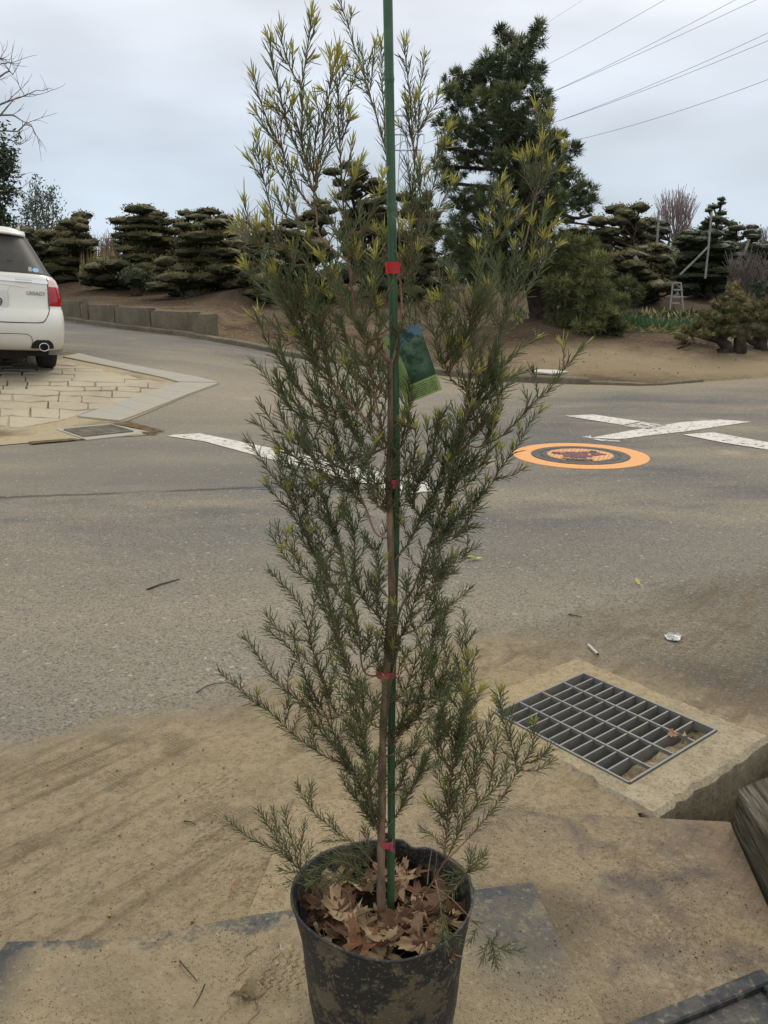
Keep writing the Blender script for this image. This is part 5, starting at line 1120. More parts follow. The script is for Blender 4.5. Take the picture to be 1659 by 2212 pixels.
N1=[(488,228,56,22),(470,265,58,24),(400,272,50,22),(395,308,70,26),(470,300,60,22),(330,345,70,25),(430,350,80,26),(505,350,40,20),(290,375,80,28),(400,395,100,28),(500,395,50,22),(260,340,60,26),(230,400,90,32),(330,440,110,32),(460,450,90,30),(250,480,120,36),(380,500,120,32),(480,520,80,28),(300,550,130,36),(430,570,110,34),(340,610,100,32),(160,440,60,30),(180,520,70,30),(300,640,140,30),(420,640,90,24),(520,560,60,26)]
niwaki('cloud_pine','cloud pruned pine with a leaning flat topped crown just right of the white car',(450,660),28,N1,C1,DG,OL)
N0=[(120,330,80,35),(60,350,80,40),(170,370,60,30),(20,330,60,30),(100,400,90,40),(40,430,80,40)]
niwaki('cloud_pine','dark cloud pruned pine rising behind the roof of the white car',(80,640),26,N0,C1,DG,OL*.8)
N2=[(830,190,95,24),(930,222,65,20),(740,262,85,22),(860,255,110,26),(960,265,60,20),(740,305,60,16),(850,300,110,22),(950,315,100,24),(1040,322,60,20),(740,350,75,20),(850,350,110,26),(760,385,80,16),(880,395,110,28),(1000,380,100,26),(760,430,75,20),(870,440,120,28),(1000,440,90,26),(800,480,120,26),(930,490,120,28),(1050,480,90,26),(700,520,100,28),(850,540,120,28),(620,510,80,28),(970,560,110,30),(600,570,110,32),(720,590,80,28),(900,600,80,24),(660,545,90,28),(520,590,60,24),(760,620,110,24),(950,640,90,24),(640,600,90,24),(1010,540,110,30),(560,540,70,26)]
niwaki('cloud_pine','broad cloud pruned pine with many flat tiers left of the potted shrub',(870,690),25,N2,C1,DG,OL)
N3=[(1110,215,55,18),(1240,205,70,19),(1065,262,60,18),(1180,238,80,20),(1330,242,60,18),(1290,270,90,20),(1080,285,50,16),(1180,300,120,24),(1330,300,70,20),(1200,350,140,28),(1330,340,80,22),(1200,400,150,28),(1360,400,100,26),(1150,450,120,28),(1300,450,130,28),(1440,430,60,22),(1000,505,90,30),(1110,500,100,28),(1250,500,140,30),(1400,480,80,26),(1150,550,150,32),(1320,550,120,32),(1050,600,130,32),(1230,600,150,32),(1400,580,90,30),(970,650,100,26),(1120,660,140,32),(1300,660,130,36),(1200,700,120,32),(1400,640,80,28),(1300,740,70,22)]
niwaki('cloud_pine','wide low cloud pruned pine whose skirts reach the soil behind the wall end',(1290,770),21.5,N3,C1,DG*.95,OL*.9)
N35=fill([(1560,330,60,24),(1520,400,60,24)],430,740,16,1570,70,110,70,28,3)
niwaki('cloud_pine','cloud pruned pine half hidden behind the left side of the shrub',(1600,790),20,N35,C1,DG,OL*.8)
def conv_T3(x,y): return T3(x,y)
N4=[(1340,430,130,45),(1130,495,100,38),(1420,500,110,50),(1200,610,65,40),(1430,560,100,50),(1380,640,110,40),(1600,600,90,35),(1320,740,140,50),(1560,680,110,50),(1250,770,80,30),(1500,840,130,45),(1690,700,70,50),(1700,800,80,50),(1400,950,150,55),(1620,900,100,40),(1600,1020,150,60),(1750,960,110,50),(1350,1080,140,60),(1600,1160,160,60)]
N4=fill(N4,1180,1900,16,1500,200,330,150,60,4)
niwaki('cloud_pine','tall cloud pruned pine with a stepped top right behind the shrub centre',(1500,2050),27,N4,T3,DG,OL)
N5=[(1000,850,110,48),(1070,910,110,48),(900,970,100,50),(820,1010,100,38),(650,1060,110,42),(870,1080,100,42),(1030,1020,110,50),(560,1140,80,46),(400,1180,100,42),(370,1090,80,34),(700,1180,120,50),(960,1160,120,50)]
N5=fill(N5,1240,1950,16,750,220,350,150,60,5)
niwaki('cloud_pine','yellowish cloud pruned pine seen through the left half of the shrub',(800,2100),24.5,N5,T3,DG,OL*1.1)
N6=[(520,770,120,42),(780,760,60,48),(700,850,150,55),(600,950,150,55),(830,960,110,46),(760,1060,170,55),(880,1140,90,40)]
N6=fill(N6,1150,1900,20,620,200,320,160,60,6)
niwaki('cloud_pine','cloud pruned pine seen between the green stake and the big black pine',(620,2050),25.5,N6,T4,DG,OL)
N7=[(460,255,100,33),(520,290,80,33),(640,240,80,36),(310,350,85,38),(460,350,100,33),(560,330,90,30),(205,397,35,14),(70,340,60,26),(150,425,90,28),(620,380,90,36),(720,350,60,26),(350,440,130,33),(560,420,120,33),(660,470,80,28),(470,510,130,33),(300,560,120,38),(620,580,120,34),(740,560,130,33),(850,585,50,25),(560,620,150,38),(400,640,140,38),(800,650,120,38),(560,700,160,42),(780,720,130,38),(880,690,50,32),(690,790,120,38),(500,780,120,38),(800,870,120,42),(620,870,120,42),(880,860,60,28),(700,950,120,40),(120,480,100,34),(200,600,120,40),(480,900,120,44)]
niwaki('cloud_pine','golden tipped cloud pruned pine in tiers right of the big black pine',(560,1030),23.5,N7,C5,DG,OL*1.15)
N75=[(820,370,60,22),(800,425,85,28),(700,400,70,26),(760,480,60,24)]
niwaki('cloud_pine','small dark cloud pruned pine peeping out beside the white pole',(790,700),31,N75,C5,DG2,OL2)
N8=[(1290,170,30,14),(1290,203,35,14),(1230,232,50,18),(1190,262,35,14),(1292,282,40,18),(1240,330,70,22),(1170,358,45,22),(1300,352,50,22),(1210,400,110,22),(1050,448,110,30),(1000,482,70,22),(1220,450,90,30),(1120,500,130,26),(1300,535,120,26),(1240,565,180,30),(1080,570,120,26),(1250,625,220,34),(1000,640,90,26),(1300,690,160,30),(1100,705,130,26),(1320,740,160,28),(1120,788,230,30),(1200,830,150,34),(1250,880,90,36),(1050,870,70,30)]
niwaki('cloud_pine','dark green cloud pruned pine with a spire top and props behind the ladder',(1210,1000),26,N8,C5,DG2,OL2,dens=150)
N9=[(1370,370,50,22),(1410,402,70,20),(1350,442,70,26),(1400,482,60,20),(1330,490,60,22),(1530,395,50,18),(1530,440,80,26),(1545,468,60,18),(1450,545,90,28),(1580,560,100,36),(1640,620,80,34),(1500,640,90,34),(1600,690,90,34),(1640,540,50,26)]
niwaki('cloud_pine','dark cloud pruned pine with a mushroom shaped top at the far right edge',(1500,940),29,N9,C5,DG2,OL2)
# dark hedge like row behind so the far ground closes
def lowrow(name,label,x0,x1,Y,h,n,green,tip,cat='hedge'):
    gx=(x0+x1)/2; root=empty(name,(gx,Y,g1(gx,Y)),label,cat); m=MB(); m2=MB()
    for i in range(n):
        x=x0+(x1-x0)*(i+.5)/n+rng.uniform(-.3,.3); yy=Y+rng.uniform(-.8,.8); hh=h*rng.uniform(.6,1.1); g=g1(x,yy)
        pad(m,np.array((x,yy,g+hh*.55)),(x1-x0)/n*.75,hh*.55,.9,green*rng.uniform(.8,1.2),tip,55,.11)
    o=m.build('crown',M_pinen,root); off2(o,root)
lowrow('far_hedge','long dark evergreen hedge far behind the pines on the right',3,32,38,2.1,16,DG2,OL2)
lowrow('far_hedge','long dark evergreen hedge far behind the pines in the middle',-9.5,3,36,1.7,9,DG2,OL2)
lowrow('far_hedge','dark evergreen hedge behind the white car',-32,-15.5,36,2.6,9,DG2,OL2)
# little round bush under the pines
def bush(u,v,Y,sx,sy,label,conv=C1):
    c=atS(*conv(u,v),Y); root=empty('round_bush',(c[0],Y,g1(c[0],Y)),label,'bush'); m=MB()
    pad(m,np.array(c),sx,sy,sx*.9,DG2,OL2,700,.055); o=m.build('crown',M_pinen,root); off2(o,root)
    m=MB().tube([(c[0],Y,g1(c[0],Y)-.05),(c[0],Y,c[2])],.16,8); o=m.build('trunk',M_pineb,root); off2(o,root)
bush(805,600,23,.42,.33,'small round clipped bush on a stub trunk under the tiered pine')

# ---- long needled black pine
def longpine(root,clusters,conv,Y,nl,dens,green,tip,dj=.9,wd=.006,per=34,up=.35,core=.22):
    m=MB()
    for (x,y,r) in clusters:
        u,v=conv(x,y); u2,_=conv(x+r,y); Yd=Y+rng.uniform(-dj,dj); c=atS(u,v,Yd); s=abs(u2-u)/3261*Yd*1.1
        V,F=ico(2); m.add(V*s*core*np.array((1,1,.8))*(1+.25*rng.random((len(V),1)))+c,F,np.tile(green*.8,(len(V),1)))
        nt=max(10,int(dens*s*s*300)); D=unit(rng.normal(size=(nt,3))+np.array((0,0,.25))); T=c+D*s*rng.uniform(.45,.86,(nt,1))*np.array((1,1,.85))
        for q in range(nt):
            ax=unit(D[q]*.8+np.array((0,0,up))+rng.normal(0,.2,3)); k=per
            dd=unit(ax*rng.uniform(.35,1.2,(k,1))+unit(rng.normal(size=(k,3)))*.85); A=dd*nl*rng.uniform(.7,1.15,(k,1))
            B=unit(np.cross(A,rng.normal(size=(k,3))))*wd
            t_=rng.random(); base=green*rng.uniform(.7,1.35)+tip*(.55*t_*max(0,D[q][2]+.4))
            col=base*rng.uniform(.7,1.3,(k,1)); P=np.repeat(T[q][None],k,0)-ax*rng.uniform(0,.05,(k,1))
            Vq,Fq=leaves(P,A,B); m.add(Vq,Fq,np.repeat(col,4,0))
    o=m.build('crown',M_pinen,root); off2(o,root); return o
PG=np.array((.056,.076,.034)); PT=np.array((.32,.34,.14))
K=[(440,150,34),(455,200,50),(600,130,32),(590,185,45),(530,215,55),(375,275,50),(490,290,90),(590,330,55),(350,330,50),(225,365,50),(300,390,75),(410,390,95),(530,390,85),(205,430,50),(620,440,50),(250,470,75),(350,480,80),(470,460,80),(565,480,50),(640,490,40),(160,570,45),(235,600,70),(330,570,65),(450,560,95),(550,560,85),(620,590,65),(690,650,55),(765,670,42),(200,680,60),(300,660,75),(420,670,90),(540,660,85),(640,680,75),(720,715,50),(150,760,50),(230,770,70),(330,740,50),(450,750,90),(560,750,95),(660,740,70),(620,830,95),(730,850,90),(820,880,60),(700,930,80),(840,930,42),(790,960,45),(500,850,90),(560,930,90),(300,910,70),(240,950,55),(400,920,95),(350,1020,110),(240,1050,70),(190,1100,55),(480,1040,110),(600,1020,90),(680,1010,70),(250,1150,90),(380,1160,110),(520,1170,110),(640,1130,95),(330,1260,90),(460,1260,105),(570,1250,80),(200,840,55)]
p0=atS(*C3(665,1575),15.2); gz=g1(p0[0],15.2)
root=empty('black_pine',(p0[0],15.2,gz-.05),'tall shaggy black pine standing on a soil mound behind the shrub','tree')
def c3y(x,y,Y): return atS(*C3(x,y),Y)
TR=spline([c3y(665,1590,15.2)+np.array((0,0,-.1)),c3y(640,1480,15.2),c3y(618,1380,15.2),c3y(600,1250,15.25),c3y(560,1050,15.2),c3y(560,850,15.2),c3y(480,650,15.1),c3y(460,450,15.2),c3y(510,280,15.2),c3y(530,170,15.2)],.2)
m=MB(); ks=np.linspace(0,1,len(TR)); m.tube(TR,np.interp(ks,[0,.04,.1,.5,1],[.48,.33,.27,.15,.03])*(1+.06*np.sin(np.arange(len(TR))*1.7)),12); o=m.build('trunk',M_pineb,root,smooth=True); off2(o,root)
m=MB()
for (x,y,r) in K[::2]:
    c=c3y(x,y,15.2); j=int(np.clip(np.argmin(np.abs(TR[:,2]-(c[2]-.1))),1,len(TR)-2)); a=TR[j]
    m.tube(spline([a,(a+c)/2+np.array((.06,rng.uniform(-.3,.3),rng.uniform(-.12,.06))),c],.12),.03,5)
for pts in [[(560,850),(450,850),(380,860),(350,852),(330,862),(350,872),(400,866)],[(560,860),(650,930),(760,1000),(850,985)]]:
    m.tube(spline([c3y(x,y,15.0) for x,y in pts],.1),.03,6)
o=m.build('limbs',M_pineb,root,smooth=True); off2(o,root)
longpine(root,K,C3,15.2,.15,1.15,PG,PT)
K2=[(730,1130,80),(820,1160,80),(880,1220,70),(700,1230,90),(780,1240,90),(850,1300,85),(700,1330,90),(780,1340,95),(880,1370,85),(720,1420,85),(820,1440,95),(900,1450,85),(960,1450,60),(980,1390,50),(740,1500,75),(830,1520,75),(910,1520,70),(960,1500,50),(640,1200,60)]
p1=atS(*C3(820,1560),14.6); root=empty('young_pine',(p1[0],14.6,g1(p1[0],14.6)),'bushy lighter green young pine hugging the foot of the tall black pine','tree')
m=MB(); m.tube(spline([np.array((p1[0],14.6,root.location.z-.1)),c3y(800,1400,14.6),c3y(790,1200,14.6)],.2),.10,8)
for (x,y,r) in K2[::3]: m.tube([c3y(800,min(1500,y+60),14.6),c3y(x,y,14.6)],.03,5)
o=m.build('trunk',M_pineb,root,smooth=True); off2(o,root)
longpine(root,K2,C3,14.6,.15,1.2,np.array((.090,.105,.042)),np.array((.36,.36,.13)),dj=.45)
K2b=[(960,1330,60),(1010,1420,50),(1000,1480,50)]
K3=[(1010,1330,60),(1040,1350,45),(965,1350,50),(1000,1300,35),(900,1330,40)]
p1=atS(*C3(1000,1560),15.6); root=empty('young_pine',(p1[0],15.6,g1(p1[0],15.6)),'single yellow tipped pine tuft leaning right beside the young pine','tree')
m=MB(); m.tube(spline([np.array((p1[0]-.3,15.6,root.location.z-.1)),c3y(960,1450,15.6),c3y(1000,1350,15.6)],.2),.05,7); o=m.build('trunk',M_pineb,root,smooth=True); off2(o,root)
longpine(root,K3,C3,15.6,.16,1.2,np.array((.06,.075,.03)),np.array((.17,.165,.06)),dj=.2)
# low crooked pines at the right
LP=[(1400,880,60),(1380,930,60),(1330,960,60),(1450,960,70),(1250,1020,70),(1330,1050,80),(1400,1040,90),(1500,1030,90),(1180,1100,75),(1270,1120,90),(1370,1130,90),(1460,1120,90),(1100,1170,75),(1200,1190,85),(1000,1210,55),(1070,1240,60),(960,1270,40),(990,1300,30),(1300,1220,80),(1390,1220,75),(1150,1250,60)]
def lowpine(label,Y,clusters,trunks,col,tip):
    x0=atS(*C5(*trunks[0][0]),Y)[0]; root=empty('crooked_pine',(x0,Y,g1(x0,Y)),label,'tree'); m=MB()
    for tr_,r0,r1 in [(t[:-2],t[-2],t[-1]) for t in trunks]:
        P=[atS(*C5(*q),Y) for q in tr_]; 
        if r0>.09: P[0][2]=g1(P[0][0],Y)-.05
        P=spline(P,.08); m.tube(P,np.interp(np.linspace(0,1,len(P)),[0,.1,1],[r0*1.3,r0,r1])*(1+.1*np.sin(np.arange(len(P)))),8)
    o=m.build('trunk',M_pineb,root,smooth=True); off2(o,root)
    longpine(root,clusters,C5,Y,.085,1.5,col,tip,dj=.5,wd=.0055,per=18,core=.4)
lowpine('low crooked pine leaning left over the soil near the road edge',12.9,LP,[[(1205,1500),(1240,1440),(1290,1405),(1345,1370),(1330,1330),(1290,1300),(1260,1250),.13,.07],[(1290,1290),(1200,1275),(1110,1260),(1050,1240),.05,.02],[(1290,1280),(1380,1180),(1430,1060),(1420,950),.06,.02],[(1040,1310),(1000,1335),(940,1355),.02,.012]],np.array((.085,.082,.032)),np.array((.30,.24,.09)))
LP2=[(1560,1020,80),(1640,1010,80),(1550,1110,85),(1640,1120,85),(1530,1200,70),(1600,1210,75),(1680,1210,75),(1480,1250,50),(1560,1270,50),(1700,1090,80),(1760,1150,80)]
lowpine('low crooked pine cut by the right edge of the picture',13.3,LP2,[[(1560,1480),(1575,1430),(1605,1380),(1600,1330),(1620,1250),(1640,1150),.13,.06],[(1610,1330),(1500,1290),(1480,1250),.05,.03],[(1350,1355),(1430,1365),(1500,1390),(1560,1400),.025,.02]],np.array((.08,.08,.032)),np.array((.26,.21,.085)))
LP3=[(1580,850,75),(1650,900,85),(1600,930,70),(1560,890,60),(1700,850,80)]
lowpine('green pine clump rising behind the crooked pines at the right edge',15.2,LP3,[[(1600,1430),(1600,1200),(1610,1000),(1620,900),.08,.04]],np.array((.040,.060,.028)),np.array((.08,.10,.045)))
p=atS(*C5(1410,1500),12.9); r_=empty('tree_stump',(p[0],12.9,g1(p[0],12.9)),'short dark tree stump between the two crooked pine trunks','stump')
m=MB().tube(spline([(0,0,-.03),(.02,0,.08),(.0,0,.17),(.05,0,.24)],.05),[.13,.11,.10,.09,.08,.07][:len(spline([(0,0,-.03),(.02,0,.08),(.0,0,.17),(.05,0,.24)],.05))] if len(spline([(0,0,-.03),(.02,0,.08),(.0,0,.17),(.05,0,.24)],.05))<=6 else .09,9); o=m.build('trunk',M_pineb,r_,smooth=True)

# ---- bare trees, reeds
def twigs(m,p,d,L,r,depth,rr,spread=.5,up=.1,nb=3,sides=4):
    P=[np.array(p,float)]; d=unit(np.array(d,float)); n=4
    for i in range(n): d=unit(d+np.array([rr.gauss(0,.12) for _ in range(3)])+np.array((0,0,up*.3))); P.append(P[-1]+d*L/n)
    m.tube(P,np.linspace(r,r*.55,n+1),sides,cap=False)
    if depth<=0: return
    for k in range(nb):
        t=rr.uniform(.35,1); j=min(n-1,int(t*n)); q=P[j]+(P[j+1]-P[j])*(t*n-j)
        nd=unit(d+np.array([rr.gauss(0,spread) for _ in range(3)])+np.array((0,0,up)))
        twigs(m,q,nd,L*rr.uniform(.5,.75),r*.55,depth-1,rr,spread,up,nb,3)
    twigs(m,P[-1],d,L*.7,r*.6,depth-1,rr,spread,up,nb,3)
# poplar
r9=random.Random(2)
p=atS(*C5(925,560),60); root=empty('bare_poplar',(p[0],60,g1(p[0],60)),'leafless pinkish upright tree standing far behind the white pole','tree')
m=MB()
for k in range(46):
    a=r9.uniform(-1,1); x=a*.5; top=atS(*C5(925+a*115,175+70*abs(a)**1.5+r9.uniform(0,60)),60+r9.uniform(-1,1))
    b=np.array((p[0]+x*.5,60.,g1(p[0],60)+2.0+r9.uniform(0,1.0))); mid=(b+top)/2+np.array(((a*.5),0,0))
    m.tube(spline([b,mid,top],.8),np.linspace(.045,.012,len(spline([b,mid,top],.8))),4,cap=False)
    for q in range(7):
        t=r9.uniform(.35,.98); c=b+(top-b)*t+np.array((a*.25,0,0)); m.tube([c,c+np.array((r9.uniform(-.35,.35)+a*.2,r9.uniform(-.3,.3),r9.uniform(.7,1.4)))],.014,3,cap=False)
o=m.build('crown',M_pinkb,root); off2(o,root)
m=MB().tube([(p[0],60,g1(p[0],60)-.2),(p[0],60,g1(p[0],60)+3)],[.28,.15],8); o=m.build('trunk',M_grey,root); off2(o,root)
# bare twiggy bushes
def barebush(label,conv,cx,base,top,hw,Y,n,seed,mat=M_grey,cat='bush'):
    rr=random.Random(seed); p=atS(*conv(cx,base),Y); gz=g1(p[0],Y); root=empty('bare_bush',(p[0],Y,gz),label,cat); m=MB()
    for k in range(n):
        a=rr.uniform(-1,1); t=atS(*conv(cx+a*hw,top+abs(a)*rr.uniform(0,.5)*(base-top)*.3+rr.uniform(0,.25)*(base-top)),Y+rr.uniform(-.6,.6)); b=np.array((p[0]+a*.25,Y,gz))
        m.tube(spline([b,(b+t)/2+np.array((rr.uniform(-.1,.1),0,.1)),t],.5),.011,3,cap=False)
        for q in range(5):
            s=rr.uniform(.4,.95); c=b+(t-b)*s; m.tube([c,c+np.array((rr.uniform(-.25,.25),rr.uniform(-.2,.2),rr.uniform(.15,.5)))],.007,3,cap=False)
    o=m.build('branches',mat,root); off2(o,root)
barebush('bare pinkish twiggy bush between the two left pines',C1,655,640,335,55,30,60,1,M_pinkb)
barebush('bare twiggy bush behind the pine left of the shrub',C1,1440,620,215,90,33,70,2,M_pinkb)
barebush('thin bare bush left of the leafless poplar',C5,765,700,260,35,40,34,3,M_pinkb)
barebush('bare grey bush far behind at the right edge',C5,1620,800,380,70,45,50,4,M_grey)
barebush('tangled bare shrub in front of the props at the right edge',C5,1500,900,640,160,22,60,5,M_grey)
# dry reeds: two patches
def reeds(name,label,conv,x0,x1,y0,y1,Y,n,seed,col,wd=.012,thin=False):
    rr=random.Random(seed); p=atS(*conv((x0+x1)/2,y1),Y); m=MB()
    for k in range(n):
        x=rr.uniform(x0,x1); yy=Y+rr.uniform(-.8,.8); t=atS(*conv(x+rr.uniform(-6,6),rr.uniform(y0,y0+(y1-y0)*.5)),yy); b=atS(*conv(x,y1),yy); b[2]=g1(b[0],yy)-.02
        c=np.array(col)*rr.uniform(.6,1.3); m.tube([b,(b+t)/2+np.array((rr.uniform(-.03,.03),0,0)),t],[wd,wd*.8,wd*.3],3,c,cap=False)
    o=m.build(name,M_strawm,None,loc=tuple(p)); tag(o,label,'reeds',kind='stuff')
reeds('dry_reeds','tall thin dry canes against the sky between two left pines',C1,540,690,300,600,29,60,1,(1,.9,.8),.008)
reeds('dry_reeds','pale dry reed clump between the two left pines',C1,470,690,400,640,28,260,2,(1.1,1.05,.95),.012)
reeds('dry_reeds','row of pale cut stalks seen beneath the left pines',C1,480,740,608,668,31,150,3,(1.3,1.2,1.0),.018)
# pale green slender tree at far left
def slender(label,Y,stems,seed,col):
    rr=np.random.default_rng(seed); x0=atS(*C1(*stems[0][0]),Y)[0]; root=empty('slender_tree',(x0,Y,g1(x0,Y)),label,'tree'); m=MB(); f=MB()
    for st in stems:
        P=spline([atS(*C1(*q),Y) for q in st],.2); P=np.vstack([[P[0][0],Y,g1(x0,Y)-.1],P]); m.tube(P,np.linspace(.045,.008,len(P)),5)
        n=430; j=rr.integers(int(len(P)*.25),len(P),n); wdt=np.interp(j/len(P),[.25,.5,1],[.55,.5,.10])
        c=P[j]+rr.normal(size=(n,3))*np.stack([wdt*.6,wdt*.6,wdt*.5],1); c[:,2]+=.1
        A=unit(rr.normal(size=(n,3))+np.array((0,0,1.2)))*.12; B=unit(np.cross(A,rr.normal(size=(n,3))))*.022
        V,F=leaves(c,A,B); f.add(V,F,np.repeat(np.array(col)*rr.uniform(.6,1.5,(n,1)),4,0))
    o=m.build('trunk',M_grey,root); off2(o,root); o=f.build('crown',M_pinen,root); off2(o,root)
slender('pale grey green slender tree rising above the pines at far left',30,[[(230,420),(215,250),(210,130),(208,35)],[(240,420),(270,300),(255,200),(235,110)],[(250,420),(300,320),(318,200),(310,95)],[(220,420),(190,330),(165,260),(160,200)],[(240,420),(290,260),(290,200),(290,140)],[(230,420),(240,330),(200,210),(190,170)]],3,(.105,.135,.085))
# broad leaved tree and the bare tree behind it, at the left edge
rr=np.random.default_rng(12); Yb=11.5
def SL(x,y): return (x*.3843,150+y*.3843)
root=empty('broadleaf_tree',(atS(*SL(-260,2000),Yb)[0],Yb,g1(-6,Yb)),'dark broad leaved evergreen tree cut by the left edge','tree')
f=MB()
for (x,y,r,n) in [(0,900,55,25),(150,1010,45,16),(60,1150,90,90),(0,1250,110,160),(100,1240,75,80),(60,1350,80,110),(-20,1450,110,170),(40,1560,90,120),(130,1570,50,40),(20,1680,70,80),(-10,1780,60,70),(0,1880,60,90),(30,1950,120,200),(120,1960,70,90),(-60,1150,120,160),(-80,1350,140,200),(-100,1600,140,200),(-60,1800,120,200),(-200,1400,200,240),(-220,1750,200,240),(-200,1150,150,150),(50,1870,50,50)]:
    c=atS(*SL(x,y),Yb); s=r*.3843/3261*Yb*1.0; P=c+rr.normal(size=(n,3))*s*np.array((.55,.8,.5)); A=unit(rr.normal(size=(n,3))+np.array((.5,0,-.2)))*.075*rr.uniform(.7,1.2,(n,1)); B=unit(np.cross(A,rr.normal(size=(n,3))))*.014
    V,F=leaves(P,A,B); f.add(V,F,np.repeat(np.array((.030,.048,.022))*rr.uniform(.6,1.6,(n,1))+np.array((.05,.03,.0))*(rr.random((n,1))<.12),4,0))
o=f.build('crown',M_leafg,root); off2(o,root)
m=MB(); bx=root.location.x; m.tube(spline([(bx,Yb,root.location.z-.1),(bx+.1,Yb,1.4),atS(*SL(-100,1400),Yb),atS(*SL(-40,1150),Yb)],.2),.09,8)
for (x,y) in [(60,1350),(120,1570),(60,1150),(30,1900),(0,1700)]: m.tube(spline([atS(*SL(-140,y+150),Yb),atS(*SL(-60,y+40),Yb),atS(*SL(x,y),Yb)],.15),.02,5)
o=m.build('trunk',M_pineb,root); off2(o,root)
Yc=14; root=empty('bare_tree',(atS(*SL(-300,2000),Yc)[0],Yc,g1(-8,Yc)),'leafless grey tree branching above the broad leaved tree at the left','tree')
m=MB(); r10=random.Random(8); bx=root.location.x
TRK=spline([(bx,Yc,root.location.z-.1),(bx+.1,Yc,2),atS(*SL(-260,1000),Yc),atS(*SL(-220,500),Yc)],.3); m.tube(TRK,np.linspace(.13,.05,len(TRK)),8); o=m.build('trunk',M_grey,root,smooth=True); off2(o,root)
m=MB()
for path in [[(-230,900),(-60,720),(80,650),(200,610),(300,570),(375,535)],[(-230,1000),(-60,860),(80,700),(150,620)],[(-230,1000),(-80,960),(60,950),(180,960),(260,880),(330,910),(355,980)],[(-230,800),(0,790),(130,790),(230,850),(320,890)],[(-230,600),(-60,440),(20,380),(90,340),(130,375)],[(-230,480),(-80,300),(20,260),(70,262)],[(-200,300),(-60,200),(40,215)],[(-230,1300),(-60,1390),(60,1420),(180,1430),(260,1390)],[(-230,1600),(0,1600),(120,1580),(200,1560),(270,1590)],[(-230,1050),(-20,1010),(100,1040),(200,1095)],[(-150,1350),(60,1390),(170,1320)]]:
    P=spline([atS(*SL(*q),Yc+r10.uniform(-.3,.3)) for q in path],.12); m.tube(P,np.linspace(.020,.006,len(P)),5)
    for j in range(int(len(P)*.35),len(P)):
        if r10.random()<.62:
            d=P[min(j+1,len(P)-1)]-P[j-1]; d=unit(d)+np.array((r10.uniform(-.6,.6),r10.uniform(-.5,.5),r10.uniform(-.5,.9)))
            twigs(m,P[j],d,r10.uniform(.14,.34),.0065,1,r10,.55,.1,2,3)
o=m.build('branches',M_grey,root); off2(o,root)

# ---- props, poles, ladder, stone
def pole(a,b,Y,r,label,mat=M_pole,name='support_pole',cat='pole'):
    A=atS(*C5(*a),Y); B=atS(*C5(*b),Y); o=MB().tube([A,(A+B)/2+np.array((.01,0,0)),B],r,7).build(name,mat,None,loc=tuple(B)); tag(o,label,cat)
pole((795,258),(770,640),27,.035,'tall pale pole standing left of the leafless poplar')
pole((1212,270),(1160,800),25,.03,'upright pale pole standing against the spire topped pine')
pole((1187,545),(960,770),25,.03,'slanting pale prop leaning on the upright pole')
pole((1510,490),(1460,620),27,.04,'short slanting pale pole under the mushroom topped pine')
pole((600,625),(620,660),22.6,.06,'stub of sawn pale branch showing in the golden tipped pine',name='sawn_branch',cat='branch')
Yl=20.5; q=atS(*C5(960,1000),Yl); root=empty('step_ladder',(q[0],Yl,g1(q[0],Yl)),'aluminium step ladder standing under the golden tipped pine','ladder')
def c5(x,y,Y=Yl): return atS(*C5(x,y),Y)
for (a,b) in [((905,832),(885,1000)),((968,832),(1000,960))]:
    A,B=c5(*a),c5(*b); B[2]=min(B[2],root.location.z+.02); o=MB().tube([A,B],.02,6).build('side_rail',M_alu,root); off2(o,root)
for (a,b) in [((912,832),(968,832)),((908,888),(982,888)),((903,943),(990,943)),((898,993),(955,993))]:
    A,B=c5(*a),c5(*b); m=MB().box((A+B)/2,(B[0]-A[0],.06,.028)); o=m.build('rung',M_alu,root); off2(o,root)
# ---- onion bed
rr=np.random.default_rng(31); m=MB(); n=2600
xs_=rr.uniform(0,1,n); Yo=15.6+rr.uniform(0,1.6,n)*1.0
u0=C5(60,0)[0]; u1=C5(1560,0)[0]
P=np.array([[atS(u0+(u1-u0)*a,1300,y)[0],y,0] for a,y in zip(xs_,Yo)]); P[:,2]=[g1(p[0],p[1])+.0 for p in P]
hgt=rr.uniform(.22,.42,n)*(.75+.25*np.sin(P[:,0]*2)); d=unit(rr.normal(size=(n,3))*.35+np.array((0.1,-.05,1))); A=d*hgt[:,None]; B=unit(np.cross(A,rr.normal(size=(n,3))))*.011
V,F=leaves(P,A,B); m.add(V,F,np.repeat(np.array((.065,.135,.055))*rr.uniform(.6,1.5,(n,1)),4,0))
n2=520; xs_=rr.uniform(0,1,n2); Y2=15.3+rr.uniform(0,.35,n2); P=np.array([[atS(u0+(u1-u0)*a,1300,y)[0],y,0] for a,y in zip(xs_,Y2)]); P[:,2]=[g1(p[0],p[1])+.01 for p in P]
d=unit(rr.normal(size=(n2,3))*np.array((1,.6,.4))+np.array((0,-.5,.5))); A=d*rr.uniform(.12,.28,(n2,1)); B=unit(np.cross(A,rr.normal(size=(n2,3))))*.010
V,F=leaves(P,A,B); m.add(V,F,np.repeat(np.where(rr.random((n2,1))<.6,np.array([[.42,.35,.14]]),np.array([[.10,.17,.06]]))*rr.uniform(.6,1.2,(n2,1)),4,0))
o=m.build('onion_bed',M_onion,None,loc=(P[0][0],15.6,g1(P[0][0],15.6))); tag(o,'bed of green onion leaves growing right of the young pine','onion bed',kind='stuff')
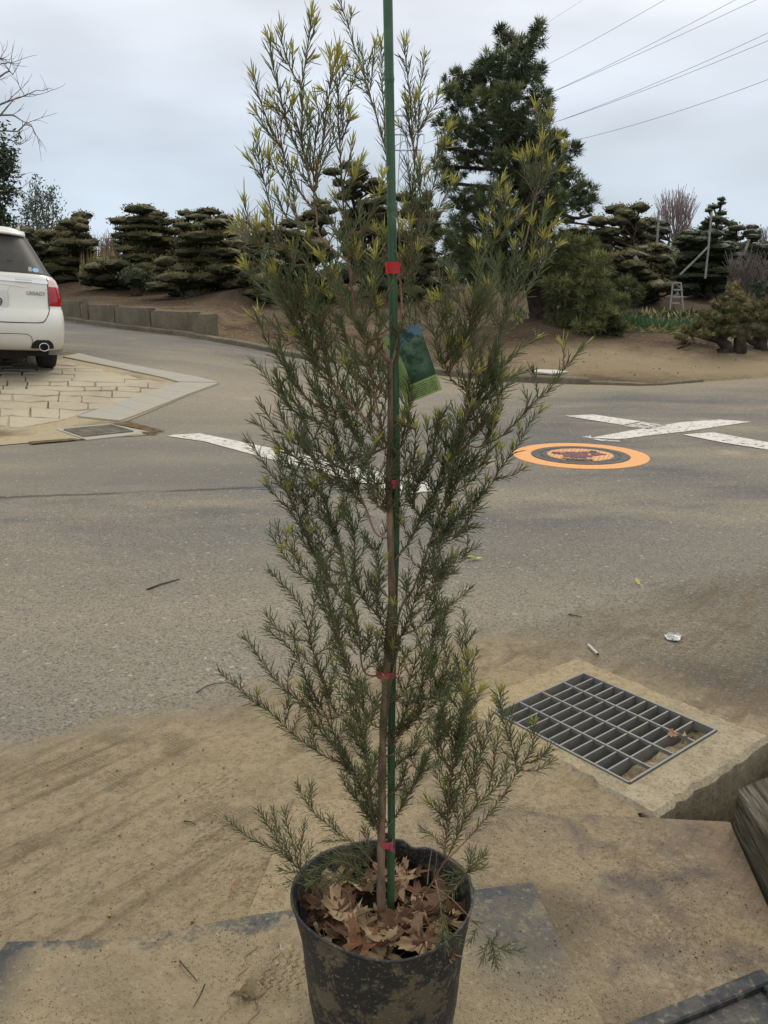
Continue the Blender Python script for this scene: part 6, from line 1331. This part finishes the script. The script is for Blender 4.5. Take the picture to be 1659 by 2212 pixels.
# weeds and yellowish low plants behind
m=MB(); n=900; P=np.array([[rr.uniform(3.2,9.5),rr.uniform(18.5,21),0] for _ in range(n)]); P[:,2]=[g1(p[0],p[1]) for p in P]
A=unit(rr.normal(size=(n,3))+np.array((0,0,1)))*rr.uniform(.1,.25,(n,1)); B=unit(np.cross(A,rr.normal(size=(n,3))))*.03
V,F=leaves(P,A,B); m.add(V,F,np.repeat(np.where(rr.random((n,1))<.2,np.array([[.36,.36,.13]]),np.array([[.05,.07,.025]]))*rr.uniform(.6,1.3,(n,1)),4,0)); o=m.build('low_plants',M_onion,None,loc=(6,19,.4)); tag(o,'low dark plants with pale yellow leaves beyond the onion bed','plants',kind='stuff')
m=MB(); n=700; P=[]
while len(P)<n:
    x=rr.uniform(-9,7); y=yedge(x)+rr.uniform(.5,7); P.append((x,y,g1(x,y)))
P=np.array(P); A=unit(rr.normal(size=(n,3))*np.array((1,1,.5))+np.array((0,0,.5)))*rr.uniform(.02,.055,(n,1)); B=unit(np.cross(A,rr.normal(size=(n,3))))*.010
V,F=leaves(P,A,B); cc=np.where(rr.random((n,1))<.35,np.array([[.07,.09,.03]]),np.array([[.20,.15,.09]])); m.add(V,F,np.repeat(cc*rr.uniform(.5,1.3,(n,1)),4,0)); o=m.build('ground_litter',M_onion,None,loc=(0,16,.3)); tag(o,'scattered weeds and fallen leaves on the nursery soil','litter',kind='stuff')
# grass in the corner of the grating
m=MB(); n=60; c=np.array(gp(GL-.05,.05,-.02)); P=c+rr.normal(size=(n,3))*np.array((.02,.02,0)); A=unit(rr.normal(size=(n,3))*.6+np.array((0,0,1)))*rr.uniform(.02,.045,(n,1)); B=unit(np.cross(A,rr.normal(size=(n,3))))*.001
V,F=leaves(P,A,B); m.add(V,F,np.repeat(np.array((.10,.15,.04))*rr.uniform(.6,1.4,(n,1)),4,0)); o=m.build('grass_tuft',M_onion,None,loc=tuple(c)); tag(o,'small grass tuft growing in the right corner of the near drain','grass')

# ---- power pylon and cables
Yp=230; pb=at(872,411,Yp); root=empty('power_pylon',(pb[0],Yp,-2),'distant steel lattice power pylon seen just right of the green stake','pylon')
def pp(u,v): return at(u,v,Yp)
m=MB(); zt=pp(872,243)[2]; cx_=pb[0]
def wz(z): return np.interp(z,[-2,20,30,zt],[4.2,1.7,1.4,.5])
lv=[-2,7,14,20,24,28,32,36,zt-2]
for sx in (-1,1):
    for sy in (-1,1): m.tube([(cx_+sx*wz(z),Yp+sy*wz(z),z) for z in lv],.10,4)
for a,b in zip(lv[:-1],lv[1:]):
    for sy in (-1,1):
        m.tube([(cx_-wz(a),Yp+sy*wz(a),a),(cx_+wz(b),Yp+sy*wz(b),b)],.07,3); m.tube([(cx_+wz(a),Yp+sy*wz(a),a),(cx_-wz(b),Yp+sy*wz(b),b)],.07,3)
    for sx in (-1,1): m.tube([(cx_+sx*wz(a),Yp-wz(a),a),(cx_+sx*wz(b),Yp+wz(b),b)],.07,3)
o=m.build('tower',M_steel,root); off2(o,root)
arms=[]
for (v,hw) in [(250,30),(291,40),(325,34)]:
    z=pp(872,v)[2]; h=hw/1789*Yp; m=MB()
    for s in (-1,1):
        tip=(cx_+s*h,Yp,z); m.tube([(cx_,Yp-.8,z),tip],.09,4); m.tube([(cx_,Yp+.8,z),tip],.09,4); m.tube([(cx_,Yp,z+2.2),tip],.09,4); m.tube([(cx_+s*h*.5,Yp,z+1.1),(cx_+s*h*.5,Yp,z)],.06,3)
        m.tube([tip,(tip[0],Yp,z-2.2)],.08,4); arms.append((tip[0],z-2.2))
    o=m.build('cross_arm',M_steel,root); off2(o,root)
wires=[(1,((1179,52),(1259,0)),'faintest topmost power cable crossing the upper sky',.02,0),(1,((1169,147),(1435,0)),'upper power cable leaving behind the top of the black pine',.035,1),
 (3,((1186,202),(1588,0)),'upper cable of the middle pair crossing the sky',.035,2),(3,((1186,202),(1633,0)),'lower cable of the middle pair crossing the sky',.035,3),
 (5,((1199,264),(1659,71)),'upper cable of the lower pair reaching the right edge',.035,4),(5,((1199,264),(1659,88)),'lower cable of the lower pair reaching the right edge',.035,5),(5,((1252,301),(1659,172)),'lowest single power cable running to the right edge',.035,6)]
for (ai,(q0,q1),lab,r,kk) in wires:
    x0,z0=arms[ai]; dirv=np.array((1,-1.75+.02*kk)); dirv=dirv/np.linalg.norm(dirv)   # plan line from the pylon towards the viewer's right
    def hit(u,v):
        d=ray(u,v); # x = x0+t*dx ; y = Yp+t*dy ; x/y=d0/d1
        kx=d[0]/d[1]; t=(kx*Yp-x0)/(dirv[0]-kx*dirv[1]); y=Yp+t*dirv[1]; return t,CAMH+d[2]/d[1]*y
    t1,z1=hit(*q0); t2,z2=hit(*q1)
    co=np.polyfit([0,t1,t2],[z0,z1,z2],2); tend=t2*1.12; ts=np.linspace(0,tend,26)
    P=[(x0+t*dirv[0],Yp+t*dirv[1],float(np.polyval(co,t))) for t in ts]
    o=MB().tube(P,r,4).build('power_cable',M_wire,None,loc=P[0]); tag(o,lab,'cable','overhead power cables')

# ---------------------------------------------------------------- the car
SC=1.07
M_carp=material('white_car_paint',(.78,.77,.70),.30,[dict(scale=3,detail=6,lo=.45,hi=.75,col=(.68,.66,.58),amt=.6),dict(kind='pos',n=(0,0,-1),lo=-.50,hi=-.15,amt=.5,amp=.12,scale=5,col=(.36,.33,.27))],coat=.7,spec=.5)
M_glass=material('tinted_glass',(.045,.044,.042),.4,[dict(scale=8,detail=6,lo=.4,hi=.7,col=(.075,.072,.068),amt=.5)],spec=.2)
M_trim=material('black_trim',(.015,.015,.016),.6); M_tyre=material('tyre',(.02,.02,.021),.85,[dict(scale=30,detail=5,lo=.5,hi=.7,col=(.07,.062,.05),amt=.6)],[dict(kind='wave',scale=20,dir='X',str=.4,d=.01,lo=.2,hi=.8)])
M_chrome=material('chrome',(.75,.75,.74),.18,metal=1); M_red=material('red_lens',(.42,.012,.015),.15,[dict(kind='wave',scale=14,dir='Z',lo=.3,hi=.7,col=(.24,.006,.01),amt=.6)],coat=.6); M_clear=material('clear_lens',(.70,.52,.50),.15,coat=.6)
M_platew=material('plate_white',(.70,.71,.69),.5); M_plateg=material('plate_green',(.09,.12,.08),.6); M_gold=material('badge',(.42,.39,.30),.3,metal=.9)
M_blue=material('blue_sticker',(.18,.42,.68),.5); M_greys=material('grey_sticker',(.33,.33,.31),.6); M_under=material('underbody',(.022,.02,.018),.9)
LV=[(.215,.70,.16,4.55),(.235,.775,.06,4.6),(.30,.80,.02,4.64),(.387,.808,.0,4.66),(.47,.812,.0,4.66),(.55,.812,.01,4.64),(.62,.805,.04,4.6),(.654,.795,.065,4.55),(.75,.79,.075,4.5),(.85,.772,.085,4.35),(.93,.738,.10,4.1),(.965,.705,.115,3.85),(1.0,.672,.15,3.6),(1.10,.618,.235,3.35),(1.20,.566,.325,3.1),(1.30,.508,.415,2.85),(1.36,.47,.46,2.72),(1.40,.44,.455,2.65),(1.425,.40,.47,2.6),(1.445,.33,.52,2.5),(1.455,.20,.60,2.4)]
LV=[(z,w*1.03,r,f) for z,w,r,f in LV]
lz=np.array([l[0] for l in LV])
def cw(z): return float(np.interp(z,lz,[l[1] for l in LV]))
def cr_(z): return float(np.interp(z,lz,[l[2] for l in LV]))
def cf(z): return float(np.interp(z,lz,[l[3] for l in LV]))
NN=4.2;BB=.34
def surf(x,z,off=0):
    w_=cw(z); xx=min(abs(x)/w_,1); b=BB*(1-(max(0,1-xx**NN))**(1/NN)); return np.array((x,cr_(z)+b-off,z))
def surf_phi(phi,z,side=1,off=0):
    w_=cw(z); s,c=math.sin(phi),math.cos(phi); x=w_*abs(s)**(2/NN); y=cr_(z)+BB*(1-abs(c)**(2/NN)); nx=abs(s)**1.5; ny=abs(c)**1.5; l=math.hypot(nx,ny)
    return np.array((side*(x+off*nx/l),y-off*ny/l,z))
axis=atS(-10*DS,1450,10.45); cgz=0.0
rear=G(101,799)
HEAD=R(27)
wheelx=.665; wheely=.72; ROLL=R(3.3)
# place so that the right rear wheel touches the ground where the photo shows it
CM=Matrix.Rotation(HEAD,3,'Z')@Matrix.Rotation(ROLL,3,'Y')
cloc=Vector(rear)+Vector((0,0,.026))-CM@Vector((wheelx*SC*.87,wheely*SC,0))
car=empty('estate_car',tuple(cloc),'white estate car with dark rear glass parked on the stone paving at the left','car')
car.rotation_euler=(0,ROLL,HEAD); car.scale=(SC*.87,SC,SC)
m=MB(); V=[];na=34
for (z,w_,r,f) in LV:
    ring_=[]
    phis=np.linspace(0,math.pi/2,14)
    right=[surf_phi(p_,z,1) for p_ in phis]
    y1=right[-1][1]; 
    for t in (.25,.5,.75): right.append(np.array((w_+(.04 if z<.95 else .0)*math.sin(math.pi*t),y1+(f-.4-y1)*t,z)))
    right+= [np.array((w_*.98,f-.4,z)),np.array((w_*.8,f-.08,z)),np.array((0,f,z))]
    left=[np.array((-q[0],q[1],q[2])) for q in right[1:-1]][::-1]
    ring_=right+left; V+=ring_
nr=len(ring_)
F=[(i*nr+k,i*nr+(k+1)%nr,(i+1)*nr+(k+1)%nr,(i+1)*nr+k) for i in range(len(LV)-1) for k in range(nr)]+[tuple(range(nr))[::-1],tuple(range((len(LV)-1)*nr,len(LV)*nr))]
m.add(V,F); body=m.build('body',M_carp,car,smooth=True)
def patch(name,mat,fn,nu,nv,parent,smooth=True,thick=0):
    V=[fn(i/nu,j/nv) for i in range(nu+1) for j in range(nv+1)]
    m=MB().add(V,[(i*(nv+1)+j,(i+1)*(nv+1)+j,(i+1)*(nv+1)+j+1,i*(nv+1)+j+1) for i in range(nu) for j in range(nv)]); o=m.build(name,mat,parent,smooth=smooth)
    return o
# rear glass wraps round the corners
def gl(u,v):
    z=1.0-.035*abs(2*u-1)**2+(1.375-1.0)*v; ph=R(86)*(2*u-1); return surf_phi(abs(ph),z,1 if ph>=0 else -1,.004)
patch('rear_window',M_glass,gl,24,10,car)
win=patch('rear_window_seal',M_trim,lambda u,v:surf_phi(abs(R(87)*(2*u-1)),(1.0-.035*abs(2*u-1)**2)-.012+.016*v,1 if u>=.5 else -1,.006),24,1,car)
# tail lights
for s in (1,-1):
    def tl(u,v,z0=.672,z1=.86,s=s):
        z=z0+(z1-z0)*v; ph0=math.asin(min(1,(.655/cw(z)))**(NN/2)); ph=ph0+(R(90)-ph0)*u; return surf_phi(ph,z,s,.010-.006*abs(2*v-1)**4)
    l=patch('tail_light',M_red,tl,8,10,car)
    patch('clear_lens',M_clear,lambda u,v,s=s:(lambda z,ph0:surf_phi(ph0+(R(90)-ph0)*u*(1-.45*v),z,s,.010-.006*v**3))(.862+.085*v,math.asin(min(1,.655/cw(.862+.085*v))**(NN/2))),8,6,l)
    # seam round the lamp
    P=[surf_phi(math.asin(min(1,(.650/cw(z)))**(NN/2)),z,s,.004) for z in np.linspace(.66,.955,10)]
    MB().tube(P,.004,5).build('lamp_seam',M_trim,l)
def line(name,pts,r,mat=M_trim): 
    P=[surf(x,z,.001) for x,z in pts]; return MB().tube(spline(P,.03),r,5).build(name,mat,car)
line('tailgate_gap',[(-.66,.66),(-.645,.60),(-.60,.53),(-.54,.505),(-.3,.50),(0,.50),(.3,.50),(.54,.505),(.60,.53),(.645,.60),(.66,.66)],.005)
line('bumper_seam',[(-.45,.30),(-.44,.36),(-.4,.387),(0,.387),(.4,.387),(.44,.36),(.45,.30),(.43,.24)],.003)
line('tailgate_crease',[(-.70,.845),(-.3,.862),(0,.868),(.27,.862),(.36,.850),(.64,.842)],.005,M_carp)
line('lower_crease',[(.27,.858),(.22,.82),(.22,.66),(.12,.615),(-.12,.615),(-.22,.66),(-.22,.82),(-.27,.858)],.004,M_carp)
patch('garnish_strip',M_chrome,lambda u,v:surf(-.655+1.31*u,.888+.032*v+.02*(1-abs(2*u-1)),.010),20,2,car)
m=MB()
for i in range(10):
    for j in range(2): q=surf(.31+i*.018,.898+.02*j,.0115); m.box(q,(.009,.003,.008),M=None)
m.build('reflector_dots',M_gold,car)
# plate
def onface(x,z,off=0): return surf(x,z,off)
pl=MB().box(surf(.045,.722,.012),(.33,.008,.165)).build('number_plate',M_platew,car)
def text(body_,size,x,z,mat,parent,name,off,extr=.0012,bold=0,sx=1):
    cu=bpy.data.curves.new(name,'FONT'); cu.body=body_; cu.size=size; cu.extrude=extr; cu.offset=bold; cu.align_x='LEFT'
    o=bpy.data.objects.new(name,cu); COL.objects.link(o); dg=bpy.context.evaluated_depsgraph_get(); me=bpy.data.meshes.new_from_object(o.evaluated_get(dg)); bpy.data.objects.remove(o)
    me.materials.clear(); me.materials.append(mat); o=bpy.data.objects.new(name,me); link(o,parent); q=surf(x,z,off); y=surf(max(x,0)+.05,z,off)[1]
    o.location=(x,y-.0,z); o.rotation_euler=(R(90),0,0); o.scale=(sx,1,1); return o
o=text('09',.105,.058,.658,M_plateg,pl,'plate_digits',.0175,bold=.0025,sx=.93)
o=text('01 -',.045,.045,.752,M_plateg,pl,'plate_region',.0175,bold=.0006)
o=text('LEGACY',.050,.415,.775,M_gold,car,'lettering',.012,extr=.003,bold=.001,sx=1.12); o.location.y=surf(.50,.78,.009)[1]; o.rotation_euler=(R(90),0,R(4))
# exhaust
patch('exhaust_recess_shade',M_under,lambda u,v:surf(.565+.125*(2*u-1)*math.sqrt(max(0,1-(v*.9)**3)),.232+.10*v,.003),14,8,car)  # dark patch on the bumper skin, painted as a shaded cut-out
ex_=MB(); c=np.array((.575,.05,.262)); n=28
for (r1,r2,y0,y1) in [(.055,.042,-.045,.25)]:
    V=[]
    for (a_,b_,y_) in [(r1,r2,y1),(r1,r2,y0),(r1-.006,r2-.006,y0),(r1-.006,r2-.006,y1)]:
        for k in range(n): t=2*math.pi*k/n; V.append(c+np.array((a_*math.cos(t),y_,b_*math.sin(t))))
    ex_.add(V,[(i*n+k,i*n+(k+1)%n,(i+1)*n+(k+1)%n,(i+1)*n+k) for i in range(3) for k in range(n)])
ex=ex_.build('exhaust_tip',M_chrome,car,smooth=True)
MB().add([c+np.array((.048*math.cos(2*math.pi*k/n),.02,.035*math.sin(2*math.pi*k/n))) for k in range(n)],[tuple(range(n))]).build('exhaust_bore_shade',M_under,ex)  # dark disc closing the pipe stands in for the shade inside
# underbody, axle, mud flap
MB().box((0,2.3,.20),(1.3,4.0,.10)).build('underbody',M_under,car)
m=MB().box((.1,.45,.19),(.62,.35,.12)); m.build('silencer',M_under,car)
MB().box((.74,.36,.205),(.17,.03,.08),taper=.9).build('mud_flap',material('mud_flap',(.30,.29,.26),.8),car)
# wheels
for (wx,wy) in [(.665,.72),(-.665,.72),(.665,3.55),(-.665,3.55)]:
    m=MB(); prof=[(-.108,.20),(-.11,.27),(-.098,.305),(-.06,.318),(.06,.318),(.098,.305),(.11,.27),(.108,.20)]; n=36; V=[]
    for (a_,r_) in prof:
        for k in range(n): t=2*math.pi*k/n; V.append((a_,r_*math.cos(t),r_*math.sin(t)))
    m.add(V,[(i*n+k,i*n+(k+1)%n,(i+1)*n+(k+1)%n,(i+1)*n+k) for i in range(7) for k in range(n)])
    wh=empty('wheel',(wx,wy,.318)); wh.parent=car
    m.build('tyre',M_tyre,wh,smooth=True)
    m=MB(); sg=1 if wx>0 else -1
    V=[(sg*.09,0,0)]+[(sg*.06,.205*math.cos(2*math.pi*k/20),.205*math.sin(2*math.pi*k/20)) for k in range(20)]
    m.add(V,[(0,1+k,1+(k+1)%20) for k in range(20)]); m.add([(-q[0],q[1],q[2]) for q in V],[(0,1+k,1+(k+1)%20) for k in range(20)]); m.build('rim',M_galv,wh)
# spoiler, roof rail, stickers, wiper
def sp(u,v): 
    x=(2*u-1)*.47; z=1.385+.045*v-.018*abs(2*u-1)**3; return np.array((x,.40+.10*v+.12*abs(2*u-1)**4,z))
o=patch('roof_spoiler',M_carp,sp,16,3,car); o.modifiers.new('s','SOLIDIFY').thickness=.02
for s in (1,-1): MB().tube([(s*.42,.75,1.43),(s*.43,.85,1.475),(s*.45,2.2,1.47),(s*.45,2.35,1.43)],.014,6).build('roof_rail',M_greys,car)
n=16
def sticker(cx,cz,a_,b_,mat,name,sq=False):
    V=[surf(cx+a_*(math.copysign(1,math.cos(2*math.pi*k/n+.39)) if sq else math.cos(2*math.pi*k/n)),cz+b_*(math.copysign(1,math.sin(2*math.pi*k/n+.39)) if sq else math.sin(2*math.pi*k/n)),.0075) for k in range(n)]
    if sq: V=[surf(cx-a_,cz-b_,.0075),surf(cx+a_,cz-b_,.0075),surf(cx+a_,cz+b_,.0075),surf(cx-a_,cz+b_,.0075)]
    MB().add(V,[tuple(range(len(V)))]).build(name,mat,car)
sticker(.535,1.022,.036,.022,M_blue,'oval_sticker'); sticker(.475,1.028,.018,.022,M_greys,'square_sticker',True); sticker(.26,1.10,.03,.006,M_trim,'wiper_mark')

# ---------------------------------------------------------------- small things lying about
def stick(pts,r,label,name='twig',mat=M_stick,z=.008,cat='twig'):
    P=[G(*q)+np.array((0,0,z+.002*math.sin(i*2))) for i,q in enumerate(pts)]; P=spline(P,.01); o=MB().tube(P,np.linspace(r,r*.5,len(P)),5).build(name,mat,None,loc=tuple(P[0])); tag(o,label,cat)
stick([(318,1277),(350,1266),(388,1254)],.0045,'dark straight twig lying on the road left of the shrub')
stick([(425,1500),(455,1485),(490,1478)],.0022,'thin curved twig on sandy asphalt beside the left branches')
stick([(1228,1331),(1245,1335),(1256,1335)],.003,'short dark twig on the road above the cigarette')
stick([(390,2098),(408,2120),(428,2140)],.0016,'pale broken twig on the rubber mat left of the pot',z=.022,mat=M_wood)
stick([(444,2148),(436,2170),(420,2195)],.0016,'pale curved twig on the mat nearest the lower edge',z=.022,mat=M_wood)
stick([(398,1780),(412,1783),(424,1787)],.002,'small brown twig on the sand left of the pot')
stick([(1075,1725),(1090,1728),(1100,1732)],.002,'tiny twig near the left corner of the drain collar')
def gpts(u,v,z=.010): q=G(u,v); q[2]+=z; return q
# cigarette
a=gpts(1270,1399,.012); b=gpts(1290,1419,.012); root=empty('cigarette_end',tuple(a),'white cigarette end dropped on the road behind the near drain','cigarette')
m=MB().tube([a,b],.0042,10); o=m.build('paper',M_litter,root); off2(o,root); m=MB().tube([b,b+(b-a)*.10],.0036,8); o=m.build('burnt_tip',M_stick,root); off2(o,root)
# leaves on the road
def road_leaf(u,v,sz,label,mat,rz,seed,z=.012,curl=.5):
    V,F=leaf_mesh(sz,curl,seed,lobes=2); V[:,0]*=.45; q=G(u,v); o=MB().add(V,F,(1,1,1)).build('fallen_leaf',mat,smooth=True); o.location=(q[0],q[1],q[2]+z); o.rotation_euler=(.25,.1,rz); tag(o,label,'leaf')
road_leaf(1380,1267,.038,'small yellow leaf on the road above the cigarette',M_yleaf,.3,1,curl=.9); road_leaf(1030,1212,.05,'long yellow leaf on the road right of the shrub',M_yleaf,1.9,2,curl=.7)
road_leaf(505,1932,.02,'small brown leaf lying on sand left of the pot',M_dry,.1,3); bpy.context.scene.objects['fallen_leaf.002'].data.color_attributes['Col'].data.foreach_set('color',[.35,.22,.13,1]*len(bpy.context.scene.objects['fallen_leaf.002'].data.vertices))
r11=random.Random(6)
lc=[('reddish dry leaf caught in the grating corner',1452,1600,(.42,.22,.13)),('curled tan leaf caught on the grating edge',1478,1603,(.45,.33,.2)),('dark brown leaf caught between the front grating bars',1400,1655,(.2,.12,.08)),('brown dead leaf in the gully beyond the timber',1640,1682,(.3,.15,.09)),('rust brown dead leaf at the edge of the gully',1655,1690,(.36,.19,.11)),('crumpled tan leaf on the mat at the lower edge',520,2180,(.42,.34,.22)),('pale leaf scrap on the mat beside the pot foot',545,2172,(.36,.29,.18))]
for i,(lab,u,v,c) in enumerate(lc):
    V,F=leaf_mesh(.022 if i<3 else .035,.8,40+i,lobes=4); q=G(u,v); o=MB().add(V,F,c).build('fallen_leaf',M_dry,smooth=True); o.location=(q[0],q[1],q[2]+(.016 if i<3 else (-.12 if i<5 else .03))); o.rotation_euler=(.4,.3*i,i*1.3); tag(o,lab,'leaf')
# foil scrap
m=MB(); V=[];r12=np.random.default_rng(3)
for i in range(9):
    a=2*math.pi*i/9; V.append((.035*math.cos(a)*r12.uniform(.6,1),.05*math.sin(a)*r12.uniform(.6,1),r12.uniform(0,.012)))
V.append((0,0,.012)); o=m.add(V,[(i,(i+1)%9,9) for i in range(9)]).build('foil_scrap',M_foil,None); q=G(1456,1382); o.location=(q[0],q[1],q[2]+.008); o.rotation_euler=(0,0,-.6); tag(o,'crumpled silver foil scrap on the road above the drain','litter')
# white litter on the soil
q=G(1190,806); Yw=yedge(q[0])+.7; p=atS(1190*DS,806*DS,Yw); z=g1(p[0],Yw)
m=MB().prism([(-.28,-.05),(.0,-.12),(.25,.03),(.12,.10),(-.15,.08)],0,.02); o=m.build('white_litter',M_litter,None); o.location=(p[0],Yw,z+.02); o.rotation_euler=(.15,.05,0); tag(o,'crumpled white sheet lying on soil behind the kerb','litter')
# small stones
def stone(u,v,s,label,col,z=.006,gz=False):
    V,F=ico(1); V=V*(1+.2*r12.normal(size=(len(V),1)))*np.array((1,.8,.55))*s; q=G(u,v); m=MB().add(V+np.array((q[0],q[1],q[2]+z+s*.3)),F,col); o=m.build('pebble',M_strawm,None,loc=tuple(q),smooth=True); tag(o,label,'pebble','pebbles strewn on the sand')
for i in range(46):
    u,v=r11.uniform(20,620),r11.uniform(1620,2010)
    stone(u,v,r11.uniform(.0016,.0036),'tiny pebble strewn on the sand left of the pot',(.35,.32,.26) if i%3 else (.9,.8,.62))

# crumbs of sand and grit lying on the near ground, with tyre tread prints
r13=np.random.default_rng(77)
def zsurf(x,y):
    if inside((x,y),[(-.70,1.29),(-.25,1.36),(.30,1.45),(.42,.75),(-.78,.75)]): return .0180
    if inside((x,y),[(-.213,1.75),(.404,1.69),(.79,1.655),(.76,.75),(-.33,.75),(-.268,1.376)]): return .0130
    return .0040
m=MB(); n=15000; VV=[];CC=[];cnt=0
base_=np.array([(1,0,-.35),(-.5,.87,-.35),(-.5,-.87,-.35),(0,0,.75)])
while cnt<n:
    x=r13.uniform(-1.25,1.05); y=r13.uniform(.95,2.45)
    if y>2.02+.55*x+.05*math.sin(9*x) or .656*x+.755*y>2.3 or inside((x,y),HOLE) or inside((x,y),PIT) or (x-PX)**2+(y-PY)**2<.0125: continue
    q=math.sin(x*11+2.1*math.sin(y*9))*math.sin(y*17+3*x)
    if r13.random()>.30+.65*max(0,q): continue
    sz=r13.uniform(.0006,.0015)*(1.9 if r13.random()<.05 else 1); a=r13.uniform(0,6.28); ca_,sa_=math.cos(a),math.sin(a)
    b=base_*sz*r13.uniform(.7,1.3,(4,3)); b=np.stack([b[:,0]*ca_-b[:,1]*sa_,b[:,0]*sa_+b[:,1]*ca_,b[:,2]*.7],1)
    VV.append(b+np.array((x,y,zsurf(x,y)+sz*.2))); CC.append(np.tile(np.array(SAND)*r13.choice([.5,.8,1,1.2,.25],p=[.2,.3,.3,.15,.05]),(4,1))); cnt+=1
k=np.arange(n)[:,None]*4; F=np.concatenate([k+np.array([[0,1,3]]),k+np.array([[1,2,3]]),k+np.array([[2,0,3]])])
m.add(np.concatenate(VV),F,np.concatenate(CC)); o=m.build('sand_crumbs',M_strawm,None); tag(o,'loose crumbs of sand and grit scattered over the near ground','sand',kind='stuff')
def tread(cx,cy,ang,nx,ny,dx,dy,amp,r,z):
    m=MB(); c,s_=math.cos(ang),math.sin(ang)
    for j in range(ny):
        P=[]
        for i in range(nx*4+1):
            a=(i/4-nx/2)*dx; b=(j-ny/2)*dy+amp*(abs((i/4)%1-.5)*4-1)+r13.normal()*amp*.15
            P.append((cx+a*c-b*s_,cy+a*s_+b*c,z+r13.uniform(-.6,.25)*r))
        k0=int(r13.uniform(0,3)); k1=len(P)-int(r13.uniform(0,3)); m.tube(P[k0:k1],r,5)
    o=m.build('tread_marks',M_sand,None,smooth=True); return tag(o,kind='structure')
tread(-.40,1.62,R(62),7,5,.020,.018,.0035,.0016,.0042)
tread(-.33,1.50,R(68),6,6,.016,.015,.003,.0014,.0042)
tread(-.43,1.83,R(55),6,4,.02,.018,.003,.0014,.0042)
tread(-.185,1.235,R(80),6,5,.018,.016,.0035,.0016,.0180)
tread(-.26,1.19,R(80),5,2,.045,.05,.006,.0022,.0180)
